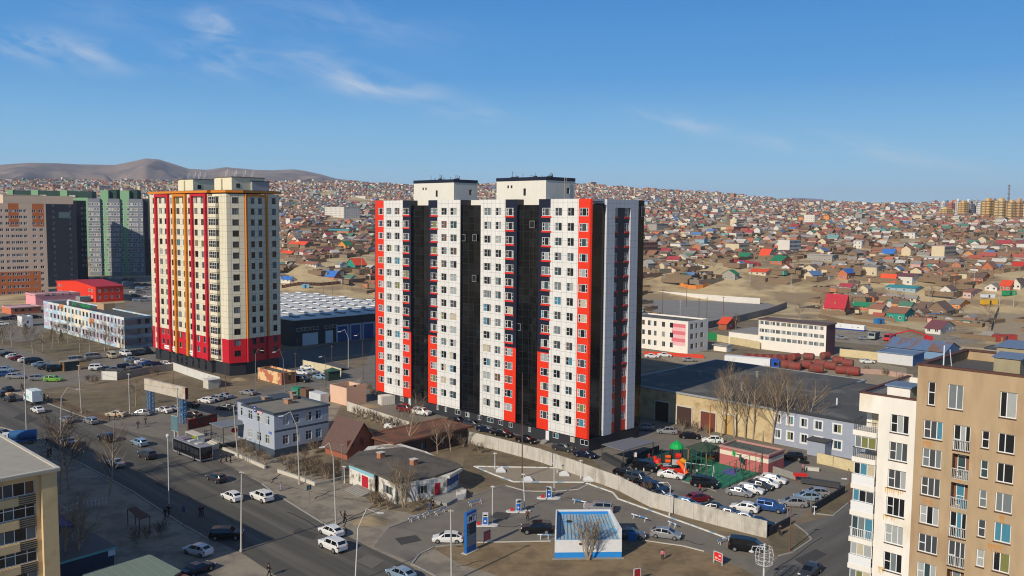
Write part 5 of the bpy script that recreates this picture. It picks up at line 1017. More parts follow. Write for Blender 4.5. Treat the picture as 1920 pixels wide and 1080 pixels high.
# ------------------------------------------------------------------ foreground left
def left_block():
    v = ray(102.8, 876); t = 101.0/v.dot(FV); top = Vector((v.x*t, v.y*t, H+v.z*t)); h = top.z; A = 44.06; X = azv(A); LX = 26.0
    o = Vector((top.x, top.y, 0))-X*LX; b = Bld('apartment_building', 'yellow five-storey apartment building with rows of glazed loggias, lower left corner', 'apartment building', tuple(o), lx=LX, ly=80, h=h)
    yw = M('yellow_render', (200, 176, 134), .95, .08, .3, col2=(182, 156, 114), c2=(.5, .64)); rf = M('pale_roof', (160, 154, 140), .95, .1, .3)
    sS = lambda px, z: solve_s(b.o+Vector((0, 0, z)), b.X, px); hs = []; xr = sS(79.5, 7); n = 0
    for k in range(5):
        py = 0
        z1 = zat(tuple(b.o+b.X*xr), 77, 780+(425+k*152)/3.6); z0 = z1-1.55
        for j in range(4): hi = xr-.5-j*6.4; lo = hi-5.6; hs.append((lo, hi, z0, z1)); n += 1
    mb = MB(); facade(mb, (0, 0, 0), (1, 0, 0), 0, LX, 0, h-.3, [q for q in hs if q[0] > 0], (0, 1, 0), .5, lambda s_, z_: 0)
    facade(mb, (0, 0, 0), (0, 1, 0), 0, 80, 0, h-.3, [], (1, 0, 0), .1, lambda s_, z_: 0); facade(mb, (LX, 0, 0), (0, 1, 0), 0, 80, 0, h-.3, [], (-1, 0, 0), .1, lambda s_, z_: 0); facade(mb, (0, 80, 0), (1, 0, 0), 0, LX, 0, h-.3, [], (0, -1, 0), .1, lambda s_, z_: 0)
    mb.build('wall', [yw], b.root)
    for i, (a, c, z0, z1) in enumerate(q for q in hs if q[0] > 0):
        window(b.root, ((a+c)/2, .3, z0), 0, c-a, z1-z0, (.2, .42, .6, .82), (.72,) if i % 2 else (), fw=.08, pm=[WG[0], rnd.choice((WG[0], CUR[3], CUR[4])), WG[1]])
        m_ = MB(); m_.box(a, -.12, z0-1.0, c-(1.8 if i % 3 == 0 else 0), -.005, z0-.1); m_.build('loggia_panel', [yw], b.root)
        if i % 3 == 0: m_ = MB(); [m_.box(c-1.75, -.08, z0-1.1+.24*j, c, -.04, z0-.98+.24*j) for j in range(5)]; m_.build('railing', [darkf], b.root)
    m_ = MB(); m_.box(xr+.0, -.6, 0, LX, -.004, h-.35); m_.build('end_wall', [yw], b.root)
    m_ = MB(); m_.box(-.3, -.9, h-.3, LX+.3, 80.3, h); m_.box(-.3, -.9, h+.001, LX+.3, -.5, h+.12, 1); m_.box(LX-.1, -.5, h+.001, LX+.3, 80.3, h+.12, 1); m_.build('roof', [rf, concr], b.root)
    m_ = MB(); m_.box(LX-8, 4, h+.001, LX-6.8, 5.2, h+.8); m_.build('chimney', [concr2], b.root)
left_block()
def polybuilding(name, label, cat, pts, z, roofm, wallm, trim=None, t=.3, extra=None):
    P = [at(x, y, z) for x, y in pts]; o = Vector((P[0].x, P[0].y, 0)); r_ = thing(name, label, cat, o); q = [((p-o).x, (p-o).y) for p in P]; cx_ = sum(p[0] for p in q)/len(q); cy_ = sum(p[1] for p in q)/len(q)
    m_ = MB(); m_.prism([(cx_+(p[0]-cx_)*.94, cy_+(p[1]-cy_)*.94) for p in q], 0, z-t); m_.build('wall', [wallm], r_); m_ = MB(); m_.prism(q, z-t, z, 1, 0); m_.build('roof', [roofm, trim or roofm], r_); return r_, o
r_, o = polybuilding('shop_building', 'single-storey dark shop with grey roof and turquoise eaves beside the yellow building', 'shop', [(104, 987), (145, 983), (180, 1002), (219, 1024), (106, 1056), (60, 1064), (60, 990)], 3.6, M('grey_bitumen', (100, 98, 96), .9, .08, .3), M('navy_wall', (56, 62, 78), .8, .06), M('turquoise_trim', (100, 160, 160), .7, .06))
m_ = MB(); q = at(207, 1043, 2.2)-o; q.z = 2.4; m_.box(-.45, -.45, 0, .45, -.4, .8); m_.build('door_sign', [pvc], r_, q, RAD(45))
r_, o = polybuilding('lean_to', 'small lean-to with bright blue roof behind the dark shop', 'lean-to', [(100, 966), (112, 966), (128, 975), (146, 984), (104, 987)], 3.9, M('bright_blue_roof', (34, 66, 150), .7, .06), wood)
r_, o = polybuilding('garage', 'garage with pale green felt roof and brown edging at the bottom edge', 'garage', [(157, 1076), (276, 1039), (285, 1041), (340, 1070), (310, 1090), (240, 1130), (120, 1120)], 3.4, M('green_felt_roof', (110, 124, 112), .9, .06, .5, grid=(1.6, 60, .05), line=(140, 150, 138)), M('garage_wall', (110, 90, 76), .9, .1), M('edge_brown', (150, 112, 84), .8, .15, 1.5))
r_, o = polybuilding('garage', 'garage with red-brown sheet roof, cut off by the bottom edge beside the green-roofed one', 'garage', [(303, 1078), (320, 1068), (345, 1076), (395, 1095), (330, 1130), (290, 1100)], 3.0, M('redbrown_roof', (112, 74, 66), .8, .08, .5, grid=(.7, 60, .05), line=(92, 60, 54)), MATS['garage_wall'])
r_, o = polybuilding('ruin_shelter', 'rusty steel frame of a roadside shelter with sagging brown roof', 'shelter', [(239, 953), (254, 950), (282, 967), (262, 973)], 2.7, M('rusty_brown', (98, 66, 52), .9, .15, 1), brnf, t=.12)
for c in list(r_.children):
    if c.name.startswith('wall'): D.objects.remove(c)
for px, py in ((239, 953), (254, 950), (282, 967), (262, 973)): p = at(px, py, 2.7)-o; m_ = MB(); m_.tube((0, 0, 0), (0, 0, 2.6), .06); m_.build('post', [darkf], r_, (p.x*.97, p.y*.97, 0))
# ================================================================== hills, town, haze
def ridge(name, sky, r0, depth, mat, seed, amp, base=-20, a0=-60, a1=50, step=.22, nr=46):
    mb = MB(); n = int((a1-a0)/step)+1; rs = [r0-depth+depth*1.7*i/nr for i in range(nr+1)]
    for r in rs:
        t = max(0, min(1, (r-(r0-depth))/depth)); sh = t*t*(3-2*t); back = max(0, (r-r0)/depth)
        for j in range(n):
            a = RAD(a0+j*step); x, y = r*sin(a), r*cos(a); px = 960+FPX*tan(a); yh = 405.5+.0086*(px-960); off = yh-interp(sky, px); zc = H+r0*cos(a)*off/FPX*1.0
            q = Vector((x/520+seed, y/900, seed)); rd = (1-abs(noise.noise(q))*2)*.55+(1-abs(noise.noise(q*2.6))*2)*.28+noise.noise(q*6)*.14
            w = min(1, sh*(1-sh)*4)*(1-sh)**.6
            z = base+(zc-base)*sh+w*(rd-.35)*amp*max(.25, (zc-base)/300)-back*back*300
            mb.v.append((x, y, z))
    for i in range(nr):
        for j in range(n-1): mb.f.append((i*n+j, i*n+j+1, (i+1)*n+j+1, (i+1)*n+j)); mb.m.append(0)
    o = mb.build(name, mat, smooth=True); o['kind'] = 'structure'
hm = M('mountain_steppe', (142, 122, 104), .98, .2, .004, col2=(98, 88, 82), c2=(.42, .6))
ridge('mountains', [(-700, 330), (-300, 322), (-100, 317), (0, 311), (60, 307), (116, 308), (151, 310), (220, 311), (250, 305), (277, 299), (302, 301), (356, 318), (390, 320), (425, 315), (480, 320), (513, 321), (552, 319), (574, 322), (602, 328), (630, 336), (672, 341), (700, 352), (760, 380), (900, 410), (4000, 415)], 6200, 2100, hm, 3.1, 240, a1=4, step=.12, nr=80)
ridge('far_hills', [(900, 420), (1300, 408), (1380, 392), (1440, 376), (1480, 371), (1530, 373), (1560, 378), (1610, 386), (1640, 383), (1700, 380), (1760, 382), (1850, 385), (1920, 385), (2100, 388), (2500, 395), (4000, 415)], 11000, 2500, M('far_hill', (120, 104, 104), .98, .05, .002), 8.3, 150, a0=0, a1=50, step=.4, nr=24)
hz = MB(); hz.box(-14000, -3000, -430, 14000, 16000, 560)
hzm = D.materials.new('haze'); hzm.use_nodes = True; t = hzm.node_tree; t.nodes.clear(); o_ = t.nodes.new('ShaderNodeOutputMaterial'); v_ = t.nodes.new('ShaderNodeVolumePrincipled')
v_.inputs['Color'].default_value = (.72, .82, 1, 1); v_.inputs['Density'].default_value = 6.5e-5; v_.inputs['Anisotropy'].default_value = 0; t.links.new(v_.outputs[0], o_.inputs['Volume'])
HZ = hz.build('haze', hzm); HZ['kind'] = 'stuff'
# ---- the town
WALLC = [('white', (204, 198, 186), 22), ('brick', (174, 118, 88), 18), ('cream', (200, 184, 152), 16), ('brown timber', (128, 106, 84), 18), ('grey', (150, 144, 134), 15), ('pale blue', (140, 164, 172), 3), ('teal', (84, 148, 134), 2), ('pink', (198, 160, 148), 3), ('orange', (196, 140, 90), 3)]
ROOFC = [('rust-brown', (140, 98, 78), 22), ('dark brown', (108, 88, 76), 18), ('grey', (138, 132, 124), 20), ('pale grey', (184, 178, 168), 14), ('red', (160, 84, 70), 4), ('orange-red', (186, 104, 76), 4), ('green', (80, 120, 98), 4), ('blue', (84, 118, 160), 4), ('crimson', (158, 62, 68), 2), ('teal', (106, 148, 148), 2), ('maroon', (118, 72, 74), 3)]
WM = {n: M('town_wall_'+n.replace(' ', '_'), c, .92, .08, .5) for n, c, w in WALLC}; RM = {n: M('town_roof_'+n.replace('-', '_').replace(' ', '_'), c, .8, .09, .4) for n, c, w in ROOFC}
HR_ = {'orange-red': (214, 78, 44), 'red': (178, 48, 40), 'green': (36, 118, 82), 'blue': (52, 108, 180), 'crimson': (172, 44, 56), 'teal': (60, 140, 146)}
HRM = {n: M('roof_vivid_'+n.replace('-', '_'), c, .8, .09, .4) for n, c in HR_.items()}
HWM = {'teal': M('wall_vivid_teal', (44, 140, 120), .9, .08, .5), 'orange': M('wall_vivid_orange', (214, 134, 56), .9, .08, .5), 'brick': M('wall_vivid_brick', (178, 106, 72), .9, .1, .6)}
def pick(lst, r):
    u = r.random()*sum(q[2] for q in lst)
    for q in lst:
        u -= q[2]
        if u <= 0: return q[0]
    return lst[0][0]
HERO = [
 (1583, 590, 1545, 1593, 577, 'crimson', 'brick', 'tall brick house with steep crimson roof and a small dormer', 'Y', 6.0),
 (1640, 583.6, 1600, 1646, 577, 'green', 'brick', 'low brick house with long green roof', 'Y', 1.8),
 (1639, 567, 1610, 1655, 557.7, 'dark brown', 'brick', 'brick house with dark gable above the green-roofed low house', 'X', 2.0),
 (1717.5, 568, 1660, 1722, 559.5, 'grey', 'cream', 'long low cream house with grey-green roof', 'Y', 1.5),
 (1695.5, 603, 1662, 1714, 588, 'rust-brown', 'teal', 'bright teal house with big white-framed windows', 'Y', 2.2),
 (1774.6, 592.7, 1735, 1790, 583, 'dark brown', 'brown timber', 'dark timber house with broad gable behind a plank fence', 'X', 4.0),
 (1799, 581, 1777, 1818, 571, 'grey', 'orange', 'orange-brick house with pale sheet roof left of the yellow container', 'Y', 2.0),
 (1716, 549.4, 1660, 1731, 541, 'teal', 'pale blue', 'very long pale blue building with teal roof', 'Y', 1.0),
 (1710, 534.4, 1678, 1733, 519, 'maroon', 'white', 'big white two-storey building with pinkish maroon roof', 'Y', 1.2),
 (1677, 535, 1650, 1683, 532, 'orange-red', 'cream', 'house with glowing orange-red steep roof beside the white two-storey building', 'Y', 4.0),
 (1643.7, 517.5, 1617, 1660, 501, 'grey', 'cream', 'tall cream two-storey house with grey hip roof', 'Y', 1.0),
 (1588, 524.5, 1570, 1605, 512, 'blue', 'brick', 'brick house with deep blue roof above the crimson-roofed one', 'X', 2.2),
 (1768, 490, 1733, 1777, 484, 'pale grey', 'white', 'long white building with a row of small dark windows', 'Y', .8),
 (1715, 447.6, 1689, 1720, 436.6, 'pale grey', 'white', 'white unfinished block with large dark openings', 'Y', .4),
 (1615, 466, 1600, 1623, 452, 'pale grey', 'white', 'narrow tall white house with three floors', 'Y', .6),
 (1675, 481, 1653, 1682, 478, 'blue', 'white', 'house with wide bright sky-blue roof', 'Y', 3.0),
 (1554, 413, 1544, 1556, 404, 'orange-red', 'orange', 'vivid orange cube-shaped building on the far slope', 'Y', .4),
 (1763, 627.5, 1734, 1790, 619, 'maroon', 'white', 'white house with purple-maroon roof by the red crane truck', 'Y', 2.6),
 (1861.4, 511.6, 1840, 1872, 502, 'rust-brown', 'brick', 'orange-brick house with steep gable near the right edge', 'X', 3.4),
 (1843, 529, 1819, 1857, 521, 'dark brown', 'brick', 'brick house with dark brown hip roof near the right edge', 'Y', 2.4),
 (1894, 546, 1874, 1905, 536, 'orange-red', 'brick', 'brick house with rust-orange roof beside the white barn', 'Y', 2.6),
 (1913, 542.7, 1895, 1925, 533, 'dark brown', 'white', 'white gabled house with brown roof at the right edge', 'X', 3.0),
 (1917, 506, 1897, 1921, 500.5, 'red', 'white', 'white house with bright red roof at the right edge', 'Y', 2.4),
 (1869, 546.6, 1846, 1880, 539, 'grey', 'white', 'white barn with grey gable roof left of the rust-orange roof', 'X', 2.0),
 (1820, 560, 1809, 1842, 548, 'rust-brown', 'pink', 'small pink house with rust-brown roof near the right edge', 'Y', 1.4),
 (1441, 485, 1423, 1452, 482.5, 'orange-red', 'white', 'white house under a large orange-red hip roof', 'Y', 4.4),
 (1465.6, 496.7, 1444, 1485, 489, 'green', 'brick', 'brick house with bright green metal roof', 'Y', 3.0),
 (1435.6, 517.8, 1404, 1452, 510.5, 'orange-red', 'cream', 'long cream house with orange and red roof beside the sandy bank', 'Y', 1.6),
 (1529, 511.6, 1505, 1541, 504, 'dark brown', 'cream', 'cream gabled house with brown roof right of the sandy bank', 'X', 2.4),
 (1285.6, 493.8, 1266, 1292, 484, 'pale grey', 'cream', 'cream house with steep white gable beyond the striped tower', 'X', 2.4),
 (1266.7, 512, 1242, 1270, 505.6, 'rust-brown', 'cream', 'low cream bungalow with rust-brown roof above the orange fence', 'X', 2.0),
 (1378, 525.6, 1354, 1386, 514, 'green', 'grey', 'grey house with green gable left of the sandy bank', 'X', 2.4),
 (1402, 487, 1384, 1412, 483, 'green', 'white', 'white house with emerald green roof behind a long crimson fence', 'Y', 2.4),
 (1560, 491, 1513, 1572, 479, 'pale grey', 'grey', 'long grey block with narrow pilasters', 'Y', .4),
 (1231, 432, 1214, 1252, 420, 'grey', 'grey', 'large flat grey building just right of the striped tower', 'Y', .4),
 (1346, 381, 1339, 1348, 373, 'pale grey', 'white', 'small white tower-like block near the skyline', 'Y', .4),
 (1527, 415.5, 1507, 1534, 403, 'pale grey', 'white', 'white three-storey block with grid of windows on the far slope', 'Y', .4),
 (1505.6, 412, 1478, 1508, 407.5, 'orange-red', 'orange', 'long yellow-orange building left of the white windowed block', 'Y', .6),
 (645, 409, 609, 683, 388, 'pale grey', 'white', 'big white school with rows of windows between the two towers', 'Y', .5),
 (685, 373, 653, 688, 367.5, 'pale grey', 'white', 'long white building on the slope above the white school', 'Y', .5),
 (666, 509, 649, 688, 497, 'orange-red', 'teal', 'turquoise house with steep orange roof between the two towers', 'X', 4.0),
 (627, 525.5, 604, 640, 518.5, 'blue', 'brick', 'brick house with sky-blue roof by the dirt road', 'Y', 3.0),
 (544, 531, 527, 549, 527.5, 'blue', 'white', 'white shack with cobalt blue roof beside the cream tower', 'Y', 1.6),
 (571.7, 464.4, 541, 586, 459.7, 'orange-red', 'brown timber', 'timber house with long orange roof beside the cream tower', 'Y', 2.4),
 (653.6, 436.7, 611, 657, 432.5, 'teal', 'brick', 'long brick building with teal roof below the white school', 'Y', 1.2),
 (648, 465.8, 634, 661, 460, 'green', 'orange', 'orange-walled house with dark green roof between the towers', 'X', 3.2),
 (592.5, 502, 563, 600, 497, 'rust-brown', 'white', 'white bungalow with brown roof by the dirt road', 'Y', 1.4),
 (546.7, 481, 527, 550, 475, 'orange-red', 'teal', 'teal-walled house with orange roof touching the cream tower', 'Y', 1.6)]
HG = 'houses of the hillside town'; hero_px = []
for (nx, ny, lx_, rx_, ey, rc, wc, lab, rdg, rise) in HERO:
    p = at_t(nx, ny)
    if p is None: continue
    o = tuple(p); b0 = azv(44.06); b1 = azv(-45.94); ly = abs(solve_s(p, b1, lx_)); lx = abs(solve_s(p, b0, rx_)); lx = max(4, min(lx, 30)); ly = max(4, min(ly, 60))
    hgt = max(2.2, zat(o, nx, ey)-p.z); nf = max(1, int(hgt/2.8)); d_ = hypot(p.x, p.y)
    nw = max(2, int(ly/3.4)); W_ = []; rows = [.9+i*2.8 for i in range(nf)]
    b = gable('house', lab, 'house', o, None, None, None, HRM.get(rc, RM[rc]), HWM.get(wc, WM[wc]), rise, ridge=rdg, over=.4, lx=lx, ly=ly, h=hgt, z0=p.z, group=HG)
    for z in rows:
        if z+1.3 > hgt: continue
        for i in range(nw): s_ = ly*(i+.5)/nw; window(b.root, (-.03, s_, z), -pi/2, min(1.3, ly/nw*.6), 1.25, (.5,), (), fw=.12, pm=[WG[0]]*3)
        for i in range(max(1, int(lx/4))): s_ = lx*(i+.5)/max(1, int(lx/4)); window(b.root, (s_, -.03, z), 0, 1.2, 1.25, (.5,), (), fw=.12, pm=[WG[0]]*3)
    if 'dormer' in lab: m_ = MB(); m_.box(lx*.12, ly*.46, hgt+.6, lx*.4, ly*.54, hgt+2.6); m_.box(lx*.09, ly*.44, hgt+2.6, lx*.42, ly*.56, hgt+2.8); m_.build('dormer', [HWM['brick']], b.root)
    hero_px.append((nx, ny, max(rx_-lx_, 12)/2, p, max(lx, ly), (lx_+rx_)/2))
# dormer and chimney of the crimson house
def inpoly(x, y, P):
    c = False; j = len(P)-1
    for i in range(len(P)):
        if (P[i][1] > y) != (P[j][1] > y) and x < (P[j][0]-P[i][0])*(y-P[i][1])/(P[j][1]-P[i][1])+P[i][0]: c = not c
        j = i
    return c
EX = [[(1195, 524), (1240, 520), (1330, 531), (1420, 532), (1545, 532), (1560, 552), (1545, 600), (1480, 604), (1330, 645), (1195, 645)], [(1180, 600), (1560, 600), (1660, 606), (1740, 622), (1810, 640), (1920, 640), (1990, 720), (1180, 720)],
      [(1862, 660), (1845, 605), (1868, 565), (1895, 525), (1935, 525), (1990, 660)], [(525, 535), (700, 528), (700, 660), (525, 660)], [(600, 490), (700, 474), (700, 494), (672, 504), (610, 500)], [(1310, 494), (1345, 490), (1400, 502), (1395, 512), (1340, 524)],
      [(-50, 470), (520, 470), (520, 700), (-50, 700)], [(-100, 700), (-100, 1100), (2000, 1100), (2000, 660), (1560, 660), (1200, 640), (700, 700)], [(1300, 430), (1345, 416), (1385, 424), (1350, 440)], [(700, 430), (760, 420), (760, 500), (700, 520)], [(1730, 600), (1850, 612), (1840, 640), (1700, 640)], [(1480, 540), (1545, 545), (1545, 600), (1480, 600)]]
GAPS = random.Random(21)
def hmesh(kind, L_, W_, h, rise, over=.35):
    w, r = MB(), MB(); x, y = L_/2, W_/2
    if kind == 'flat': w.box(-x, -y, -1.2, x, y, h); r.box(-x-.2, -y-.2, h, x+.2, y+.2, h+.15)
    elif kind == 'ger': w.lathe([(x, -.8), (x, 1.5)], 12); r.lathe([(x+.08, 1.45), (x*.55, 2.1), (.4, 2.5), (0, 2.5)], 12)
    else:
        w.box(-x, -y, -1.2, x, y, h, bot=False)
        for sx in (-x, x): w.face([(sx, -y, h), (sx, y, h), (sx, 0, h+rise)])
        e = y+over; ez = h-rise*over/y
        for sy in (-1, 1): r.face([(-x-over, sy*e, ez), (x+over, sy*e, ez), (x+over, 0, h+rise), (-x-over, 0, h+rise)]); r.face([(-x-over, sy*e, ez+.12), (x+over, sy*e, ez+.12), (x+over, 0, h+rise+.12), (-x-over, 0, h+rise+.12)]); r.face([(-x-over, sy*e, ez), (x+over, sy*e, ez), (x+over, sy*e, ez+.12), (-x-over, sy*e, ez+.12)])
    return w, r
KINDS = [('gable', 9, 6.5, 2.7, 2.2), ('gable', 7, 5.5, 2.5, 2.0), ('gable', 11, 7, 2.9, 2.6), ('gable', 7.5, 7, 5.2, 2.2), ('flat', 6, 4.5, 2.4, 0), ('flat', 8, 5, 2.5, 0), ('ger', 5.8, 5.8, 1.5, 1)]
KG = [hmesh(*k) for k in KINDS]
cand = []; R2 = random.Random(5)
def gridcells():
    ca, sa = cos(RAD(46)), sin(RAD(46)); out = []
    G_ = 12.5
    for i in range(-225, 225):
        for j in range(-225, 225):
            if i % 8 == 0 or j % 11 == 0: continue       # lanes
            u = i*G_+R2.uniform(-3.5, 3.5); v = j*G_+R2.uniform(-3.5, 3.5); x = u*ca-v*sa; y = u*sa+v*ca
            if y < 250: continue
            r = hypot(x, y)
            if r < 330 or r > 2620 or abs(x/y) > .66: continue
            out.append((r, x, y))
            if r < 660 and R2.random() < .85: x += R2.uniform(4.5, 7)*R2.choice((-1, 1)); y += R2.uniform(4.5, 7)*R2.choice((-1, 1)); out.append((hypot(x, y), x, y))
    return out
for r, x, y in sorted(gridcells()):
    z = TZ(x, y); px, py, w_ = proj((x, y, z))
    if px < 525 and r < 1500: continue
    if any(inpoly(px, py, e) for e in EX): continue
    if any(hypot(x-h_[3].x, y-h_[3].y) < h_[4]*.55+3 or (abs(px-h_[5]) < h_[2]+9 and 0 < py-h_[1] < 9) for h_ in hero_px): continue
    if noise.noise(Vector((x/130, y/130, 4))) > .42 and r > 800 and R2.random() < .7: continue     # bare slopes
    if noise.noise(Vector((x/300, y/300, 14))) > .46 and r > 800 and px > 700 and R2.random() < .8: continue
    k = R2.choices(range(7), (26, 22, 8, 9, 12, 10, 8))[0]; wc, rc = pick(WALLC, R2), pick(ROOFC, R2)
    if k == 6: wc, rc = 'white', 'pale grey'
    if k in (4, 5) and rc in ('green', 'blue', 'crimson'): rc = 'grey'
    cand.append((r, x, y, z, px, py, k, wc, rc, (46 if R2.random() < .5 else -44)+R2.uniform(-14, 14), R2.uniform(.58, 1.05)*(.88 if r < 660 else 1)))
def seen(c): return (526 < c[4] < 694) or (1214 < c[4] < 1915 and c[5] > 330)
ind = [c for c in cand if seen(c)][:252]; iset = set(id(c) for c in ind)
KM = [(a.mesh('wall', [WM['white']]), b_.mesh('roof', [RM['grey']])) for a, b_ in KG]
winm = wgeo(1.2, 1.1, (.5,), (), .12)[0]; wfr = wgeo(1.2, 1.1, (.5,), (), .12)[1]; WIN_ = winm.mesh('window', [WG[0]]*3); WFR_ = wfr.mesh('frame', [pvc])
drm = MB(); drm.box(-.45, -.08, 0, .45, -.01, 2.0); DR_ = drm.mesh('door', [wood])
def olink(name, me, mat, parent, loc=None, rz=0):
    o = link(name, me, parent, loc, rz)
    for i, m in enumerate(mat if isinstance(mat, (list, tuple)) else [mat]):
        if m is not None: o.material_slots[i].link = 'OBJECT'; o.material_slots[i].material = m
    return o
SZ = {0: 'mid-sized', 1: 'small', 2: 'long', 3: 'two-storey', 4: 'tiny flat', 5: 'flat', 6: ''}
def nick(c): return 'white felt tent' if c[6] == 6 else f'{c[8]}-roofed {c[7]} house'
used = set(); heads = [(h_[5], h_[1], q[7].split(' with ')[0].split(' beside ')[0].split(' under ')[0]) for h_, q in zip(hero_px, HERO)]
def relation(dx, dy): return ('left of' if dx < 0 else 'right of') if abs(dx) > abs(dy)*1.2 else ('behind' if dy < 0 else 'in front of')
for c in ind:
    kind = 'felt tent' if c[6] == 6 else 'house'; base = 'round white felt tent' if c[6] == 6 else f'{SZ[c[6]]} {c[7]} house with {c[8]} roof'
    nb = sorted([(abs(d[4]-c[4])+3*abs(d[5]-c[5]), d[4], d[5], nick(d)) for d in ind if d is not c]+[(abs(h_[0]-c[4])+3*abs(h_[1]-c[5]), h_[0], h_[1], h_[2]) for h_ in heads])
    lab = None
    for q in nb[:14]:
        L_ = f'{base}, {relation(c[4]-q[1], c[5]-q[2])} the {q[3]}'
        if L_ not in used and len(L_.split()) <= 16: lab = L_; break
    lab = lab or f'{base}, {len(used)} px'
    used.add(lab); t_ = thing('felt_tent' if kind != 'house' else 'house', lab, kind, (c[1], c[2], c[3]), RAD(c[9]), HG if kind == 'house' else 'felt tents of the hillside town')
    t_.scale = (c[10],)*3; K = KINDS[c[6]]
    olink('wall', KM[c[6]][0], WM[c[7]], t_); olink('roof', KM[c[6]][1], RM[c[8]], t_)
    if c[6] != 6:
        for fy, rz in ((-K[2]/2-.03, 0), (K[2]/2+.03, pi)):
            for fx in (-K[1]*.28, K[1]*.28):
                o_ = link('window', WIN_, t_, (fx, fy, .9), rz); link('frame', WFR_, o_)
        link('door', DR_, t_, (0, -K[2]/2-.02, 0), 0)
        o_ = link('window', WIN_, t_, (-K[1]/2-.03, 0, .9), -pi/2); link('frame', WFR_, o_)
    else: link('door', DR_, t_, (0, -K[1]/2-.02, 0), 0)
    if c[0] < 760 and R2.random() < .5 and c[6] != 6:
        m_ = MB(); s_ = 10+R2.random()*5; y_ = -s_*.62
        for (a, b_, d, e) in ((-s_, y_, s_*.7, y_+.12), (-s_, y_+.12, -s_+.12, s_*.6)):
            m_.box(a, b_, -1, d, e, 1.7)
        for i in range(int(s_*.85)): m_.box(-s_+i*2, y_-.06, -1, -s_+i*2+.14, y_-.003, 1.85)
        f_ = m_.build('plank_fence', [M('plank_fence', (124, 104, 82), .95, .2, 1.2) if R2.random() < .7 else M('plank_fence_grey', (128, 118, 104), .95, .2, 1.2)], None, (c[1], c[2], c[3]), RAD(c[9])); 
        for q in nb[:14]:
            fl = f'plank fence {relation(c[4]-q[1], c[5]-q[2])} the {q[3]}, beside a {c[8]}-roofed {c[7]} house'
            if fl not in used and len(fl.split()) <= 16: break
        used.add(fl); tag(f_, fl, 'fence', 'plank fences of the hillside town')
# everything farther or smaller: one mass
mats = [WM[n] for n, _, _ in WALLC]+[RM[n] for n, _, _ in ROOFC]+[M('plank_fence', (124, 104, 82), .95, .2, 1.2), M('yard_dark', (52, 50, 50), .6, .1, .3)]
wi = {n: i for i, (n, _, _) in enumerate(WALLC)}; ri = {n: i+len(WALLC) for i, (n, _, _) in enumerate(ROOFC)}; fi = len(mats)-2; far = MB(); R3 = random.Random(9)
SIMPLE = [hmesh(*k) for k in KINDS[:6]]
for c in cand:
    if c[4] < -60 or c[4] > 2000: continue
    r, x, y, z, px, py, k, wc, rc, az, s_ = c; mt = Matrix.Translation((x, y, z)) @ Matrix.Rotation(RAD(az), 4, 'Z') @ Matrix.Scale(s_*(1.0 if r < 1500 else 1.1), 4)
    if id(c) not in iset:
        if r > 560 and R3.random() < .022:      # larger flat-roofed blocks among the houses
            b_ = MB(); bx, by, bz = R3.uniform(7, 13), R3.uniform(4, 6), R3.choice((3.2, 6, 6, 9)); b_.box(-bx, -by, -2, bx, by, bz, wi[R3.choice(('white', 'cream', 'grey', 'brick', 'white'))], ri[R3.choice(('grey', 'pale grey', 'dark brown', 'blue'))])
            for fl in range(int(bz/3)):
                for wx in range(int(bx)): b_.box(-bx+.6+wx*2, -by-.06, .9+fl*3, -bx+1.7+wx*2, -by-.01, 2.2+fl*3, len(mats)-1)
            far.add(b_, Matrix.Translation((x, y, z)) @ Matrix.Rotation(RAD(46), 4, 'Z')); continue
        w, q = KG[k]; far.add(w, mt, [wi[wc]]); far.add(q, mt, [ri[rc]]*2)
        if r < 1100:
            far.box(0, 0, 0, 0, 0, 0) if False else None
    for _k in range(2 if r < 1000 else int(R3.random() < .55)):   # sheds and fences round the yards
        dx, dy = R3.uniform(-8, 8), R3.choice((-7, 7)); w, q = KG[4]; m2 = Matrix.Translation((x, y, z)) @ Matrix.Rotation(RAD(az), 4, 'Z') @ Matrix.Translation((dx, dy, 0)) @ Matrix.Scale(R3.uniform(.4, .75), 4)
        far.add(w, m2, [wi[pick(WALLC, R3)]]); far.add(q, m2, [ri[pick(ROOFC, R3)]]*2)
    if R3.random() < .85 and r < 1900:
        b_ = MB(); L_ = R3.uniform(6, 14); b_.box(-L_, -.08, -1, L_, .08, 1.7); b_.box(-L_, 0, -1, -L_+.16, L_*1.2, 1.7)
        far.add(b_, Matrix.Translation((x, y, z)) @ Matrix.Rotation(RAD(az+R3.choice((0, 90))), 4, 'Z') @ Matrix.Translation((0, -7.5, 0)), [fi])
# yard fences of the nearest plots and bare shrubs in the yards
for c in cand:
    if c[0] < 1000:
        for q_ in range(2):
            b_ = MB(); L_ = R3.uniform(5, 9); b_.box(-L_, -.07, -1.2, L_, .07, 1.8); far.add(b_, Matrix.Translation((c[1], c[2], c[3])) @ Matrix.Rotation(RAD(46+90*q_+R3.uniform(-6, 6)), 4, 'Z') @ Matrix.Translation((0, R3.choice((-6.2, 6.2)), 0)), [fi])
o = far.build('distant_town', mats); tag(o, kind='stuff')
# far settlement at the foot of the mountains, seen over the green blocks
m_ = MB(); R4 = random.Random(33)
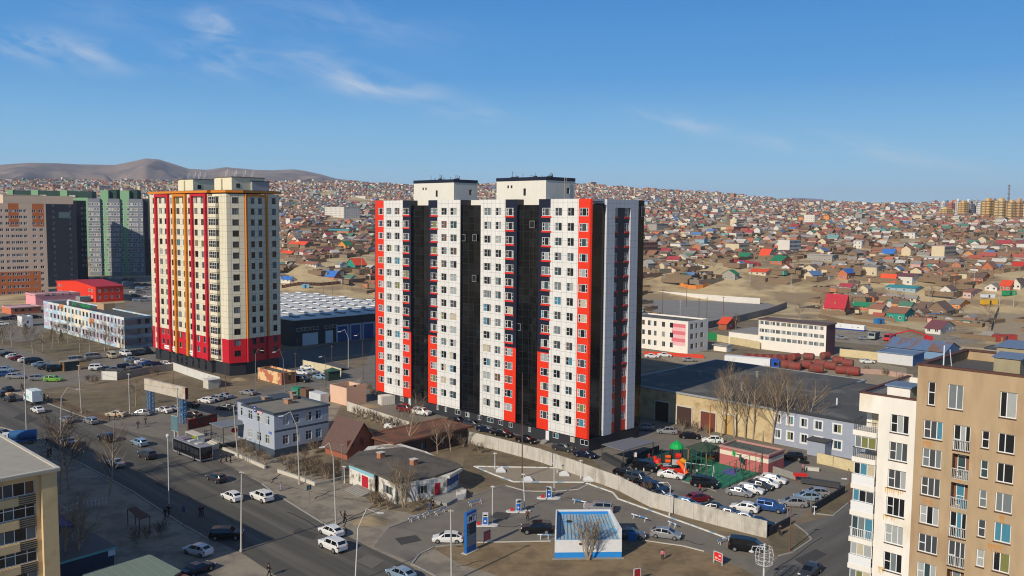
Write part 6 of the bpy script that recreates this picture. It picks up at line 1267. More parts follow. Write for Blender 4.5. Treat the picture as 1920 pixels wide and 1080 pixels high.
# ---- high-rises on the right horizon
HR = [(1763, 1773, 385, 400, (206, 204, 200), 'pale grey tower leftmost of the far high-rises'), (1777, 1787, 386, 400, (188, 118, 96), 'salmon tower among the far high-rises'), (1763, 1781, 397, 408, (206, 172, 110), 'low yellow block in front of the pale and salmon far towers'), (1790.5, 1797, 381, 406, (220, 218, 214), 'thin white tower left of the ochre far tower'), (1797, 1811, 385, 408, (204, 166, 100), 'ochre tower right of the thin white far tower'),
      (1808, 1822, 382.5, 404, (216, 216, 212), 'white tower behind the grey unfinished far tower'), (1812, 1823.5, 387, 406, (132, 134, 140), 'grey unfinished tower under the far cranes'), (1823, 1832, 383, 404, (214, 210, 206), 'white tower right of the grey unfinished one'), (1824, 1836, 391, 405, (222, 206, 200), 'lower white-pink block right of the grey unfinished tower'), (1832, 1842, 384.5, 405, (210, 214, 210), 'white tower left of the first large ochre tower'),
      (1841.7, 1860, 382.5, 411, (202, 166, 106), 'first large ochre tower of the right-hand group'), (1858, 1866, 381, 409, (150, 112, 82), 'narrow brown box standing in for the shaded side of the first large ochre tower'), (1865.6, 1885, 382.5, 413, (200, 172, 124), 'wide beige-ochre tower left of the mast'), (1887.5, 1901, 385.5, 415, (206, 172, 122), 'ochre tower right of the mast'), (1902, 1915, 383, 415, (196, 156, 110), 'brown-ochre tower near the right edge of the horizon'), (1913, 1925, 388, 415, (214, 196, 150), 'pale yellow tower at the right edge of the horizon')]  # narrow brown box carries the first ochre tower's shaded side as its colour
for a, c, t0, b0, col, lab in HR:
    p = at_t((a+c)/2+2, b0-3) or at_t((a+c)/2+2, b0)
    if p is None: continue
    w = (c-a)/FPX*p.y; hh = (b0-t0)/FPX*p.y+6; nm = 'hr_%d_%d' % (int(a), int(t0)); mt = M(nm, col, .85, .04, .02, grid=(6.2, 3.6, 1.5), line=tuple(int(v*.62) for v in col))
    t_ = thing('apartment_tower', lab, 'apartment tower', (p.x, p.y, p.z-4), RAD(30), 'far high-rises on the right horizon'); m_ = MB(); k = w*.62; m_.box(-k, -k*.7, 0, k*.75, k*.7, hh); m_.build('wall', [mt], t_); m_ = MB(); m_.box(-k*.5, -k*.3, hh, k*.3, k*.3, hh+3.5); m_.build('machine_room', [M(nm+'_top', col, .85, .04)], t_)
p = at_t(1889, 408); m_ = MB(); hh = (408-346)/FPX*p.y+8
for dx, dy in ((-1.6, -1.6), (1.6, -1.6), (0, 1.8)): m_.tube((dx, dy, 0), (dx*.15, dy*.15, hh), .42, .2, 4)
for i in range(14): z_ = hh*i/14; s_ = 1-.85*i/14; m_.tube((-1.6*s_, -1.6*s_, z_), (1.6*s_, -1.6*s_, z_+hh/14), .2, n=4); m_.tube((1.6*s_, -1.6*s_, z_), (0, 1.8*s_, z_+hh/14), .2, n=4)
for z_ in (.62, .74, .86, .93): m_.lathe([(0, 0), (1.6, .2), (1.6, 2.2), (0, 2.4)], 8, (0, 0, hh*z_))
tag(m_.build('broadcast_mast', [M('mast_grey', (120, 116, 118), .7, 0)], None, (p.x, p.y, p.z-8)), 'tall thin lattice mast with ring platforms on the right horizon', 'mast')
for px_, lab in ((1817, 'left one of two cranes above the unfinished far tower'), (1827, 'right one of two cranes above the unfinished far tower')):
    p = at_t(px_, 403); m_ = MB(); hh = 28/FPX*p.y; m_.tube((0, 0, 0), (0, 0, hh), .6, n=4); m_.tube((-7, 0, hh*.93), (13, 3, hh*.95), .4, n=4); m_.tube((0, 0, hh+2), (12, 3, hh*.95), .15, n=4); m_.box(-7.5, -1, hh*.88, -5, 1, hh*.93); tag(m_.build('tower_crane', [M('crane_dark', (70, 70, 74), .7, 0)], None, (p.x, p.y, p.z)), lab, 'crane')
# orange round fence compound and the crimson fence
def fence_run(name, label, pts, h, mat, cat='fence', plank=2.2):
    P = [at_t(x, y) for x, y in pts]; o = P[0]; m_ = MB()
    for a, c in zip(P, P[1:]):
        d = (c-a); n_ = max(1, int(d.length/plank)); 
        for i in range(n_):
            q0, q1 = a+d*(i/n_), a+d*((i+.97)/n_); t = Vector((-d.y, d.x, 0)).normalized()*.06
            pl = [q0-t, q1-t, q1+t, q0+t]; zb = min(q0.z, q1.z)-.4; m_.prism([((p-o).x, (p-o).y) for p in pl], zb-o.z, TZ((q0.x+q1.x)/2, (q0.y+q1.y)/2)+h-o.z+rnd.uniform(-.06, .06))
    return tag(m_.build(name, [mat], None, o), label, cat)
fence_run('plank_fence', 'curved bright orange plank fence round a yard right of the striped tower', [(1270, 531), (1276, 537), (1290, 541), (1305, 542), (1318, 540), (1327, 536)], 2.2, M('fence_orange', (206, 128, 60), .9, .1, 1))
fence_run('plank_fence', 'long crimson fence in front of the emerald-roofed white house', [(1376, 493), (1424, 499)], 2.4, M('fence_crimson', (160, 50, 58), .8, .1, 1))
fence_run('plank_fence', 'long dark plank fence along the track behind the white cabin', [(1535, 596), (1580, 606), (1640, 614), (1700, 622), (1735, 632)], 1.8, MATS['plank_fence'])
fence_run('plank_fence', 'grey plank fence curving in front of the dark timber house', [(1722, 597), (1770, 601), (1820, 608), (1855, 613)], 2.0, M('plank_fence_grey', (128, 118, 104), .95, .2, 1.2))
fence_run('plank_fence', 'dark plank fence along the dirt road between the towers', [(528, 541), (600, 536), (680, 529), (697, 527)], 1.9, M('fence_maroon', (74, 50, 44), .95, .1, 1))
fence_run('plank_fence', 'brown plank fence above the bare field between the towers', [(590, 478), (640, 472), (668, 467)], 1.8, MATS['plank_fence'])
fence_run('plank_fence', 'grey plank fence left of the dirt lane at the right edge', [(1858, 620), (1864, 600), (1872, 578)], 2.0, MATS['plank_fence_grey'])
# containers, cabins
def boxthing(name, label, cat, px, py, L_, W_, h, mat, az=44, roof=None, parts=None, z=None):
    p = at_t(px, py); t_ = thing(name, label, cat, tuple(p), RAD(90-az)); m_ = MB(); m_.box(-L_/2, -W_/2, .1, L_/2, W_/2, h); m_.build('body', [mat], t_); m_ = MB(); m_.box(-L_/2-.06, -W_/2-.06, h, L_/2+.06, W_/2+.06, h+.08); m_.build('roof', [roof or mat], t_); m_ = MB(); m_.box(-.5, -W_/2-.04, .2, .5, -W_/2-.004, h-.3); m_.build('door', [darkf], t_); return t_
boxthing('container', 'yellow container in the sandy yard near the right edge', 'container', 1854, 571, 8.5, 2.5, 2.5, M('cont_yellow', (206, 160, 44), .7, .08), az=80)
boxthing('container', 'green container beside the dirt lane at the right edge', 'container', 1892, 554, 7, 2.5, 2.5, M('cont_green', (40, 140, 90), .7, .08), az=80)
boxthing('container', 'white flat cabin left of the green container', 'container', 1852, 558, 7, 2.5, 1.8, pvc, az=80)
boxthing('container', 'small blue container beside the teal house', 'container', 1648, 607, 4, 2.4, 2.2, M('cont_blue', (40, 110, 170), .7, .08), az=70)
boxthing('container', 'brick-red container below the maroon-roofed white house', 'container', 1883, 640, 9, 2.6, 2.5, M('cont_red', (158, 60, 50), .7, .08), az=80)
boxthing('signboard_cabin', 'light blue advertising cabin by the dirt road between the towers', 'cabin', 573, 540, 4, 2, 2.2, M('cabin_lightblue', (110, 170, 200), .7, .05), az=80)
# ================================================================== vehicles
PT = {}
def paint(n):
    C = {'white': (212, 211, 207), 'silver': (150, 151, 152), 'grey': (104, 106, 110), 'black': (16, 17, 20), 'navy': (28, 36, 58), 'dark red': (110, 22, 30), 'blue': (48, 82, 138), 'light blue': (142, 166, 184), 'green': (106, 160, 50), 'beige': (180, 166, 142), 'dark grey': (50, 52, 56), 'red': (176, 30, 28)}
    if n not in PT: PT[n] = M('paint_'+n.replace(' ', '_'), C[n], .22, .03, 2, spec=.5, metal=.35 if n in ('silver', 'grey', 'light blue', 'blue', 'navy') else 0)
    return PT[n]
cg = M('car_glass', (14, 18, 22), .06, 0, spec=.7); tyre = M('tyre_rubber', (20, 20, 21), .9, 0); rim = M('wheel_rim', (150, 152, 154), .35, 0, metal=.6); hl_ = M('headlamp', (220, 224, 228), .15, 0); tl_ = M('tail_lamp', (150, 16, 18), .3, 0); blk = M('black_trim', (22, 22, 24), .7, 0)
# stations: x, z bottom, z shoulder, z top, half width, half width at top, cabin flag of the segment after
CT = {
 'hatch': ([(2.22, .32, .55, .58, .60, .5, 0), (2.1, .22, .66, .72, .82, .6, 0), (1.35, .2, .84, .92, .87, .66, 1), (.45, .2, .90, 1.40, .88, .60, 2), (-.55, .2, .94, 1.47, .88, .60, 2), (-1.35, .2, .98, 1.36, .87, .58, 3), (-2.0, .24, 1.0, 1.08, .82, .56, 0), (-2.2, .34, .86, .88, .74, .5, 0)], 1.38, -1.32, .32),
 'sedan': ([(2.35, .34, .55, .58, .66, .5, 0), (2.2, .22, .70, .76, .86, .62, 0), (1.15, .2, .88, .95, .89, .66, 1), (.35, .2, .92, 1.38, .89, .62, 2), (-.7, .2, .94, 1.42, .89, .62, 3), (-1.6, .2, .98, 1.06, .88, .64, 0), (-2.25, .24, .96, 1.02, .84, .6, 0), (-2.35, .36, .84, .86, .76, .5, 0)], 1.42, -1.38, .33),
 'suv': ([(2.3, .40, .75, .80, .76, .6, 0), (2.18, .30, .96, 1.02, .90, .7, 0), (1.15, .28, 1.04, 1.12, .93, .74, 1), (.55, .28, 1.08, 1.66, .93, .68, 2), (-.8, .28, 1.10, 1.74, .93, .70, 2), (-1.95, .30, 1.12, 1.68, .92, .68, 3), (-2.22, .32, 1.10, 1.18, .90, .68, 0), (-2.32, .42, .95, .97, .84, .6, 0)], 1.42, -1.4, .38),
 'van': ([(2.3, .30, .80, .84, .78, .6, 0), (2.22, .24, .95, 1.05, .88, .74, 1), (1.35, .22, 1.05, 1.72, .90, .74, 2), (.0, .22, 1.08, 1.88, .90, .76, 2), (-1.4, .22, 1.08, 1.88, .90, .76, 2), (-2.1, .24, 1.08, 1.84, .90, .74, 3), (-2.3, .28, 1.0, 1.10, .88, .72, 0)], 1.5, -1.4, .34)}
CT['wagon'] = ([(2.25, .32, .58, .62, .66, .5, 0), (2.12, .22, .70, .78, .84, .62, 0), (1.2, .2, .88, .96, .88, .66, 1), (.5, .2, .92, 1.42, .88, .62, 2), (-.8, .2, .94, 1.50, .88, .62, 2), (-1.8, .2, .98, 1.42, .87, .60, 3), (-2.15, .24, .98, 1.06, .84, .58, 0), (-2.25, .34, .84, .86, .76, .5, 0)], 1.38, -1.35, .33)
def carmesh(kind):
    st, wf, wr, wrad = CT[kind]; b, g = MB(), MB()
    def sec(s): x, zb, zs, zt, w, wt, f = s; return [(x, w*.92, zb), (x, w, zb+(zs-zb)*.55), (x, w*.97, zs), (x, wt, zt), (x, -wt, zt), (x, -w*.97, zs), (x, -w, zb+(zs-zb)*.55), (x, -w*.92, zb)]
    S = [sec(s) for s in st]
    b.face(S[0][::-1]); b.face(S[-1])
    for i in range(len(S)-1):
        p, q = S[i], S[i+1]; fl = st[i][6]
        for j in range(7):
            f = [p[j], q[j], q[j+1], p[j+1]]
            if j in (2, 4) and fl in (1, 2, 3):      # side glazing, inset with pillars
                b.face(f); c0 = Vector(f[0]); n = 1 if j == 2 else -1
                def ins(u, v): P_ = (Vector(f[0])*(1-u)+Vector(f[1])*u)*(1-v)+(Vector(f[3])*(1-u)+Vector(f[2])*u)*v; P_.y += .012*n; return tuple(P_)
                if fl == 2: g.face([ins(.05, .1 if j == 2 else .12), ins(.93, .1 if j == 2 else .12), ins(.93, .88), ins(.05, .88)])
                elif fl == 1 and j == 2: g.face([ins(.45, .12), ins(.99, .1), ins(.99, .86)])
                elif fl == 1: g.face([ins(.45, .88), ins(.99, .9), ins(.99, .14)])
                elif j == 2: g.face([ins(.02, .1), ins(.7, .1), ins(.02, .86)])
                else: g.face([ins(.02, .9), ins(.7, .9), ins(.02, .14)])
            elif j == 3 and fl in (1, 3):
                b.face(f)
                def ins(u, v): P_ = (Vector(f[0])*(1-u)+Vector(f[1])*u)*(1-v)+(Vector(f[3])*(1-u)+Vector(f[2])*u)*v; P_.z += .014; return tuple(P_)
                g.face([ins(.1, .05), ins(.9, .07), ins(.9, .93), ins(.1, .95)])
            else: b.face(f)
    lo = st[0][1]; w = MB(); w.tube((0, -.11, 0), (0, .11, 0), wrad, n=14, mi=0); w.tube((0, -.125, 0), (0, .125, 0), wrad*.62, n=10, mi=1)
    h = MB(); h.box(-.05, -.17, -.07, .12, .17, .07); ar = MB(); 
    return dict(body=b.mesh('body', [paint('white')]), glass=g.mesh('windows', [cg]), wheel=w.mesh('wheel', [tyre, rim]), head=h.mesh('headlight', [hl_]), tail=h.mesh('tail_light', [tl_]), wf=wf, wr=wr, rad=wrad, st=st)
CM = {k: carmesh(k) for k in CT}
def carthing(label, p, az, kind, col, s=1.0, name='parked_car', cat='car', group=None, detail=True):
    t = thing(name, label, cat, tuple(p), RAD(90-az), group); t.scale = (s,)*3; m = CM[kind]
    olink('body', m['body'], paint(col), t); link('windows', m['glass'], t)
    w = m['st'][2][4]
    for x in (m['wf'], m['wr']):
        for y in (-1, 1): link('wheel', m['wheel'], t, (x, y*(w-.08), m['rad']))
    if detail:
        st = m['st']
        for y in (-1, 1):
            link('headlight', m['head'], t, (st[1][0]-.02, y*(st[1][4]-.2), st[1][2]-.04)); link('tail_light', m['tail'], t, (st[-2][0]-.06, y*(st[-2][4]-.12), st[-2][2]-.12))
    return t
def car(px, py, az, kind, col, lab, s=1.0, grp='cars parked and driving about the crossroads', z=0.0):
    p = at(px, py); p.z = .03
    if '%' in lab: lab = lab.replace('%', col+' '+{'hatch': 'hatchback', 'sedan': 'sedan', 'suv': 'SUV', 'van': 'van', 'wagon': 'wagon'}[kind])
    else: lab = col+' '+{'hatch': 'hatchback', 'sedan': 'sedan', 'suv': 'SUV', 'van': 'van', 'wagon': 'wagon'}[kind]+' '+lab
    return carthing(lab, p, az, kind, col, s, 'car', 'car', grp, detail=hypot(p.x, p.y) < 235)
A0 = -47
for a in [
 (71, 773, A0, 'sedan', 'white', 'driving away near the box truck'), (125, 792, A0, 'hatch', 'silver', 'driving away behind the curved street lamp'), (171, 794, A0, 'wagon', 'silver', 'driving away between two lamp poles, bright'),
 (199, 827, A0, 'suv', 'black', 'driving away beside the light blue wagon'), (262, 835, A0, 'wagon', 'light blue', 'driving away beside the black SUV'), (276, 859, A0, 'suv', 'dark grey', 'driving away just left of the bus'),
 (406, 902, A0, 'wagon', 'dark grey', 'driving away below the bus'), (435, 937, A0, 'hatch', 'white', 'driving away beside the tall pole, left of a pair'), (491, 938, A0, 'suv', 'white', 'with black rear window, right one of the pair below the bus'),
 (621, 1003, A0, 'hatch', 'white', 'upper one of two white cars at the lamp post'), (624, 1030, A0, 'suv', 'white', 'lower one of two white cars at the lamp post'), (752, 1084, A0, 'hatch', 'light blue', 'cut off by the bottom edge on the avenue'),
 (130, 834, A0, 'sedan', 'silver', 'half hidden by a bare tree crown at the road edge'), (217, 874, A0, 'sedan', 'silver', 'half hidden by a smaller bare tree in the shadow edge'),
 (18, 752, A0, 'wagon', 'dark grey', 'carrying a load of boards on its roof'), (15, 734, A0, 'sedan', 'black', 'driving behind the car with boards'), (2, 743, A0, 'wagon', 'dark grey', 'cut off by the left edge beside the loaded car'),
 (14, 829, -70, 'sedan', 'navy', 'parked left of the blue tank truck'), (3, 818, -70, 'sedan', 'dark grey', 'at the left edge beside the tank truck'),
 (425, 1010, 84, 'suv', 'black', 'turning out of the shade by the bottom pole'), (371, 1039, -62, 'hatch', 'white', 'parked by the green-roofed garage'), (370, 1075, 30, 'sedan', 'navy', 'in shade below the white hatchback at the garage'),
 (218, 781, -80, 'sedan', 'beige', 'stopped at the corner of the fenced lot'), (266, 779, -88, 'hatch', 'silver', 'behind the beige sedan under the billboard'), (308, 773, -55, 'sedan', 'white', 'parked under the left billboard leg'), (330, 770, -55, 'sedan', 'silver', 'parked between the billboard legs'),
 (387, 755, -60, 'hatch', 'white', 'leftmost of three behind the billboard'), (404, 751, -60, 'wagon', 'silver', 'middle one of three behind the billboard'), (420, 747, -60, 'sedan', 'light blue', 'rightmost of three behind the billboard'),
 (360, 783, -70, 'sedan', 'black', 'in the shadow of the billboard'), (358, 763, -60, 'sedan', 'dark grey', 'half hidden behind the right billboard leg'), (424, 768, -80, 'hatch', 'dark grey', 'in tree shade left of the grey office'), (466, 740, -60, 'sedan', 'silver', 'parked behind the office near the street lamp'),
 (100, 715, 88, 'wagon', 'green', 'parked by the dry field'), (72, 713, 70, 'wagon', 'silver', 'next to the lime green wagon'), (30, 710, 80, 'wagon', 'silver', 'left of the lamp pole beside a dark kerb'), (10, 705, 70, 'sedan', 'blue', 'at the left edge beside the silver wagon'), (10, 697, 70, 'wagon', 'light blue', 'at the left edge behind the blue sedan'),
 (104, 696, 52, 'van', 'black', 'nearest the yellow kiosk in the row'), (88, 692, 52, 'sedan', 'dark grey', 'second from the yellow kiosk in the row'), (77, 687, 52, 'sedan', 'light blue', 'third from the yellow kiosk in the row'), (63, 682, 52, 'van', 'black', 'behind the lamp pole in the long row'),
 (50, 679, 52, 'hatch', 'white', 'between the black van and the dark red car'), (36, 675, 52, 'sedan', 'dark red', 'in the long row by the park'), (27, 672, 52, 'hatch', 'white', 'left of the dark red car'), (17, 668, 52, 'sedan', 'black', 'near the left end of the row by the park'), (2, 662, 60, 'sedan', 'silver', 'at the left edge beside the park trees'),
 (143, 679, 50, 'van', 'silver', 'parked on dry grass behind the yellow kiosk'), (175, 673, 50, 'van', 'silver', 'on dry grass right of the other silver van'), (210, 671, 140, 'van', 'beige', 'with its windscreen toward us at the yard edge'), (236, 667, 130, 'suv', 'white', 'at the foot of the mural building'),
 (252, 666, 130, 'sedan', 'black', 'right of the white SUV by the mural building'), (262, 664, 130, 'sedan', 'dark grey', 'squeezed between dark cars by the mural building'), (277, 663, 140, 'suv', 'black', 'big, at the corner of the cream tower'),
 (249, 678, 52, 'hatch', 'light blue', 'first in the middle row of the tower yard'), (259, 680, 52, 'sedan', 'grey', 'second in the middle row of the tower yard'), (269, 682, 52, 'sedan', 'white', 'third in the middle row of the tower yard'), (280, 685, 52, 'sedan', 'blue', 'fourth in the middle row of the tower yard'), (295, 687, 70, 'sedan', 'navy', 'fifth in the middle row of the tower yard'), (312, 686, 90, 'hatch', 'white', 'right end of the middle row before the tower plinth'),
 (184, 694, 75, 'suv', 'white', 'behind the honeycomb fence panel'), (200, 696, 75, 'sedan', 'dark grey', 'just above the honeycomb fence panel'), (216, 697, 75, 'sedan', 'grey', 'right of the honeycomb fence panel'), (236, 693, 60, 'suv', 'black', 'in the front row of the tower yard'), (251, 692, 60, 'wagon', 'silver', 'right of the black SUV in the tower yard'), (264, 696, 75, 'sedan', 'navy', 'behind the grey concrete fence'),
 (578, 693, 110, 'sedan', 'white', 'against the cream wall by the warehouse'), (566, 702, 110, 'sedan', 'white', 'leftmost by the graffiti shed'), (584, 700, 110, 'sedan', 'silver', 'between two white ones by the cream wall'), (594, 708, 110, 'sedan', 'dark grey', 'in the middle of the warehouse lot'), (566, 716, 110, 'suv', 'black', 'in the shade of the graffiti shed'), (601, 711, 120, 'sedan', 'light blue', 'beside the green kiosk lot'), (612, 707, 120, 'sedan', 'white', 'right end of the lot near the green kiosk'),
 (761, 772, 120, 'suv', 'dark red', 'at the foot of the striped tower'), (791, 778, 120, 'suv', 'white', 'right of the dark red SUV'), (741, 804, 100, 'sedan', 'white', 'half hidden by the rusty shed roof'),
 (858, 793, 122, 'sedan', 'black', 'first along the tower behind the rusty roof'), (886, 800, 122, 'hatch', 'dark grey', 'second along the tower behind the rusty roof'), (913, 810, 122, 'sedan', 'navy', 'first behind the pale wall at the tower'), (943, 818, 122, 'sedan', 'black', 'second behind the pale wall at the tower'), (988, 830, 122, 'sedan', 'black', 'third behind the pale wall at the tower'), (1057, 845, 122, 'sedan', 'dark grey', 'by the steps of the striped tower'), (1098, 857, 122, 'sedan', 'navy', 'at the right front corner of the striped tower'),
 (1209, 806, -80, 'hatch', 'silver', 'in tower shade by the warehouse gate'), (1251, 813, -80, 'hatch', 'silver', 'in tower shade, right of the other silver one'), (1294, 822, 100, 'sedan', 'black', 'between the playground and the warehouse'), (1336, 830, -80, 'hatch', 'white', 'beside the pink hut and playground'),
 (1209, 882, 112, 'van', 'black', 'beside the ramp canopy'), (1258, 896, 115, 'sedan', 'white', 'in front of the playground'), (1321, 913, 115, 'van', 'black', 'in front of the green ball court'), (1386, 929, 118, 'hatch', 'silver', 'leftmost of the row beside the ball court'), (1407, 924, 118, 'wagon', 'white', 'second of the row beside the ball court'), (1424, 917, 118, 'hatch', 'dark grey', 'third of the row beside the ball court'), (1436, 912, 118, 'wagon', 'white', 'fourth of the row beside the ball court'), (1450, 905, 118, 'wagon', 'white', 'rightmost of the row beside the ball court'),
 (1309, 940, 65, 'hatch', 'dark red', 'behind the concrete wall in the car park'), (1174, 893, 125, 'sedan', 'black', 'first behind the wall near the ramp'), (1196, 903, 125, 'suv', 'dark grey', 'second behind the wall near the ramp'), (1213, 913, 125, 'sedan', 'black', 'third behind the wall, under a bare shrub'), (1229, 922, 125, 'suv', 'navy', 'fourth behind the wall'), (1240, 932, 125, 'sedan', 'navy', 'fifth behind the wall'), (1258, 943, 120, 'sedan', 'silver', 'mostly hidden behind the wall, left of a silver-blue one'), (1287, 951, 120, 'hatch', 'light blue', 'mostly hidden behind the wall'),
 (1341, 960, 115, 'sedan', 'black', 'mostly hidden behind the right part of the wall'), (1366, 970, 115, 'hatch', 'grey', 'right of the hidden black sedan'), (1398, 978, 115, 'sedan', 'white', 'close behind the right end of the wall'), (1424, 988, 115, 'sedan', 'black', 'at the wall corner by the dark low wall'),
 (1396, 958, -60, 'hatch', 'white', 'seen from behind in the middle of the car park'), (1444, 958, 118, 'suv', 'blue', 'in the aisle of the car park'), (1487, 949, -80, 'hatch', 'silver', 'nearest the dark low wall'), (1514, 938, -80, 'hatch', 'light blue', 'second from the parking exit wall'), (1531, 930, -80, 'hatch', 'silver', 'by the long dark low wall'), (1483, 862, -75, 'suv', 'black', 'in shade of the pink hut'),
 (1122, 960, -82, 'suv', 'silver', 'tall, turning into the station'), (1006, 999, -90, 'suv', 'black', 'stopped left of the kiosk'), (1181, 1009, 92, 'hatch', 'grey', 'in the shadow of the kiosk'), (1248, 1008, 108, 'hatch', 'silver', 'with black spoiler, leaving the station'), (840, 1016, -88, 'hatch', 'white', 'left of the tall blue price sign'), (1398, 1033, 110, 'van', 'black', 'turning in from the cross street'), (1519, 1078, 220, 'hatch', 'dark grey', 'coming toward us on the cross street'),
 (1578, 636, 95, 'sedan', 'silver', 'left one beside the white cabin'), (1621, 637, 95, 'sedan', 'silver', 'right one in front of the white cabin'), (1626, 681, 95, 'sedan', 'white', 'beside the white brick store'), (1222, 671, 95, 'sedan', 'white', 'by the red fence of the pink striped block'), (1246, 669, 95, 'sedan', 'white', 'right of the other white one by the red fence'), (1292, 678, 95, 'sedan', 'silver', 'in shade behind the warehouse roof'), (1524, 503, 60, 'suv', 'white', 'parked by the cream gabled house'),
 (703, 846, 100, 'sedan', 'silver', 'half hidden behind the brick house hedge')]:
    if a[1] == 503:
        p = at_t(1549, 507); carthing('white SUV parked on the slope right of the cream gabled house', p, 60, 'suv', 'white', 1, 'car', 'car', 'cars parked and driving about the crossroads', False); continue
    s_ = 1.08 if a[0] < 330 and a[1] < 720 else 1.0
    car(*a[:6], s=s_)
# cars under the green blocks
labs_ = ['leftmost', 'second', 'third', 'fourth', 'fifth', 'sixth', 'seventh', 'eighth', 'ninth']; rc = random.Random(12); cols = ['white', 'silver', 'grey', 'black', 'dark grey', 'navy', 'light blue']; k = 0
for row in range(6):
    for i in range(9):
        px = 172+i*12.5+rc.uniform(-2, 2)+row*2; py = 523+row*7.6+i*.6
        if px > 281 or (py > 534 and px < 236) or rc.random() < .25: continue
        c = cols[(i*2+row*3) % 7]; k += 1; where = ['nearest the green block', 'second row from the green block', 'third row from the green block', 'fourth row from the green block', 'fifth row, beside the red building', 'last row, above the mural building'][row]
        carthing(f'{c} car parked {where}, {labs_[i]} there from the left', at(px, py), 60+rc.uniform(-15, 15), rc.choice(['sedan', 'hatch', 'suv', 'wagon']), c, 1.15, 'car', 'car', 'cars parked under the green blocks', False)
for px, py, c, w in ((10, 600, 'black', 'left one'), (25, 597, 'navy', 'second'), (36, 600, 'dark grey', 'third'), (52, 594, 'silver', 'fourth'), (66, 597, 'black', 'fifth'), (4, 610, 'white', 'the white one')):
    carthing(f'{c} car on the far street beside the orange-walled shed, {w} there', at(px, py), 60, 'sedan', c, 1.1, 'car', 'car', 'cars on the far street', False)
def truckbox(name, label, px, py, az, cabcol, boxm, L_=5.2, Hh=2.6, cab=1.6, kind='box', s=1, extra=None, z=None):
    t = thing(name, label, 'truck', tuple(at(px, py)), RAD(90-az)); t.scale = (s,)*3; m = MB(); x1 = L_/2
    m.box(x1-cab, -1, .5, x1-.05, 1, 1.3); m.face([(x1-cab, -1, 1.3), (x1-cab, 1, 1.3), (x1-cab, 1, 2.2), (x1-cab, -1, 2.2)])
    pr = [(x1-cab, 1.3), (x1-.05, 1.3), (x1-.35, 2.25), (x1-cab, 2.3)]
    for y in (-1, 1): m.face([(x, y, z_) for x, z_ in pr])
    m.face([(pr[1][0], -1, 1.3), (pr[1][0], 1, 1.3), (pr[2][0], 1, 2.25), (pr[2][0], -1, 2.25)]); m.face([(pr[2][0], -1, 2.25), (pr[2][0], 1, 2.25), (pr[3][0], 1, 2.3), (pr[3][0], -1, 2.3)])
    m.build('cab', [cabcol], t); g = MB(); g.face([(x1-.06, -.88, 1.38), (x1-.06, .88, 1.38), (x1-.31, .85, 2.15), (x1-.31, -.85, 2.15)]); 
    for y in (-1.01, 1.01): g.face([(x1-cab+.3, y, 1.4), (x1-.3, y, 1.4), (x1-.5, y, 2.1), (x1-cab+.3, y, 2.1)])
    g.build('windows', [cg], t); m = MB()
    if kind == 'box': m.box(-L_/2, -1.05, .75, x1-cab-.1, 1.05, .75+Hh); m.build('cargo_box', [boxm], t)
    else: m.tube((-L_/2, 0, 1.75), (x1-cab-.15, 0, 1.75), .98, n=16); m.box(-L_/2, -.9, .6, x1-cab-.15, .9, .9); m.build('tank', [boxm], t)
    m = MB(); m.box(-L_/2, -.5, .45, x1-.2, .5, .6); m.build('chassis', [blk], t)
    for x in ([x1-.8, -L_/2+1.0]+([-L_/2+2.2] if L_ > 8 else [])):
        for y in (-.9, .9): link('wheel', CM['suv']['wheel'], t, (x, y, .42))
    return t
truckbox('box_truck', 'small white and green refrigerated box truck by the avenue kerb', 62, 756, A0, pvc, M('truck_box_white', (214, 220, 222), .6, .12, .8, col2=(120, 190, 180), c2=(.55, .58)), 5.6, 2.4, s=1.1)
truckbox('tank_truck', 'blue tank truck with white cab parked below the avenue', 35, 832, -110, pvc, M('tank_blue', (52, 100, 150), .5, .08), 6.5, kind='tank')
truckbox('lorry', 'grey-green lorry facing us beside the white cabin', 1638, 636, 215, M('lorry_grey', (150, 156, 150), .6, .05), M('lorry_dark', (80, 84, 80), .7, .1), 6.5, 1.4, s=1.25)
truckbox('crane_truck', 'red crane truck behind the rusty blue shed', 1668, 638, 215, M('crane_red', (190, 36, 40), .6, .05), M('crane_red', (190, 36, 40), .6, .05), 8.5, 1.0, s=1.2)
m_ = MB(); m_.tube((0, 0, 2.6), (5, -1, 4.0), .3, .25, 6); m_.tube((5, -1, 4.0), (11, -3, 2.2), .25, .2, 6); m_.box(9.5, -4.5, 0, 12, -2.5, 2.2); tag(m_.build('crane', [MATS['crane_red']], None, at(1680, 638), RAD(0)), 'red folded crane jib on its base right of the red crane truck', 'crane')
t = thing('articulated_lorry', 'long white articulated lorry with blue cab in front of the red tanks', 'lorry', tuple(at(1412, 694)), RAD(90-118)); m_ = MB(); m_.box(-8.5, -1.25, 1.1, 5.2, 1.25, 4.0); m_.build('trailer', [pvc], t); bl_ = M('cab_blue', (28, 72, 160), .4, .04); m_ = MB(); m_.box(5.6, -1.2, .7, 7.9, 1.2, 3.6); m_.box(5.6, -1.1, 3.6, 7.2, 1.1, 4.0); m_.build('cab', [bl_], t)
m_ = MB(); m_.box(7.91, -1.1, 2.1, 7.93, 1.1, 3.2); [m_.box(6.4, y, 2.2, 7.6, y+.01, 3.1) for y in (-1.215, 1.205)]; m_.build('windows', [cg], t); m_ = MB(); m_.box(-8.5, -.6, .8, 7.6, .6, 1.05); m_.build('chassis', [blk], t)
for x in (-7.4, -6.1, -4.8, 4.6, 7.0):
    for y in (-1.05, 1.05): o_ = link('wheel', CM['suv']['wheel'], t, (x, y, .5)); o_.scale = (1.3,)*3
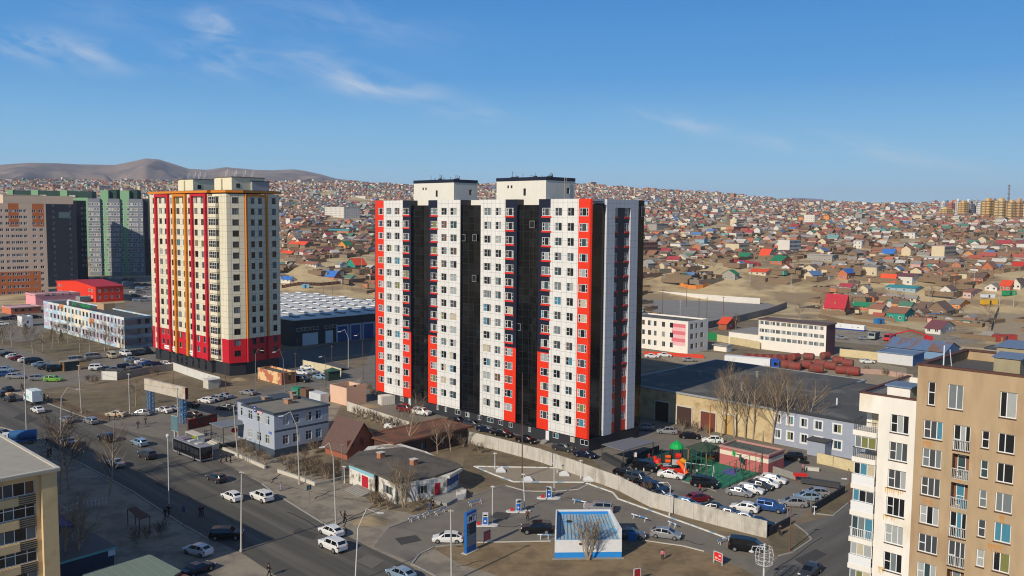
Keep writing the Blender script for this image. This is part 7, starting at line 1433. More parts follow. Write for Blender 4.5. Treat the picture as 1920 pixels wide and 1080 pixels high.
# city bus
def bus():
    t = thing('city_bus', 'black and silver city bus standing at the bus stop', 'bus', tuple(at(361, 856)), RAD(90-A0-0)); L_, w, h = 5.4, 1.25, 2.95; m = MB(); sv = M('bus_silver', (128, 132, 142), .4, .05); bb = M('bus_black', (14, 15, 18), .15, 0, spec=.6)
    m.box(-L_, -w, .35, L_, w, .62, 0); m.box(-L_+.002, -w+.03, .62, L_-.002, w-.03, .8, 1); m.box(-L_, -w, 2.8, L_, w, h, 0); m.box(-L_-.06, -w, .35, -L_+.12, -w+.1, h, 0); m.box(-L_-.06, w-.1, .35, -L_+.12, w, h, 0); m.box(L_-.2, -w, .35, L_+.05, -w+.15, h, 0); m.box(L_-.2, w-.15, .35, L_+.05, w, h, 0); m.box(-L_+.003, -w+.02, .8, L_-.003, w-.02, 2.8, 1); m.build('body', [sv, bb], t)
    g = MB(); [g.box(-L_+.8+i*1.62, s_*(w-.01)-.012, 1.35, -L_+2.2+i*1.62, s_*(w-.01)+.012, 2.4) for i in range(6) for s_ in (-1, 1)]; g.box(-L_-.03, -.95, 1.9, -L_-.002, .95, 2.6); g.box(L_+.001, -1.0, 1.1, L_+.03, 1.0, 2.6); g.build('windows', [M('bus_glass', (44, 48, 54), .08, 0, spec=.7)], t)
    for x, l_, w_ in ((2.6, 2.0, .8), (0.2, .9, .6), (-2.6, 1.1, .6)): q = MB(); q.box(x-l_/2, -w_, h+.002, x+l_/2, w_, h+.2); q.build('roof_unit', [M('bus_roof_unit', (120, 106, 118), .6, .08) if x > 2 else concr], t)
    for x in (3.0, -2.9):
        for y in (-1.17, 1.17): o_ = link('wheel', CM['suv']['wheel'], t, (x, y, .48)); o_.scale = (1.28,)*3
    q = MB(); q.box(-L_+.1, -w-.02, 1.5, -L_+.75, -w-.004, 2.2); q.build('side_display', [pvc], t)
    for y in (-1.1, 1.1): link('tail_light', CM['van']['tail'], t, (-L_-.03, y*.9, 1.0))
bus()
# ================================================================== trees
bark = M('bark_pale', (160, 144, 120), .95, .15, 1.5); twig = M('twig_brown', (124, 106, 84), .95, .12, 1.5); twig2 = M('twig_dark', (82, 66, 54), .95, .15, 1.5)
def treemesh(seed, h=9, spread=.5, up=.6, trunks=1, n1=9, n2=5, n3=5, r0=.16, low=.25, tw=.016):
    R_ = random.Random(seed); tr, cr = MB(), MB()
    def rv(d, a):
        v = Vector((R_.gauss(0, 1), R_.gauss(0, 1), R_.gauss(0, 1))); v -= v.project(d); v.normalize(); return (d+v*a).normalized()
    def branch(p, d, L_, r, lev, mb):
        n = 3; q = p; pts = [p]
        for i in range(n):
            d = (d+Vector((R_.gauss(0, .09), R_.gauss(0, .09), .05+up*.09))).normalized(); nq = q+d*L_/n; mb.tube(q, nq, r*(1-i/n*.6), r*(1-(i+1)/n*.6), 5 if lev < 2 else 3, cap=False); q = nq; pts.append(q)
        if lev >= 3: return
        k = (n1, n2, n3)[lev]
        for i in range(k):
            t = (low if lev == 0 else .2)+(1-(low if lev == 0 else .2))*(i+R_.random()*.8)/k; s_ = min(n-1, int(t*n)); f = t*n-s_; b = pts[s_].lerp(pts[s_+1], min(1, f)); nd = rv(d, spread*(1.15 if lev == 0 else .9)); nd.z = max(nd.z, .1); nd.normalize()
            branch(b, nd, L_*(.52 if lev == 0 else .55)*(1.15-t*.55), max(tw, r*.42*(1-t*.4)), lev+1, tr if lev+1 < 2 else cr)
    for k in range(trunks):
        a = 2*pi*k/max(1, trunks); d = Vector((cos(a)*.35*(trunks > 1), sin(a)*.35*(trunks > 1), 1)).normalized(); branch(Vector((cos(a)*.15*(trunks > 1), sin(a)*.15*(trunks > 1), 0)), d, h*(1 if trunks == 1 else R_.uniform(.8, 1)), r0, 0, tr)
    return tr.mesh('trunk', [bark]), cr.mesh('crown', [twig])
TR = {'tall': [treemesh(i, 13, .62, .6, 1, 15, 7, 6, .2, .26, .014) for i in (1, 2, 3)], 'tree': [treemesh(i+10, 7, .75, .4, 1, 11, 7, 6, .14, .22, .013) for i in range(3)], 'bush': [treemesh(i+20, 2.6, .7, .3, 7, 7, 5, 4, .05, .1, .012) for i in range(3)], 'multi': [treemesh(31, 5.5, .55, .5, 6, 8, 5, 5, .09, .2, .014), treemesh(32, 5.5, .55, .5, 5, 8, 5, 5, .09, .2, .014)]}
def tree(kind, i, px, py, lab, s=1.0, name='bare_tree', cat='tree', group=None, dark=False, rz=None):
    p = at(px, py); a, c = TR[kind][i % len(TR[kind])]; t = thing(name, lab, cat, tuple(p), rz if rz is not None else rnd.uniform(0, 6.28), group); t.scale = (s,)*3; link('trunk', a, t); olink('crown', c, twig2 if dark else twig, t); return t
G1 = 'bare poplars along the warehouse'
for i, (px, py, s, lab) in enumerate(((1352, 818, .82, 'bare spreading tree at the left end of the warehouse row'), (1377, 820, 1.02, 'tallest bare tree of the warehouse row, with pale trunk'), (1397, 822, .85, 'slim bare tree right of the tallest one'), (1412, 824, .85, 'bare tree in front of the warehouse ochre gate'), (1429, 828, .95, 'bare tree at the corner of the warehouse and blue annex'), (1447, 832, .98, 'bare tree standing before the left windows of the blue annex'), (1482, 836, 1.05, 'big bare tree covering the second windows of the blue annex'), (1503, 838, .85, 'bare tree nearest the blue annex porch'), (1465, 834, .8, 'thin bare tree between two bigger ones before the annex'))): tree('tall', i, px, py, lab, s, group=G1)
tree('multi', 0, 1103, 1050, 'bare multi-stemmed shrub spreading in front of the white kiosk wall', .95, 'bare_shrub', 'shrub', rz=1); tree('multi', 1, 757, 950, 'bare many-stemmed tree before the derelict shop corner', 1.15, rz=2)
tree('tall', 1, 762, 850, 'bare poplar between the derelict shop and the rusty shed', .75); tree('tree', 2, 845, 845, 'bare tree in front of the right end of the rusty shed', .8); tree('tree', 0, 820, 850, 'bare spreading tree against the dark wall of the rusty shed', .75)
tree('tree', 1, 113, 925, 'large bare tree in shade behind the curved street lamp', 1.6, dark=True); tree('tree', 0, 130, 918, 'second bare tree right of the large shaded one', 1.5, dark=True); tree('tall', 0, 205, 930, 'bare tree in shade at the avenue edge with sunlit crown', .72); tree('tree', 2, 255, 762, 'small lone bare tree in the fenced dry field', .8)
tree('tree', 1, 150, 1085, 'bare tree tops at the bottom edge in front of the dark shop', 1.2); tree('tree', 2, 118, 1090, 'bare tree tops beside the yellow building at the bottom edge', 1.2)
pk_ = random.Random(4); labs = ['leftmost', 'second', 'third', 'fourth', 'fifth', 'sixth', 'seventh', 'eighth', 'ninth', 'tenth', 'eleventh', 'twelfth', 'thirteenth', 'fourteenth']
for i, px in enumerate((6, 22, 42, 62, 80, 98, 110, 128, 150, 168, 186, 196, 205, 226)): tree('tree', i, px, 648+pk_.uniform(-10, 18), f'bare park tree before the mural building, {labs[i]} from the left', pk_.uniform(.85, 1.25), group='bare trees of the park', dark=(i % 3 == 0))
conm = M('conifer', (58, 62, 42), .95, .25, 1)
for i, (px, py) in enumerate(((98, 640), (115, 644), (3, 640), (48, 630))):
    q = MB(); rr_ = random.Random(i)
    for k in range(420): z_ = rr_.random()*4.4; a = rr_.random()*6.28; r_ = (4.7-z_)*.34*rr_.uniform(.3, 1); x, y = r_*cos(a), r_*sin(a); s_ = .22; q.face([(x, y, z_+.4), (x+s_*cos(a), y+s_*sin(a), z_+.2), (x+s_*cos(a+1), y+s_*sin(a+1), z_+.3)])
    t = thing('conifer', ['dark conifer before the middle of the mural building', 'dark conifer right of the first one before the mural', 'dark conifer at the left edge of the park', 'dark conifer beside the small white hut'][i], 'tree', tuple(at(px, py))); q.build('crown', [conm], t); q = MB(); q.tube((0, 0, 0), (0, 0, 4), .1, .03); q.build('trunk', [bark], t)
hb = random.Random(8); n = 0
hl2 = [('hedge before the brick house', [(545, 888), (560, 884), (575, 880), (590, 884), (600, 892), (585, 894), (570, 892), (612, 898), (625, 895), (600, 878), (632, 886), (556, 892)]), ('planting strip at the office wall', [(455, 848), (470, 856), (484, 864), (498, 870), (530, 872), (548, 868), (570, 862), (590, 850)]), ('row along the vine-covered pale wall', [(668, 782), (680, 786), (692, 790), (704, 793), (716, 797), (728, 801), (740, 806), (752, 808)]), ('scrub at the concrete wall dark end', [(868, 838), (884, 846), (900, 850)]), ('scrub beside the yellow-brick warehouse', [(1280, 806), (1305, 810), (1325, 812)]), ('dry plot edge by the honeycomb fence', [(165, 716), (178, 720), (286, 704), (296, 702)]), ('street verge at the derelict shop', [(700, 945), (712, 950), (728, 956), (770, 960), (790, 952)]), ('grey concrete wall by the car park', [(1212, 926), (1222, 944)]), ('rubble yard behind the blue annex', [(1592, 715), (1625, 700), (1660, 705), (1575, 700), (1690, 715)]), ('waste ground by the peach hut', [(700, 742), (712, 748), (694, 735)]), ('yard of the garages at the bottom', [(275, 1010), (255, 1020), (300, 1008)])]
for where, pts in hl2:
    for i, (px, py) in enumerate(pts): tree('bush', hb.randrange(3), px, py, f'bare shrub, {labs[i]} of the clump in the {where}', hb.uniform(.6, 1.0), 'bare_shrub', 'shrub', 'bare shrubs: '+where, dark=hb.random() < .5)
# ================================================================== poles and lamps
cpole = M('pole_concrete', (168, 164, 156), .9, .08, 1); spole = M('pole_steel', (120, 120, 120), .7, .06, 1); rpole = M('pole_rust', (104, 76, 62), .9, .1, 1); wpole = M('pole_white', (196, 196, 194), .6, .04, 1)
def pole(base, top, lab, mat=None, arm=None, r=(.13, .08), lamp=True, name='street_lamp', cat='street lamp', group=None, zt=None, twin=False):
    o = at(*base); h = zat(base, *top) if zt is None else zt; t = thing(name, lab, cat, tuple(o), 0, group); tp = ray(*top); q = o.copy(); d = hypot(o.x, o.y); f = d/hypot(tp.x, tp.y); tx_ = Vector((tp.x*f, tp.y*f, 0))-Vector((o.x, o.y, 0)); tx_ = Vector((max(-.6, min(.6, tx_.x)), max(-.6, min(.6, tx_.y)), 0))
    mat = mat or cpole; m = MB(); m.tube((0, 0, 0), (tx_.x, tx_.y, h), r[0], r[1], 8); m.tube((0, 0, 0), (0, 0, .35), r[0]*1.5, n=8); m.build('pole', [mat], t)
    if arm:
        e = ray(*arm); f = d/hypot(e.x, e.y); E = Vector((e.x*f, e.y*f, H+e.z*f))-o; m = MB(); P0 = Vector((tx_.x, tx_.y, h)); mid = Vector((P0.x*.55+E.x*.45, P0.y*.55+E.y*.45, max(h, E.z)+.35*abs(E.z-h)))
        m.tube(P0, mid, r[1]*.8, r[1]*.7, 6); m.tube(mid, E, r[1]*.7, r[1]*.5, 6); m.build('arm', [mat], t); dd = (E-mid); dd.z = 0; dd.normalize(); m = MB(); m.tube(E-dd*.1, E+dd*.75+Vector((0, 0, -.05)), .12, .09, 6); m.build('lamp_head', [wpole], t)
    elif lamp == 'small': m = MB(); m.box(tx_.x-.28, tx_.y-.14, h-.1, tx_.x+.28, tx_.y+.14, h+.06); m.build('lamp_head', [wpole], t)
    elif lamp == 'globe': m = MB(); m.lathe([(0, -.1), (.22, 0), (.3, .25), (.2, .5), (0, .58)], 10, (tx_.x, tx_.y, h)); m.build('lamp_head', [wpole], t)
    elif lamp: m = MB(); m.box(tx_.x-.35, tx_.y-.06, h-.25, tx_.x+.35, tx_.y+.06, h-.12); m.build('crossbar', [mat], t)
    return t
PG = 'lamp posts and utility poles'
for a in [
 ((50, 818), (45, 668), 'tall concrete pole at the left, nearest the blue tank truck', None, None), ((113, 905), (115, 745), 'curved street lamp over the avenue left of the bare tree', None, (142, 730)), ((153, 776), (147, 684), 'concrete pole at the corner of the fenced dry field', None, None), ((212, 893), (214, 788), 'slim pole beside the small roadside tree in the shade', spole, None),
 ((243, 776), (241, 700), 'thin pale pole on the near side of the dry field', wpole, None), ((317, 952), (314.5, 820), 'pale pole with white globe in front of the bus', wpole, None), ((452, 1035), (453, 883), 'white pole in the middle of the avenue by the black SUV', None, None), ((666, 1092), (671, 990), 'white lamp post with curved arm at the bottom edge', wpole, (708, 962)), ((847, 1092), (845, 955), 'concrete pole at the bottom edge by the station drive', None, None),
 ((561.5, 908), (557, 800), 'curved street lamp in front of the grey office', None, (530, 780)), ((630, 985), (625, 858), 'curved street lamp on the verge by the two white cars', None, (608, 838)), ((646, 906), (645, 873), 'short white post at the left corner of the derelict shop', wpole, None), ((642, 900), (641, 832), 'dark iron post beside the brick house', spole, None),
 ((446, 858), (436, 759), 'leaning concrete pole at the bus stop steps', None, None), ((325, 728), (324, 672), 'dark pole behind the billboard top', rpole, None), ((334.5, 819), (332, 727), 'concrete pole through the right half of the billboard', None, None), ((424, 762), (422, 678), 'rusty pole behind the three parked cars', rpole, None),
 ((479, 733), (479, 664), 'street lamp before the cream tower red base', spole, (489, 657)), ((534, 734), (531, 673), 'curved street lamp right of the graffiti shed', spole, (516, 660)), ((555, 722), (553.5, 662), 'wooden pole beside the graffiti shed', rpole, None), ((611, 731), (611, 676), 'short street lamp before the green kiosk', rpole, (603, 669)), ((622.5, 708), (622, 648), 'rusty pole beside the green kiosk', rpole, None), ((653, 689), (653, 633), 'white street lamp on the dry grass before the warehouse', wpole, (638, 622)), ((681, 711), (680, 641), 'curved street lamp close to the striped tower left edge', rpole, (669, 629)),
 ((558, 672), (557, 637), 'thin pole in the shade of the black warehouse', spole, None), ((923, 983), (923.5, 912), 'white station lamp at the left pump island', wpole, None), ((984, 955), (981, 889), 'white station lamp at the middle pump island', wpole, None), ((1039, 931), (1039, 868), 'white station lamp at the right pump island', wpole, None), ((928, 879), (928, 848), 'thin white post left of the tank apron', wpole, None), ((1089, 897), (1089, 862), 'thin white post right of the tank apron', wpole, None), ((1045, 886), (1044, 864), 'thin white post in the middle of the tank apron', wpole, None),
 ((1255, 967), (1257, 911), 'white lamp post with arm beside the pale concrete wall', wpole, (1244, 905)), ((1480.5, 1033), (1483.5, 948), 'dark brown pole on the verge at the street corner', rpole, None), ((1591.5, 946), (1594, 884), 'dark lamp pole near the cream block balconies', rpole, (1587, 898)), ((1330, 826), (1332, 760), 'yellow-orange gas pole before the rusty gate', M('pole_yellow', (176, 120, 50), .8, .05), None), ((1476, 975), (1477, 950), 'short dark post at the parking exit', spole, None), ((1520, 950), (1522, 922), 'thin dark post among the silver cars', spole, None), ((1527, 965), (1527, 948), 'short white post at the parking exit kerb', wpole, None),
 ((1399, 760), (1399, 727), 'lamp with white globe standing on the warehouse side', spole, None)]:
    base, top, lab, mt, arm = a; nm = 'street_lamp' if arm or 'lamp' in lab or 'globe' in lab else 'utility_pole'; thin = 'thin' in lab or 'short' in lab or mt in (wpole, rpole, spole)
    pole(base, top, lab, mt, arm, (.09, .06) if thin else (.14, .09), 'globe' if 'globe' in lab else ('small' if 'station lamp' in lab else True), nm, 'street lamp' if nm == 'street_lamp' else 'pole', PG)
pole((979, 896), (979.5, 700), 'very tall thin mast rising in front of the striped tower', rpole, None, (.12, .05), False, 'lightning_mast', 'mast', None)
# slender poles of the town
for i, (bx, by, ty, lab) in enumerate(((1242, 590, 542, 'pole at the left end of the sports court'), (1287, 575, 536, 'tall pole at the back of the sports court'), (1310, 600, 560, 'dark pole in the middle of the sports court'), (1325, 596, 557, 'dark pole right of the middle of the sports court'), (1356, 590, 556, 'pole at the right side of the sports court'), (1275, 598, 563, 'short pole in front of the sports court'), (1406, 533, 507, 'pole by the grey green-gabled house'), (1484, 542, 513, 'pole on the bare ground right of the sandy bank'), (1874, 572, 540, 'white pole by the dirt lane at the right edge'), (1826, 535, 503, 'pale pole in the town near the pink house'), (1900, 578, 547, 'pole at the right edge of the dirt lane'), (1318, 536, 514, 'pole at the orange fence end'), (1638, 520, 495, 'pole beside the tall cream house'), (1741, 570, 540, 'pole left of the dark timber house'), (606, 553, 526, 'dark pole at the warehouse back edge'), (624, 553, 527, 'second dark pole at the warehouse back edge'), (660, 545, 521, 'third dark pole at the warehouse back edge'), (570, 527, 500, 'pole by the dirt road beside the cream tower'), (613, 520, 490, 'pole above the dirt road in the middle'), (678, 510, 480, 'pole behind the turquoise house'))):
    p = at_t(bx, by); q = proj(p); h = (by-ty)/FPX*q[2]; t = thing('utility_pole', 'slender '+lab, 'pole', tuple(p), 0, 'slender poles of the town'); m = MB(); m.tube((0, 0, -.5), (0, 0, h), .14, .1, 6); m.box(-.7, -.06, h-.5, .7, .06, h-.38); m.build('pole', [rpole if i in (0, 1, 2, 3, 4, 14, 15, 16) else cpole], t)
# wires over the avenue
# ================================================================== signs, station, furniture
def signtxt(par, txt, mat, loc, rot, size, **k): return text_part('lettering', txt, mat, par, loc, rot, size, .012, **k)
def price_sign():
    a, c = at(872.5, 1039), at(890.5, 1029.5); o = (a+c)/2; d = (c-a); w = d.length; d.normalize(); ang = atan2(d.y, d.x); h = zat((o.x, o.y, 0), 881, 956.5+.0)
    a2 = zat((o.x, o.y, 0), 880, 958); t = thing('price_sign', 'tall blue petrol price sign with MT on a white panel', 'sign', tuple(o), ang); bl = M('sign_blue_deep', (26, 92, 158), .5, .04); wt = M('sign_white', (214, 216, 220), .5, .03); dk_ = M('sign_dark', (34, 50, 58), .5, .05); gy_ = M('sign_grey', (120, 130, 134), .5, .05)
    m = MB(); m.box(-w/2, -.22, .1, w/2, .22, a2); m.build('board', [bl], t); m = MB(); m.box(-w/2-.3, -.5, 0, w/2+.3, .5, .1); m.build('base', [concr], t)
    m = MB(); m.box(-w/2+.14, -.235, a2*.735, w/2-.14, -.221, a2*.93); m.build('logo_panel', [wt], t); signtxt(t, 'MT', M('sign_ink', (20, 22, 48), .5, 0), (0, -.245, a2*.83), (pi/2, 0, 0), a2*.19, bold=.02, shear=.2)
    for i in range(6):
        z0 = a2*(.63-.093*i); m = MB(); m.box(-w/2+.14, -.235, z0, w/2-.14, -.221, z0+a2*.085); r_ = m.build('price_panel', [dk_ if i < 3 else gy_], t)
        m = MB(); m.box(-w/2+.2, -.245, z0+a2*.012, -w/2+.55, -.236, z0+a2*.07); m.build('grade_label', [M('label_red', (190, 60, 50), .5, .05) if i == 0 else concr2], t)
price_sign()
def board(name, label, pa, pb, z0, z1, mat, frame, cat='sign', legs=True, txt=None, tm=None, ts=.5, leg=.05):
    a, c = at(*pa), at(*pb); o = (a+c)/2; d = c-a; w = d.length; d.normalize(); t = thing(name, label, cat, tuple(o), atan2(d.y, d.x)); m = MB(); m.box(-w/2, -.04, z0, w/2, .04, z1); m.build('board', [mat], t)
    m = MB(); 
    if legs: [m.box(x-leg, -leg, 0, x+leg, leg, z1+.02) for x in (-w/2-leg, w/2+leg)]
    m.box(-w/2, -.05, z1+.001, w/2, .05, z1+.07); m.box(-w/2, -.05, z0-.07, w/2, .05, z0-.001); m.build('frame', [frame], t)
    if txt:
        for i, s in enumerate(txt): signtxt(t, s, tm, (0, -.052, z1-(i+.75)*(z1-z0)/(len(txt)+.5)), (pi/2, 0, 0), ts)
    return t, w
rdb = M('board_red', (150, 34, 42), .6, .12, 2)
t, w = board('notice_board', 'dark red notice board in white frame right of the blue price sign', (907, 1022.5), (919, 1017), .55, 1.9, rdb, wpole)
m = MB(); [m.box(-w/2+.15, -.05, .7+i*.2, w/2-.15-(i % 3)*.1, -.041, .78+i*.2) for i in range(5)]; m.build('print', [M('print_pale', (190, 120, 120), .6, .1)], t)
t, w = board('notice_board', 'bright red notice board on two white legs near the black van', (1339, 1055), (1353.5, 1061), .5, 1.6, M('board_bright_red', (204, 36, 34), .6, .1, 2), wpole)
m = MB(); m.box(.1, -.05, 1.15, w/2-.15, -.041, 1.35); m.box(-w/2+.15, -.05, .7, -.1, -.041, .95); m.box(0, -.05, .7, w/2-.2, -.041, .82); m.build('print', [M('print_pink', (226, 180, 176), .6, .1)], t)
board('notice_board', 'red notice board cut off by the bottom edge below the kiosk', (1189, 1092), (1200, 1090), .5, 1.7, rdb, wpole)
# billboard seen from behind
def billboard():
    a, c = at(281, 777), at(347, 795); o = a; d = c-a; w = d.length; d.normalize(); t = thing('billboard', 'large blank weathered billboard on two blue lattice legs', 'billboard', tuple(o), atan2(d.y, d.x)); h1 = zat(tuple(a), 277, 711); h0 = zat(tuple(a), 277, 732)
    m = MB(); m.box(-1.5, -.35, h0, w+.8, .35, h1); m.build('panel', [M('billboard_back', (186, 176, 160), .9, .12, .25, col2=(160, 146, 126), c2=(.5, .62))], t); m = MB(); m.box(w+.81, -.34, h0+.05, w+.95, .34, h1-.05); m.build('end_cap', [M('billboard_end', (96, 52, 44), .8, .1)], t)
    lb = M('lattice_blue', (74, 130, 176), .7, .06)
    for x in (0, w-1.2):
        m = MB(); q = [(x+.0, -.5), (x+1.1, -.5), (x+1.1, .5), (x, .5)]
        for p in q: m.tube((p[0], p[1], 0), (p[0], p[1], h0), .09, n=5)
        n_ = 6
        for k in range(n_):
            for i in range(4): p, r_ = q[i], q[(i+1) % 4]; m.tube((p[0], p[1], h0*k/n_), (r_[0], r_[1], h0*(k+1)/n_), .05, n=4); m.tube((p[0], p[1], h0*(k+1)/n_), (r_[0], r_[1], h0*(k+1)/n_), .05, n=4)
        m.build('lattice_leg', [lb], t)
billboard()
t, w = board('poster_stand', 'grey framed poster stand with blue-green poster beside the bus', (322, 826), (334, 829), 2.2, 5.2, M('poster_teal', (86, 116, 124), .6, .14, 1), M('stand_grey', (170, 176, 178), .6, .05), 'poster stand', legs=False)
m = MB(); m.box(-.15, -.1, 0, .15, .1, 2.2); m.build('post', [MATS['stand_grey']], t)
def shelter():
    o = at(366, 835); t = thing('bus_shelter', 'bus shelter with white roof and yellow-green poster behind the bus', 'bus shelter', tuple(o), RAD(90-134)); m = MB(); m.box(-2.6, -.8, 2.35, 2.6, .8, 2.5); m.build('roof', [concr], t); m = MB(); m.box(-2.5, .6, .2, 2.5, .7, 2.3); m.build('back_wall', [M('shelter_poster', (150, 150, 52), .7, .2, 1.5, col2=(70, 110, 60), c2=(.48, .52))], t); m = MB(); m.box(-2.55, -.7, 0, -2.45, .7, 2.34); m.box(2.45, -.7, 0, 2.55, .7, 2.34); m.build('side_panel', [pvc], t); m = MB(); m.box(-2, .1, .4, 2, .5, .48); [m.box(x, .2, 0, x+.1, .4, .4) for x in (-1.8, 1.7)]; m.build('bench', [wood], t)
shelter()
def roadsign(px, py, top, label, col, tri=True, az=-136):
    o = at(px, py); h = zat((px, py), px, top); t = thing('road_sign', label, 'road sign', tuple(o), RAD(90-az-90)); m = MB(); m.tube((0, 0, 0), (0, 0, h), .05, n=6); m.build('pole', [spole], t); m = MB(); s = .42; m.box(-s, -.06, h-.85, s, -.03, h-.01); m.build('plate', [col], t); 
    if tri: m = MB(); m.face([(-.26, -.064, h-.72), (.26, -.064, h-.72), (0, -.064, h-.16)]); m.build('symbol', [pvc], t); m = MB(); m.tube((0, -.07, h-.6), (.03, -.07, h-.36), .03, n=5); m.tube((0, -.07, h-.6), (-.08, -.07, h-.7), .02, n=4); m.tube((0, -.07, h-.6), (.1, -.07, h-.7), .02, n=4); m.build('pictogram', [blk], t)
sb = M('sign_road_blue', (26, 74, 150), .5, .03)
roadsign(344, 987, 949, 'blue pedestrian crossing sign in the shade by the avenue', sb); roadsign(580, 943, 909, 'green-blue pedestrian crossing sign on the verge', M('sign_road_teal', (22, 92, 96), .5, .03), az=134); roadsign(1190, 868, 848, 'small white and red triangle sign by the ramp canopy', M('sign_pale', (210, 190, 186), .5, .03), False)
# pump islands
def island(px, py, lab):
    o = at(px, py); t = thing('fuel_dispenser', lab, 'fuel pump', tuple(o), RAD(0)); m = MB(); ov = [(cos(a)*1.15+s_*1.25, sin(a)*.55) for a, s_ in [(pi/2+pi*i/8, -1) for i in range(9)]+[(-pi/2+pi*i/8, 1) for i in range(9)]]; m.prism([(x*.82, y) for x, y in ov], 0, .22); m.build('island', [wpole], t)
    m = MB(); m.box(-.42, -.3, .22, .42, .3, 2.0); m.build('cabinet', [wpole], t); m = MB(); m.box(-.33, -.32, .35, .33, -.301, 1.45); m.build('front_panel', [M('pump_blue', (26, 96, 180), .4, .04)], t); m = MB(); m.box(-.3, -.325, 1.6, .3, -.301, 1.82); m.build('display', [cg], t); m = MB(); m.box(-.15, -.33, .7, .12, -.321, .95); m.build('logo', [pvc], t)
    m = MB(); m.tube((.45, 0, 1.4), (.6, 0, .8), .03, n=5); m.tube((.6, 0, .8), (.46, 0, .4), .03, n=5); m.build('hose', [blk], t); m = MB(); m.box(-1.25, -.25, .22, -.75, .2, .62); m.build('fire_box', [M('fire_red', (180, 44, 40), .6, .06)], t)
for px, py, l in ((910, 986, 'blue and white fuel pump, left and nearest of three'), (972, 960, 'blue and white fuel pump, middle one of three'), (1029, 935, 'blue and white fuel pump, right and farthest of three')): island(px, py, l)
for px, py, l in ((939, 884, 'white hatch cover, leftmost on the tank apron'), (990, 901, 'white box-like hatch cover left of centre on the tank apron'), (1058, 891, 'white hatch cover right of centre on the tank apron'), (1103, 901, 'white hatch cover at the right end of the tank apron')):
    m = MB(); m.box(-.9, -.7, 0, .9, .7, .25); m.face([(-.9, -.7, .25), (.9, -.7, .25), (.3, 0, .8), (-.3, 0, .8)]); m.face([(.9, .7, .25), (-.9, .7, .25), (-.3, 0, .8), (.3, 0, .8)]); m.face([(-.9, .7, .25), (-.9, -.7, .25), (-.3, 0, .8)]); m.face([(.9, -.7, .25), (.9, .7, .25), (.3, 0, .8)]); tag(m.build('hatch_cover', [wpole], None, at(px, py)), l, 'hatch cover', 'hatch covers of the tank apron')
def barrier(pa, pb, lab):
    a, c = at(*pa), at(*pb); o = a; d = c-a; w = d.length; t = thing('barrier_rail', lab, 'barrier', tuple(o), atan2(d.y, d.x), 'white and blue barrier rails of the station'); m = MB(); m.box(-.2, -.05, .62, w+.2, .05, .76); m.build('rail', [M('rail_white_blue', (214, 218, 222), .6, .05, 1, col2=(70, 130, 190), c2=(.5, .52))], t)
    for x in (.25, w-.25): m = MB(); m.tube((x, -.25, 0), (x, 0, .62), .045, n=5); m.tube((x, .25, 0), (x, 0, .62), .045, n=5); m.build('leg', [wpole], t)
for a in (((1075, 944), (1098, 949), 'rail left of the silver SUV'), ((1186, 972), (1212, 980), 'rail behind the kiosk on the right'), ((1254, 986), (1268, 992), 'rail above the silver hatchback leaving the station'), ((768, 980), (786, 973), 'leftmost rail before the derelict shop'), ((794, 972), (806, 966), 'second rail before the derelict shop'), ((816, 968), (834, 960), 'rail nearest the concrete pole by the derelict shop'), ((880, 950), (903, 943), 'rail near the left pump island'), ((1010, 1011), (1031, 1011), 'rail touching the left side of the kiosk'), ((1347, 1022), (1367, 1015), 'rail in front of the black van')): barrier(*a)
# lamp with wire basket at the bottom right
t = thing('basket_lamp', 'white lamp post with round wire basket at the bottom edge near the cross street', 'street lamp', tuple(at(1431, 1108))); h = zat((1431, 1108), 1434, 1019); m = MB(); m.tube((0, 0, 0), (0, 0, h), .13, .1, 8); m.build('pole', [wpole], t); m = MB()
for i in range(10):
    a = i*2*pi/10; P = [(.25*cos(a), .25*sin(a), h-2.9), (1.0*cos(a), 1.0*sin(a), h-2.5), (1.15*cos(a), 1.15*sin(a), h-1.4), (.9*cos(a), .9*sin(a), h-.5)]
    for p, q in zip(P, P[1:]): m.tube(p, q, .025, n=4, cap=False)
for z_, r_ in ((h-2.5, 1.0), (h-1.9, 1.1), (h-1.4, 1.15), (h-.9, 1.05), (h-.5, .9)):
    for i in range(16): a, b_ = i*2*pi/16, (i+1)*2*pi/16; m.tube((r_*cos(a), r_*sin(a), z_), (r_*cos(b_), r_*sin(b_), z_), .03, n=4, cap=False)
m.build('basket', [wpole], t); m = MB(); m.tube((0, 0, h-.4), (-1.5, 0, h-.35), .05); m.tube((-1.5, 0, h-.35), (-1.6, 0, h-.9), .04); m.build('arm', [wpole], t); m = MB(); m.lathe([(0, .1), (.35, 0), (.1, .2)], 10, (-1.6, 0, h-1.05)); m.build('lamp_head', [wpole], t)
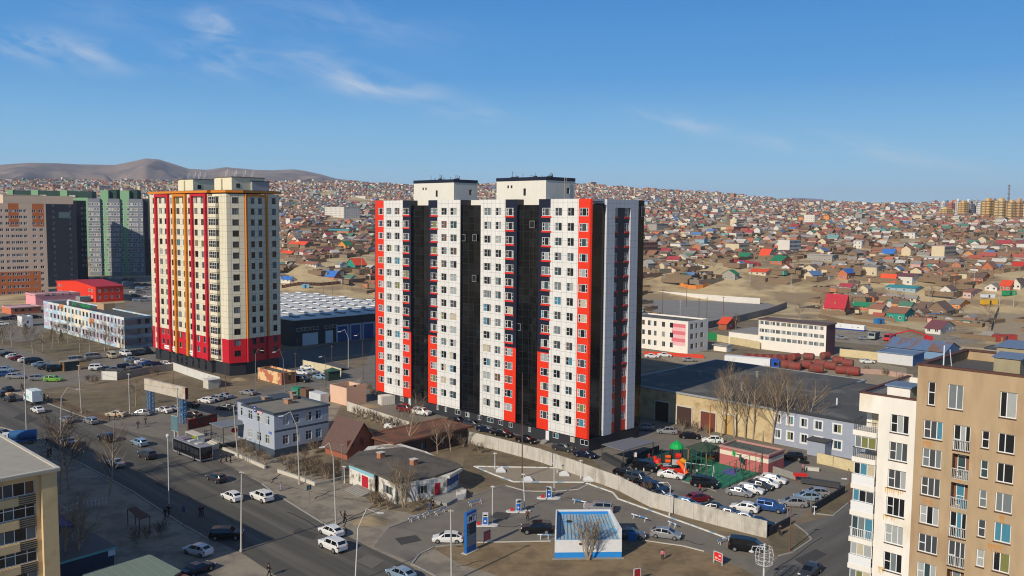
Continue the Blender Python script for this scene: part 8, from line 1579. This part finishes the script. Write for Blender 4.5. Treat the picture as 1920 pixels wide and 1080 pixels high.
# red tanks in the storage yard
tk = M('tank_red', (134, 56, 48), .75, .25, .7, col2=(104, 70, 58), c2=(.48, .58)); rt = random.Random(2); n = 0
tm_ = MB(); tm_.lathe([(0, 0), (.9, .05), (1.25, .3), (1.3, .5), (1.3, 3.4), (1.25, 3.6), (.9, 3.85), (0, 3.9)], 16); TM = tm_.mesh('red_tank', [tk])
for px, py, az, z, s in [(1395+i*14, 676+i*.4, 60, 0, .85) for i in range(7)]+[(1478, 693, 120, 0, 1), (1498, 690, 120, 0, 1), (1516, 699, 95, 0, 1.1), (1527, 688, 130, 0, 1), (1546, 692, 130, 0, 1), (1566, 700, 120, 0, .95), (1585, 703, 120, 0, 1.05), (1540, 676, 60, .4, .9), (1560, 690, 120, 1.4, .9), (1505, 684, 120, 1.6, .9), (1464, 690, 120, 0, 1), (1578, 692, 120, .9, .9), (1450, 683, 60, 0, .9), (1484, 681, 60, .8, .9)]:
    o = link('red_tank', TM, None); p = at(px, py); o.location = (p.x, p.y, 1.3*s+z); o.rotation_euler = (0, pi/2, RAD(90-az)); o.scale = (s,)*3; n += 1
    tag(o, f'rusty red cylindrical tank in the heap, back row, {["", "leftmost", "second", "third", "fourth", "fifth", "sixth", "seventh"][n]} from the left' if n < 8 else f'rusty red cylindrical tank {["lying lowest left", "lying second in front", "lying broadside in front", "lying right of the broadside one", "lying third from the right", "lying second from the right", "at the right end", "at the back of the heap", "stacked on the right part", "stacked on the left part", "tucked beside the blue cab", "stacked at the far right", "half hidden behind the trailer", "stacked behind the left ones"][n-8]}', 'tank', 'heap of red tanks')
# playground
def playground():
    G = lambda x, y, z=0: at(x, y, z)
    gpoly('playground_rubber', [(1173, 872), (1235, 845), (1300, 842), (1350, 862), (1350, 905), (1330, 912), (1268, 898), (1200, 880)], M('rubber_green', (34, 70, 60), .9, .1, .4), 4)
    gpoly('ball_court', [(1330, 868), (1345, 866), (1420, 888), (1352, 916), (1262+14, 900), (1300, 885)], M('court_green', (44, 116, 90), .9, .06, .3), 6)
    gpoly('court_key', [(1362, 878), (1385, 880), (1380, 892), (1352, 888)], M('court_purple', (86, 84, 150), .9, .05), 7)
    gm = M('fence_post_green', (34, 104, 72), .6, .05); P = [G(1295, 895), G(1354, 917), G(1428, 888), G(1349, 858)]; t = thing('court_fence', 'tall green post-and-mesh fence round the ball court', 'fence', tuple(P[0])); hh = 4.2
    for a, c in zip(P, P[1:]+P[:1]):
        k = 6
        for i in range(k): q = a.lerp(c, i/k)-P[0]; m = MB(); m.tube(q, q+Vector((0, 0, hh)), .06, n=5); m.build('post', [gm], t)
        m = MB(); [m.tube(a-P[0]+Vector((0, 0, z)), c-P[0]+Vector((0, 0, z)), .03, n=4) for z in (.1, 1.4, 2.8, hh)]; m.build('rail', [gm], t)
        m = MB(); d = c-a; L_ = int(d.length/.35)
        for i in range(L_): q = a+d*(i/L_)-P[0]; m.tube(q+Vector((0, 0, .1)), q+Vector((0, 0, 1.4)), .008, n=3, cap=False)
        m.build('mesh_panel', [gm], t)
    t = thing('basketball_hoop', 'green basketball hoop stand at the ball court', 'basketball hoop', tuple(G(1388, 886))); m = MB(); m.tube((0, 0, 0), (0, 0, 3.4), .12); m.tube((0, 0, 3.2), (-1.2, -.4, 3.6), .08); m.build('post', [gm], t); m = MB(); m.box(-1.4, -1.3, 3.2, -1.3, .5, 4.2); m.build('backboard', [M('board_green', (40, 170, 90), .5, .04)], t); m = MB(); [m.tube((-1.65+.22*cos(a), -.4+.22*sin(a), 3.3), (-1.65+.22*cos(a+.7), -.4+.22*sin(a+.7), 3.3), .02, n=4) for a in [i*.63 for i in range(10)]]; m.build('rim', [M('rim_orange', (210, 90, 30), .5, 0)], t)
    o = G(1268, 884); t = thing('play_tower', 'colourful play tower with green dome, orange tube slides and red base', 'play tower', tuple(o)); og = M('plastic_orange', (226, 92, 24), .4, .03); rd = M('plastic_red', (206, 40, 26), .4, .03); gn = M('plastic_green', (24, 160, 76), .4, .03); gyp = M('plastic_grey', (170, 176, 178), .5, .03); yl = M('plastic_yellow', (222, 160, 40), .4, .03)
    m = MB(); [m.tube((x, y, 0), (x, y, 4.4), .09) for x in (-.9, .9) for y in (-.9, .9)]; [m.tube((x, y, 0), (x, y, 3.6), .08) for x in (-2.6, -1.1) for y in (-.7, .9)]; m.build('post', [blk], t)
    m = MB(); m.lathe([(1.35, 0), (1.3, .3), (1.0, .75), (.5, 1.05), (.15, 1.2), (.1, 1.5), (0, 1.5)], 12, (0, 0, 4.4)); m.build('dome_roof', [gn], t); m = MB(); m.box(-1, -1, 1.5, 1, 1, 1.6); m.box(-2.6, -.8, 1.2, -1, .9, 1.3); m.build('platform', [gyp], t)
    m = MB(); m.box(-1.0, -1.02, 1.6, 1.0, -.95, 2.5); m.box(.95, -1, 1.6, 1.02, 1, 2.4); m.build('panel', [gyp], t); m = MB(); m.tube((-.4, -1.1, 3.2), (.5, -1.1, 3.2), .5, n=12); m.build('tube', [rd], t); m = MB(); m.tube((.5, -1.1, 2.6), (1.3, -1.1, 2.1), .45, n=12); m.build('tube', [yl], t)
    m = MB(); P_ = [(0, -1.2, 2.2), (.6, -1.9, 1.8), (.9, -2.6, 1.2), (1.3, -3.3, .5)]; [m.tube(p, q, .42, n=12) for p, q in zip(P_, P_[1:])]; m.build('tube_slide', [og], t); m = MB(); m.box(-1.2, -1.6, 0, 1.2, -.9, .9); m.box(-2.7, -.9, 0, -1.2, .9, .8); m.build('base_wall', [rd], t)
    m = MB(); [m.tube((-2.2, -1, z), (-1.3, -1, z), .3, n=10) for z in (2.2, 3.0)]; m.build('porthole', [og], t); m = MB(); m.face([(-2.7, .2, 1.3), (-2.7, .9, 1.3), (-6.5, .9, .2), (-6.5, .2, .2)]); m.box(-6.5, .15, .1, -2.7, .2, .4); m.build('slide', [gn], t)
    m = MB(); m.lathe([(.05, 1.3), (.7, 1.2), (.9, .5), (.85, .1), (0, .1)], 12); m.lathe([(0, 1.9), (.35, 1.7), (.4, 1.4), (.2, 1.2)], 8, (-.5, 0, -.1)); tag(m.build('spring_toy', [rd], None, G(1233, 872)), 'round red play sculpture left of the play tower', 'play equipment')
    o = G(1285, 893); t = thing('swing_set', 'white A-frame swing set in front of the play tower', 'swing set', tuple(o), RAD(-25)); m = MB()
    for x in (0, 5): m.tube((x-.0, -1.1, 0), (x, 0, 2.5), .05, n=5); m.tube((x, 1.1, 0), (x, 0, 2.5), .05, n=5)
    m.tube((0, 0, 2.5), (5, 0, 2.5), .05, n=5); m.build('frame', [wpole], t)
    for x in (1.3, 2.5, 3.7): m = MB(); m.tube((x-.2, 0, 2.5), (x-.2, 0, .5), .015, n=3); m.tube((x+.2, 0, 2.5), (x+.2, 0, .5), .015, n=3); m.box(x-.28, -.12, .45, x+.28, .12, .5); m.build('swing_seat', [rd], t)
    o = G(1318, 862); t = thing('gazebo', 'small gazebo with dark green roof and orange lattice behind the play tower', 'gazebo', tuple(o), RAD(45)); m = MB(); [m.tube((x, y, 0), (x, y, 2.4), .1) for x in (-2, 2) for y in (-2, 2)]; m.box(-2, -2, .5, 2, -1.9, 1.2); m.box(-2, -2, 2.1, 2, -1.9, 2.4); m.build('frame', [M('gazebo_orange', (190, 110, 50), .7, .08)], t); m = MB(); [m.face([(2.6*a, 2.6*b_, 2.4), (2.6*c, 2.6*d, 2.4), (0, 0, 3.5)]) for a, b_, c, d in ((-1, -1, 1, -1), (1, -1, 1, 1), (1, 1, -1, 1), (-1, 1, -1, -1))]; m.build('roof', [M('gazebo_roof', (58, 70, 54), .8, .08)], t)
    for px, py, l, c in ((1500, 902, 'red-topped little stall by the dark wall end', rd),):
        m = MB(); m.box(-1.1, -.6, 1.0, 1.1, .6, 1.35); [m.tube((x, 0, 0), (x, 0, 1.0), .05) for x in (-.8, .8)]; tag(m.build('stall', [c], None, G(px, py)), l, 'stall')
playground()
m = MB(); m.tube((0, 0, 0), (0, 0, .25), .9, n=16); tag(m.build('tyre', [tyre], None, at(1508, 868)), 'big black tyre lying on the lane behind the car park', 'tyre'); m = MB(); m.box(-1.2, -.4, 0, 1.2, .4, .6); tag(m.build('concrete_block', [concr], None, at(1523, 882), RAD(-20)), 'pale concrete block on the lane by the big tyre', 'concrete block')
m = MB(); m.box(-3.2, -.5, .3, 3.2, .5, 1.1); [m.box(x, -.3, 0, x+.15, .3, .3) for x in (-3, 0, 2.8)]; tag(m.build('planter', [darkf], None, at(1538, 912), RAD(-28)), 'long dark planter with plants right of the red-topped stall', 'planter')
m = MB(); m.box(-2.2, -1.2, 0, 2.2, 1.2, 2.5); t = thing('street_kiosk', 'small kiosk with dark glass front and yellow corner posts by the long car row', 'kiosk', tuple(at(132, 694)), RAD(46)); m.build('body', [M('kiosk_dark_teal', (40, 58, 66), .4, .08)], t); m = MB(); [m.box(x, y, 0, x+.3, y+.3, 2.7) for x in (-2.4, 2.1) for y in (-1.4, 1.1)]; m.build('corner_post', [M('post_yellow', (196, 140, 48), .6, .06)], t); m = MB(); m.box(-2.5, -1.5, 2.7, 2.5, 1.5, 2.85); m.build('roof', [concr2], t)
m = MB(); m.box(-1.8, -1.2, 0, 1.8, 1.2, 2.6); t = thing('street_kiosk', 'dark green kiosk with peaked roof at the end of the warehouse lot', 'kiosk', tuple(at(623, 712)), RAD(40)); m.build('body', [M('kiosk_green', (44, 62, 56), .7, .08)], t); m = MB(); m.face([(-2.1, -1.5, 2.6), (2.1, -1.5, 2.6), (0, 0, 3.5)]); m.face([(2.1, -1.5, 2.6), (2.1, 1.5, 2.6), (0, 0, 3.5)]); m.face([(2.1, 1.5, 2.6), (-2.1, 1.5, 2.6), (0, 0, 3.5)]); m.face([(-2.1, 1.5, 2.6), (-2.1, -1.5, 2.6), (0, 0, 3.5)]); m.build('roof', [M('kiosk_green_roof', (60, 92, 78), .7, .08)], t)
for px, py, c, l, L_ in ((560, 742, (44, 130, 96), 'bright green container behind the grey office roof', 3), (574, 744, (110, 84, 66), 'brown container right of the bright green one', 3.5), (598, 752, (190, 194, 196), 'white flat container behind the grey office', 5), (728, 757, (206, 200, 190), 'old white truck body by the striped tower', 4.5)):
    m = MB(); m.box(-L_/2, -1.2, 0, L_/2, 1.2, 2.2); [m.box(-L_/2+.3+i*.5, -1.23, .1, -L_/2+.5+i*.5, -1.201, 2.1) for i in range(int(L_*2)-1)]; tag(m.build('container', [M('cont_%d' % px, c, .7, .12, 1)], None, at(px, py), RAD(-44 if px < 700 else 30)), l, 'container')
# white picket fences and low park walls
def picket(label, pts, h=1.1, mat=None, name='picket_fence', gap=.5, group=None):
    P = [at(x, y) for x, y in pts]; o = P[0]; t = thing(name, label, 'fence', tuple(o), 0, group)
    for a, c in zip(P, P[1:]):
        d = c-a; n_ = max(2, int(d.length/gap)); m = MB()
        for i in range(n_+1): q = a+d*(i/n_)-o; m.box(q.x-.04, q.y-.04, 0, q.x+.04, q.y+.04, h)
        m.build('picket', [mat or wpole], t); m = MB(); m.tube(a-o+Vector((0, 0, h*.8)), c-o+Vector((0, 0, h*.8)), .03, n=4); m.tube(a-o+Vector((0, 0, h*.3)), c-o+Vector((0, 0, h*.3)), .03, n=4); m.build('rail', [mat or wpole], t)
picket('white picket fence in shade beside the yellow building', [(108, 968), (150, 955), (200, 946)], 1.3); picket('rusty rail fence along the near edge of the dry field', [(75, 748), (120, 762), (165, 778), (205, 790)], 1.1, rpole, gap=.8); picket('dark rail fence in front of the grey office garden', [(455, 862), (497, 878)], 1.0, spole, gap=.7); picket('dark railing behind the bus stop', [(384, 815), (432, 833)], 1.1, spole, gap=.7); picket('thin fence round the dry field far side', [(205, 790), (290, 772), (360, 762)], 1.1, rpole, gap=1.2)
strip('low_wall', [(419, 844), (455, 860), (497, 879)], .35, 0, .6, concr, 'low white wall along the pavement by the bus stop', 'wall'); strip('low_wall', [(522, 886), (558, 898), (591, 911)], .35, 0, .6, concr, 'low white wall in front of the shrub garden', 'wall'); strip('low_wall', [(591, 911), (620, 905), (650, 896)], .3, 0, .5, concr2, 'low grey wall turning toward the derelict shop', 'wall')
m = MB(); R5 = random.Random(1)
def mound(name, px, py, rx, ry, h, mat):
    mb = MB(); n = 18; rg = 6; o = at(px, py); mb.v.append((0, 0, h))
    for k in range(1, rg+1):
        for i in range(n): a = 2*pi*i/n; t = k/rg; mb.v.append((rx*t*cos(a)*(1+.12*noise.noise(Vector((cos(a)*2, sin(a)*2, px)))), ry*t*sin(a), h*(cos(t*pi)+1)/2+.08*noise.noise(Vector((cos(a)*3*t, sin(a)*3*t, px+5))) if k < rg else -.05))
    for i in range(n): mb.f.append((0, 1+i, 1+(i+1) % n)); mb.m.append(0)
    for k in range(rg-1):
        for i in range(n): mb.f.append((1+k*n+i, 1+(k+1)*n+i, 1+(k+1)*n+(i+1) % n, 1+k*n+(i+1) % n)); mb.m.append(0)
    o_ = mb.build(name, mat, None, o, smooth=True); o_['kind'] = 'structure'
mound('dirt_mound', 695, 978, 3.2, 2.4, .9, M('mound_soil', (138, 122, 96), .97, .14, .8)); mound('dirt_mound', 690, 762, 4, 2, .6, MATS['mound_soil']); mound('dirt_mound', 450, 712, 3, 2, .7, MATS['mound_soil'])
# ================================================================== people
skin_m = M('skin', (150, 108, 86), .7, .03); hair_m = M('hair_black', (22, 18, 16), .8, .05)
def skinned(name, chain, sub=1):
    """chain: list of polylines of (x,y,z,r), first vertices shared by identical coordinates"""
    V, E, Rr, idx = [], [], [], {}
    for pl in chain:
        prev = None
        for x, y, z, r in pl:
            k = (round(x, 3), round(y, 3), round(z, 3))
            if k not in idx: idx[k] = len(V); V.append((x, y, z)); Rr.append(r)
            i = idx[k]
            if prev is not None and prev != i: E.append((prev, i))
            prev = i
    me = D.meshes.new(name); me.from_pydata(V, E, []); ob = D.objects.new(name, me); COL.objects.link(ob)
    md = ob.modifiers.new('s', 'SKIN'); sl = me.skin_vertices[0].data
    for i, r in enumerate(Rr): sl[i].radius = (r, r); sl[i].use_root = (i == 0)
    if sub: s2 = ob.modifiers.new('u', 'SUBSURF'); s2.levels = sub; s2.render_levels = sub
    dg = bpy.context.evaluated_depsgraph_get(); m2 = D.meshes.new_from_object(ob.evaluated_get(dg)); D.objects.remove(ob); m2.polygons.foreach_set('use_smooth', [True]*len(m2.polygons)); m2.name = name; return m2
def person_meshes(walk):
    s = .28 if walk else .03; b = -.02
    hipL, hipR = (0, .1, .92), (0, -.1, .92); kL, kR = (s*.5+.05, .11, .5), (-s*.35+.03, -.11, .5); fL, fR = (s, .12, .09), (-s*1.1, -.12, .1)
    shL, shR = (0, .2, 1.42), (0, -.2, 1.42); eL, eR = (-s*.5, .27, 1.13), (s*.5, -.27, 1.13); hL, hR = (-s*.5+.12+.0, .26, .88), (s*.8+.1, -.25, .9)
    def hand(h, sy):
        x, y, z = h; o = [[(x, y, z, .035), (x+.01, y, z-.07, .03)]]
        for k, (dx, L_) in enumerate(((-.03, .075), (-.01, .085), (.01, .08), (.03, .065))): o.append([(x+.01, y, z-.07, .03), (x+.01+dx, y, z-.1, .009), (x+.02+dx, y-.01*sy, z-.1-L_*.6, .008)])
        o.append([(x, y, z, .035), (x+.05, y-.01*sy, z-.05, .01), (x+.06, y-.02*sy, z-.08, .009)]); return o
    body = [[(0, 0, .95, .13), (0, 0, 1.15, .12), (0, 0, 1.38, .13), (0.01, 0, 1.5, .055), (.02, 0, 1.56, .06), (.02, 0, 1.64, .095), (.01, 0, 1.71, .085)], [(.02, 0, 1.64, .095), (.11, 0, 1.62, .016)], [(.02, 0, 1.64, .095), (.0, .1, 1.63, .016)], [(.02, 0, 1.64, .095), (.0, -.1, 1.63, .016)]]
    for hp, k, f in ((hipL, kL, fL), (hipR, kR, fR)): body.append([(0, 0, .95, .13), hp+(.085,), k+(.055,), f+(.04,), (f[0]+.16, f[1], .05, .035)])
    for sh, e, h, sy in ((shL, eL, hL, 1), (shR, eR, hR, -1)): body.append([(0, 0, 1.38, .13), sh+(.06,), e+(.042,), h+(.03,)]); body += [[h+(.03,), *c[1:]] if False else c for c in hand(h, sy)]; body.append([e+(.042,), (h[0], h[1], h[2], .035)])
    jack = [[(0, 0, .88, .155), (0, 0, 1.1, .16), (0, 0, 1.36, .165), (.0, 0, 1.48, .08)]]
    for sh, e, h in ((shL, eL, hL), (shR, eR, hR)): jack.append([(0, 0, 1.36, .165), sh+(.085,), e+(.065,), (e[0]*.15+h[0]*.85, e[1]*.15+h[1]*.85, e[2]*.15+h[2]*.85, .05)])
    tro = [[(0, 0, .98, .14), (0, 0, .9, .13)]]
    for hp, k, f in ((hipL, kL, fL), (hipR, kR, fR)): tro.append([(0, 0, .9, .13), (hp[0], hp[1], .84, .11), k+(.08,), (f[0], f[1], f[2]+.06, .062)])
    shoe = MB(); [shoe.box(f[0]-.08, f[1]-.05, 0, f[0]+.2, f[1]+.05, .09) for f in (fL, fR)]
    hair = MB(); hair.lathe([(0, .125), (.07, .11), (.105, .06), (.11, 0), (.09, -.05)], 10, (-.0, 0, 1.67))
    return skinned('body', body), skinned('jacket', jack), skinned('trousers', tro), shoe.mesh('shoes', [blk]), hair.mesh('hair', [hair_m])
PM = [person_meshes(True), person_meshes(False)]
for a in PM:
    for i, mt in ((0, skin_m), (1, blk), (2, blk)): a[i].materials.clear(); a[i].materials.append(mt)
CL = {'black': blk, 'dark': M('cloth_dark', (34, 36, 42), .9, .1, 4), 'pink': M('cloth_pink', (206, 120, 140), .9, .05), 'blue': M('cloth_blue', (40, 80, 140), .9, .05), 'red': M('cloth_red', (170, 36, 40), .9, .05), 'white': M('cloth_white', (214, 214, 214), .9, .05), 'lilac': M('cloth_lilac', (150, 140, 180), .9, .05), 'brown': M('cloth_brown', (84, 58, 48), .9, .05)}
def person(px, py, az, top, bottom, lab, walk=True, s=1.0, z=0):
    t = thing('person', lab, 'person', tuple(at(px, py, z)), RAD(90-az)); t.scale = (s,)*3; m = PM[0 if walk else 1]
    link('body', m[0], t); olink('jacket', m[1], CL[top], t); olink('trousers', m[2], CL[bottom], t); link('shoes', m[3], t); link('hair', m[4], t)
for a in [(259, 803, 200, 'dark', 'black', 'person in dark clothes walking in the road left of another walker', True), (273, 796, 200, 'dark', 'black', 'person in dark coat walking in the road right of another walker', True), (217, 787, 90, 'red', 'black', 'person in red jacket standing by the beige sedan'), (43, 733, 90, 'black', 'black', 'person in black beside the tall lamp pole on the far pavement'), (40, 731, 90, 'brown', 'black', 'person in brown next to the person in black by the pole'), (83, 750, 90, 'black', 'black', 'tall person in black behind the box truck', False), (90, 748, 90, 'white', 'dark', 'person crouched in white behind the box truck', False, .7),
          (88, 836, 100, 'black', 'black', 'person in black walking past the blue tank truck'), (90, 858, 100, 'dark', 'black', 'person in dark coat, left of two below the tank truck', False), (95, 855, 100, 'black', 'black', 'person in black, right of two below the tank truck', False), (310, 973, 200, 'black', 'black', 'person in black walking in shade, left of a couple'), (317, 967, 200, 'dark', 'black', 'person in dark coat at the foot of the pole, right of a couple'), (376, 969, 140, 'black', 'black', 'person in black crossing the shaded avenue'), (379, 967, 140, 'dark', 'dark', 'person close behind the one crossing the shaded avenue'),
          (414, 868, 90, 'black', 'black', 'person in black, left of three behind the bus', False), (424, 866, 90, 'dark', 'black', 'person in dark coat, middle of three behind the bus', False), (432, 868, 90, 'black', 'black', 'person in black, right of three behind the bus', False), (527, 920, 60, 'lilac', 'lilac', 'child in lilac clothes running on the pavement', True, .8), (647, 979, 60, 'brown', 'black', 'person in brown walking on the verge by the mound'), (805, 956, 60, 'blue', 'blue', 'child in blue walking with an adult before the derelict shop', True, .8), (811, 954, 60, 'dark', 'black', 'adult in dark coat walking with a child before the derelict shop'),
          (989, 976, 0, 'brown', 'black', 'person in brown coat standing between the pumps', False), (1242, 1050, 180, 'pink', 'black', 'child in pink jacket standing on the grass right of the kiosk', False, .85), (1462, 1005, 200, 'black', 'black', 'person in black by the dark low wall corner'), (504, 1081, 60, 'black', 'black', 'person in black walking at the bottom edge on the pavement'), (1217, 866, 150, 'red', 'dark', 'person in red standing by the playground edge', False), (1207, 893, 100, 'white', 'dark', 'person in white between black cars near the ramp', False), (1312, 925, 100, 'red', 'dark', 'person in red walking beside the black van', True), (1378, 887, 60, 'red', 'dark', 'player in red on the ball court'), (1392, 893, 20, 'dark', 'dark', 'player in dark clothes running on the ball court'), (1291, 895, 60, 'dark', 'dark', 'person in dark clothes by the swings', False), (1306, 892, 60, 'white', 'dark', 'child in white by the swings', False, .8), (1506, 886, 150, 'pink', 'dark', 'person in pink walking on the lane by the tyre'), (1337, 868, 100, 'black', 'black', 'person in black behind the ball court fence', False)]: person(*a)
# roof load and scattered bits
m = MB(); m.box(-1.2, -.6, 0, 1.2, .6, .35); m.box(-1.0, -.5, .35, .9, .5, .5); tag(m.build('board_stack', [M('boards_pale', (176, 146, 114), .9, .1)], None, at(18, 752)+Vector((0, 0, 1.55)), RAD(136)), 'stack of pale boards tied on the roof of the dark wagon', 'boards')
# thin wires strung between poles
wm_ = M('wire_black', (20, 20, 20), .9, 0)
def wire(label, a, c, sag=.8, r=.018):
    (b0, t0), (b1, t1) = a, c; p = at(*b0); p.z = zat(b0, *t0)-.3; q = at(*b1); q.z = zat(b1, *t1)-.3; m = MB(); pts = [p.lerp(q, i/10)-Vector((0, 0, sag*4*(i/10)*(1-i/10)))-p for i in range(11)]
    for u, v in zip(pts, pts[1:]): m.tube(u, v, r, n=4, cap=False)
    tag(m.build('overhead_wire', [wm_], None, p), label, 'wire', 'overhead wires')
wire('overhead wire from the tank truck pole to the fenced field pole', ((50, 818), (45, 668)), ((153, 776), (147, 684))); wire('overhead wire from the dry field pole to the billboard pole', ((153, 776), (147, 684)), ((334.5, 819), (332, 727))); wire('overhead wire from the billboard pole to the leaning pole', ((334.5, 819), (332, 727)), ((446, 858), (436, 759))); wire('overhead wire from the avenue pole to the station drive pole', ((452, 1035), (453, 883)), ((847, 1092), (845, 955)))

# bare trees standing in the yards of the town
for i, (px, py, lab) in enumerate(((1286, 520, 'behind the cream bungalow'), (1338, 508, 'on the sandy bank left of the green-gabled grey house'), (1492, 506, 'left of the cream gabled house'), (1610, 560, 'behind the low brick house with the half green roof'), (1690, 575, 'behind the teal house'), (1745, 560, 'left of the orange-brick house'), (1600, 540, 'above the crimson-roofed house'), (1790, 545, 'right of the long pale blue building'), (560, 505, 'beside the white bungalow by the dirt road'), (610, 450, 'below the white school'), (680, 440, 'right below the white school'), (1230, 505, 'just right of the striped tower'), (1700, 500, 'behind the big white two-storey building'), (1850, 600, 'beside the curving grey fence'), (1500, 600, 'behind the white workshop block'), (1380, 622, 'by the small orange-roofed brick house'), (1225, 640, 'left of the pink striped block'))):
    p = at_t(px, py); a, c = TR['tree'][i % 3]; t = thing('bare_tree', 'bare brown tree in the town '+lab, 'tree', tuple(p), i*1.7, 'bare trees in the hillside yards'); t.scale = (.9,)*3; link('trunk', a, t); olink('crown', c, twig2, t)
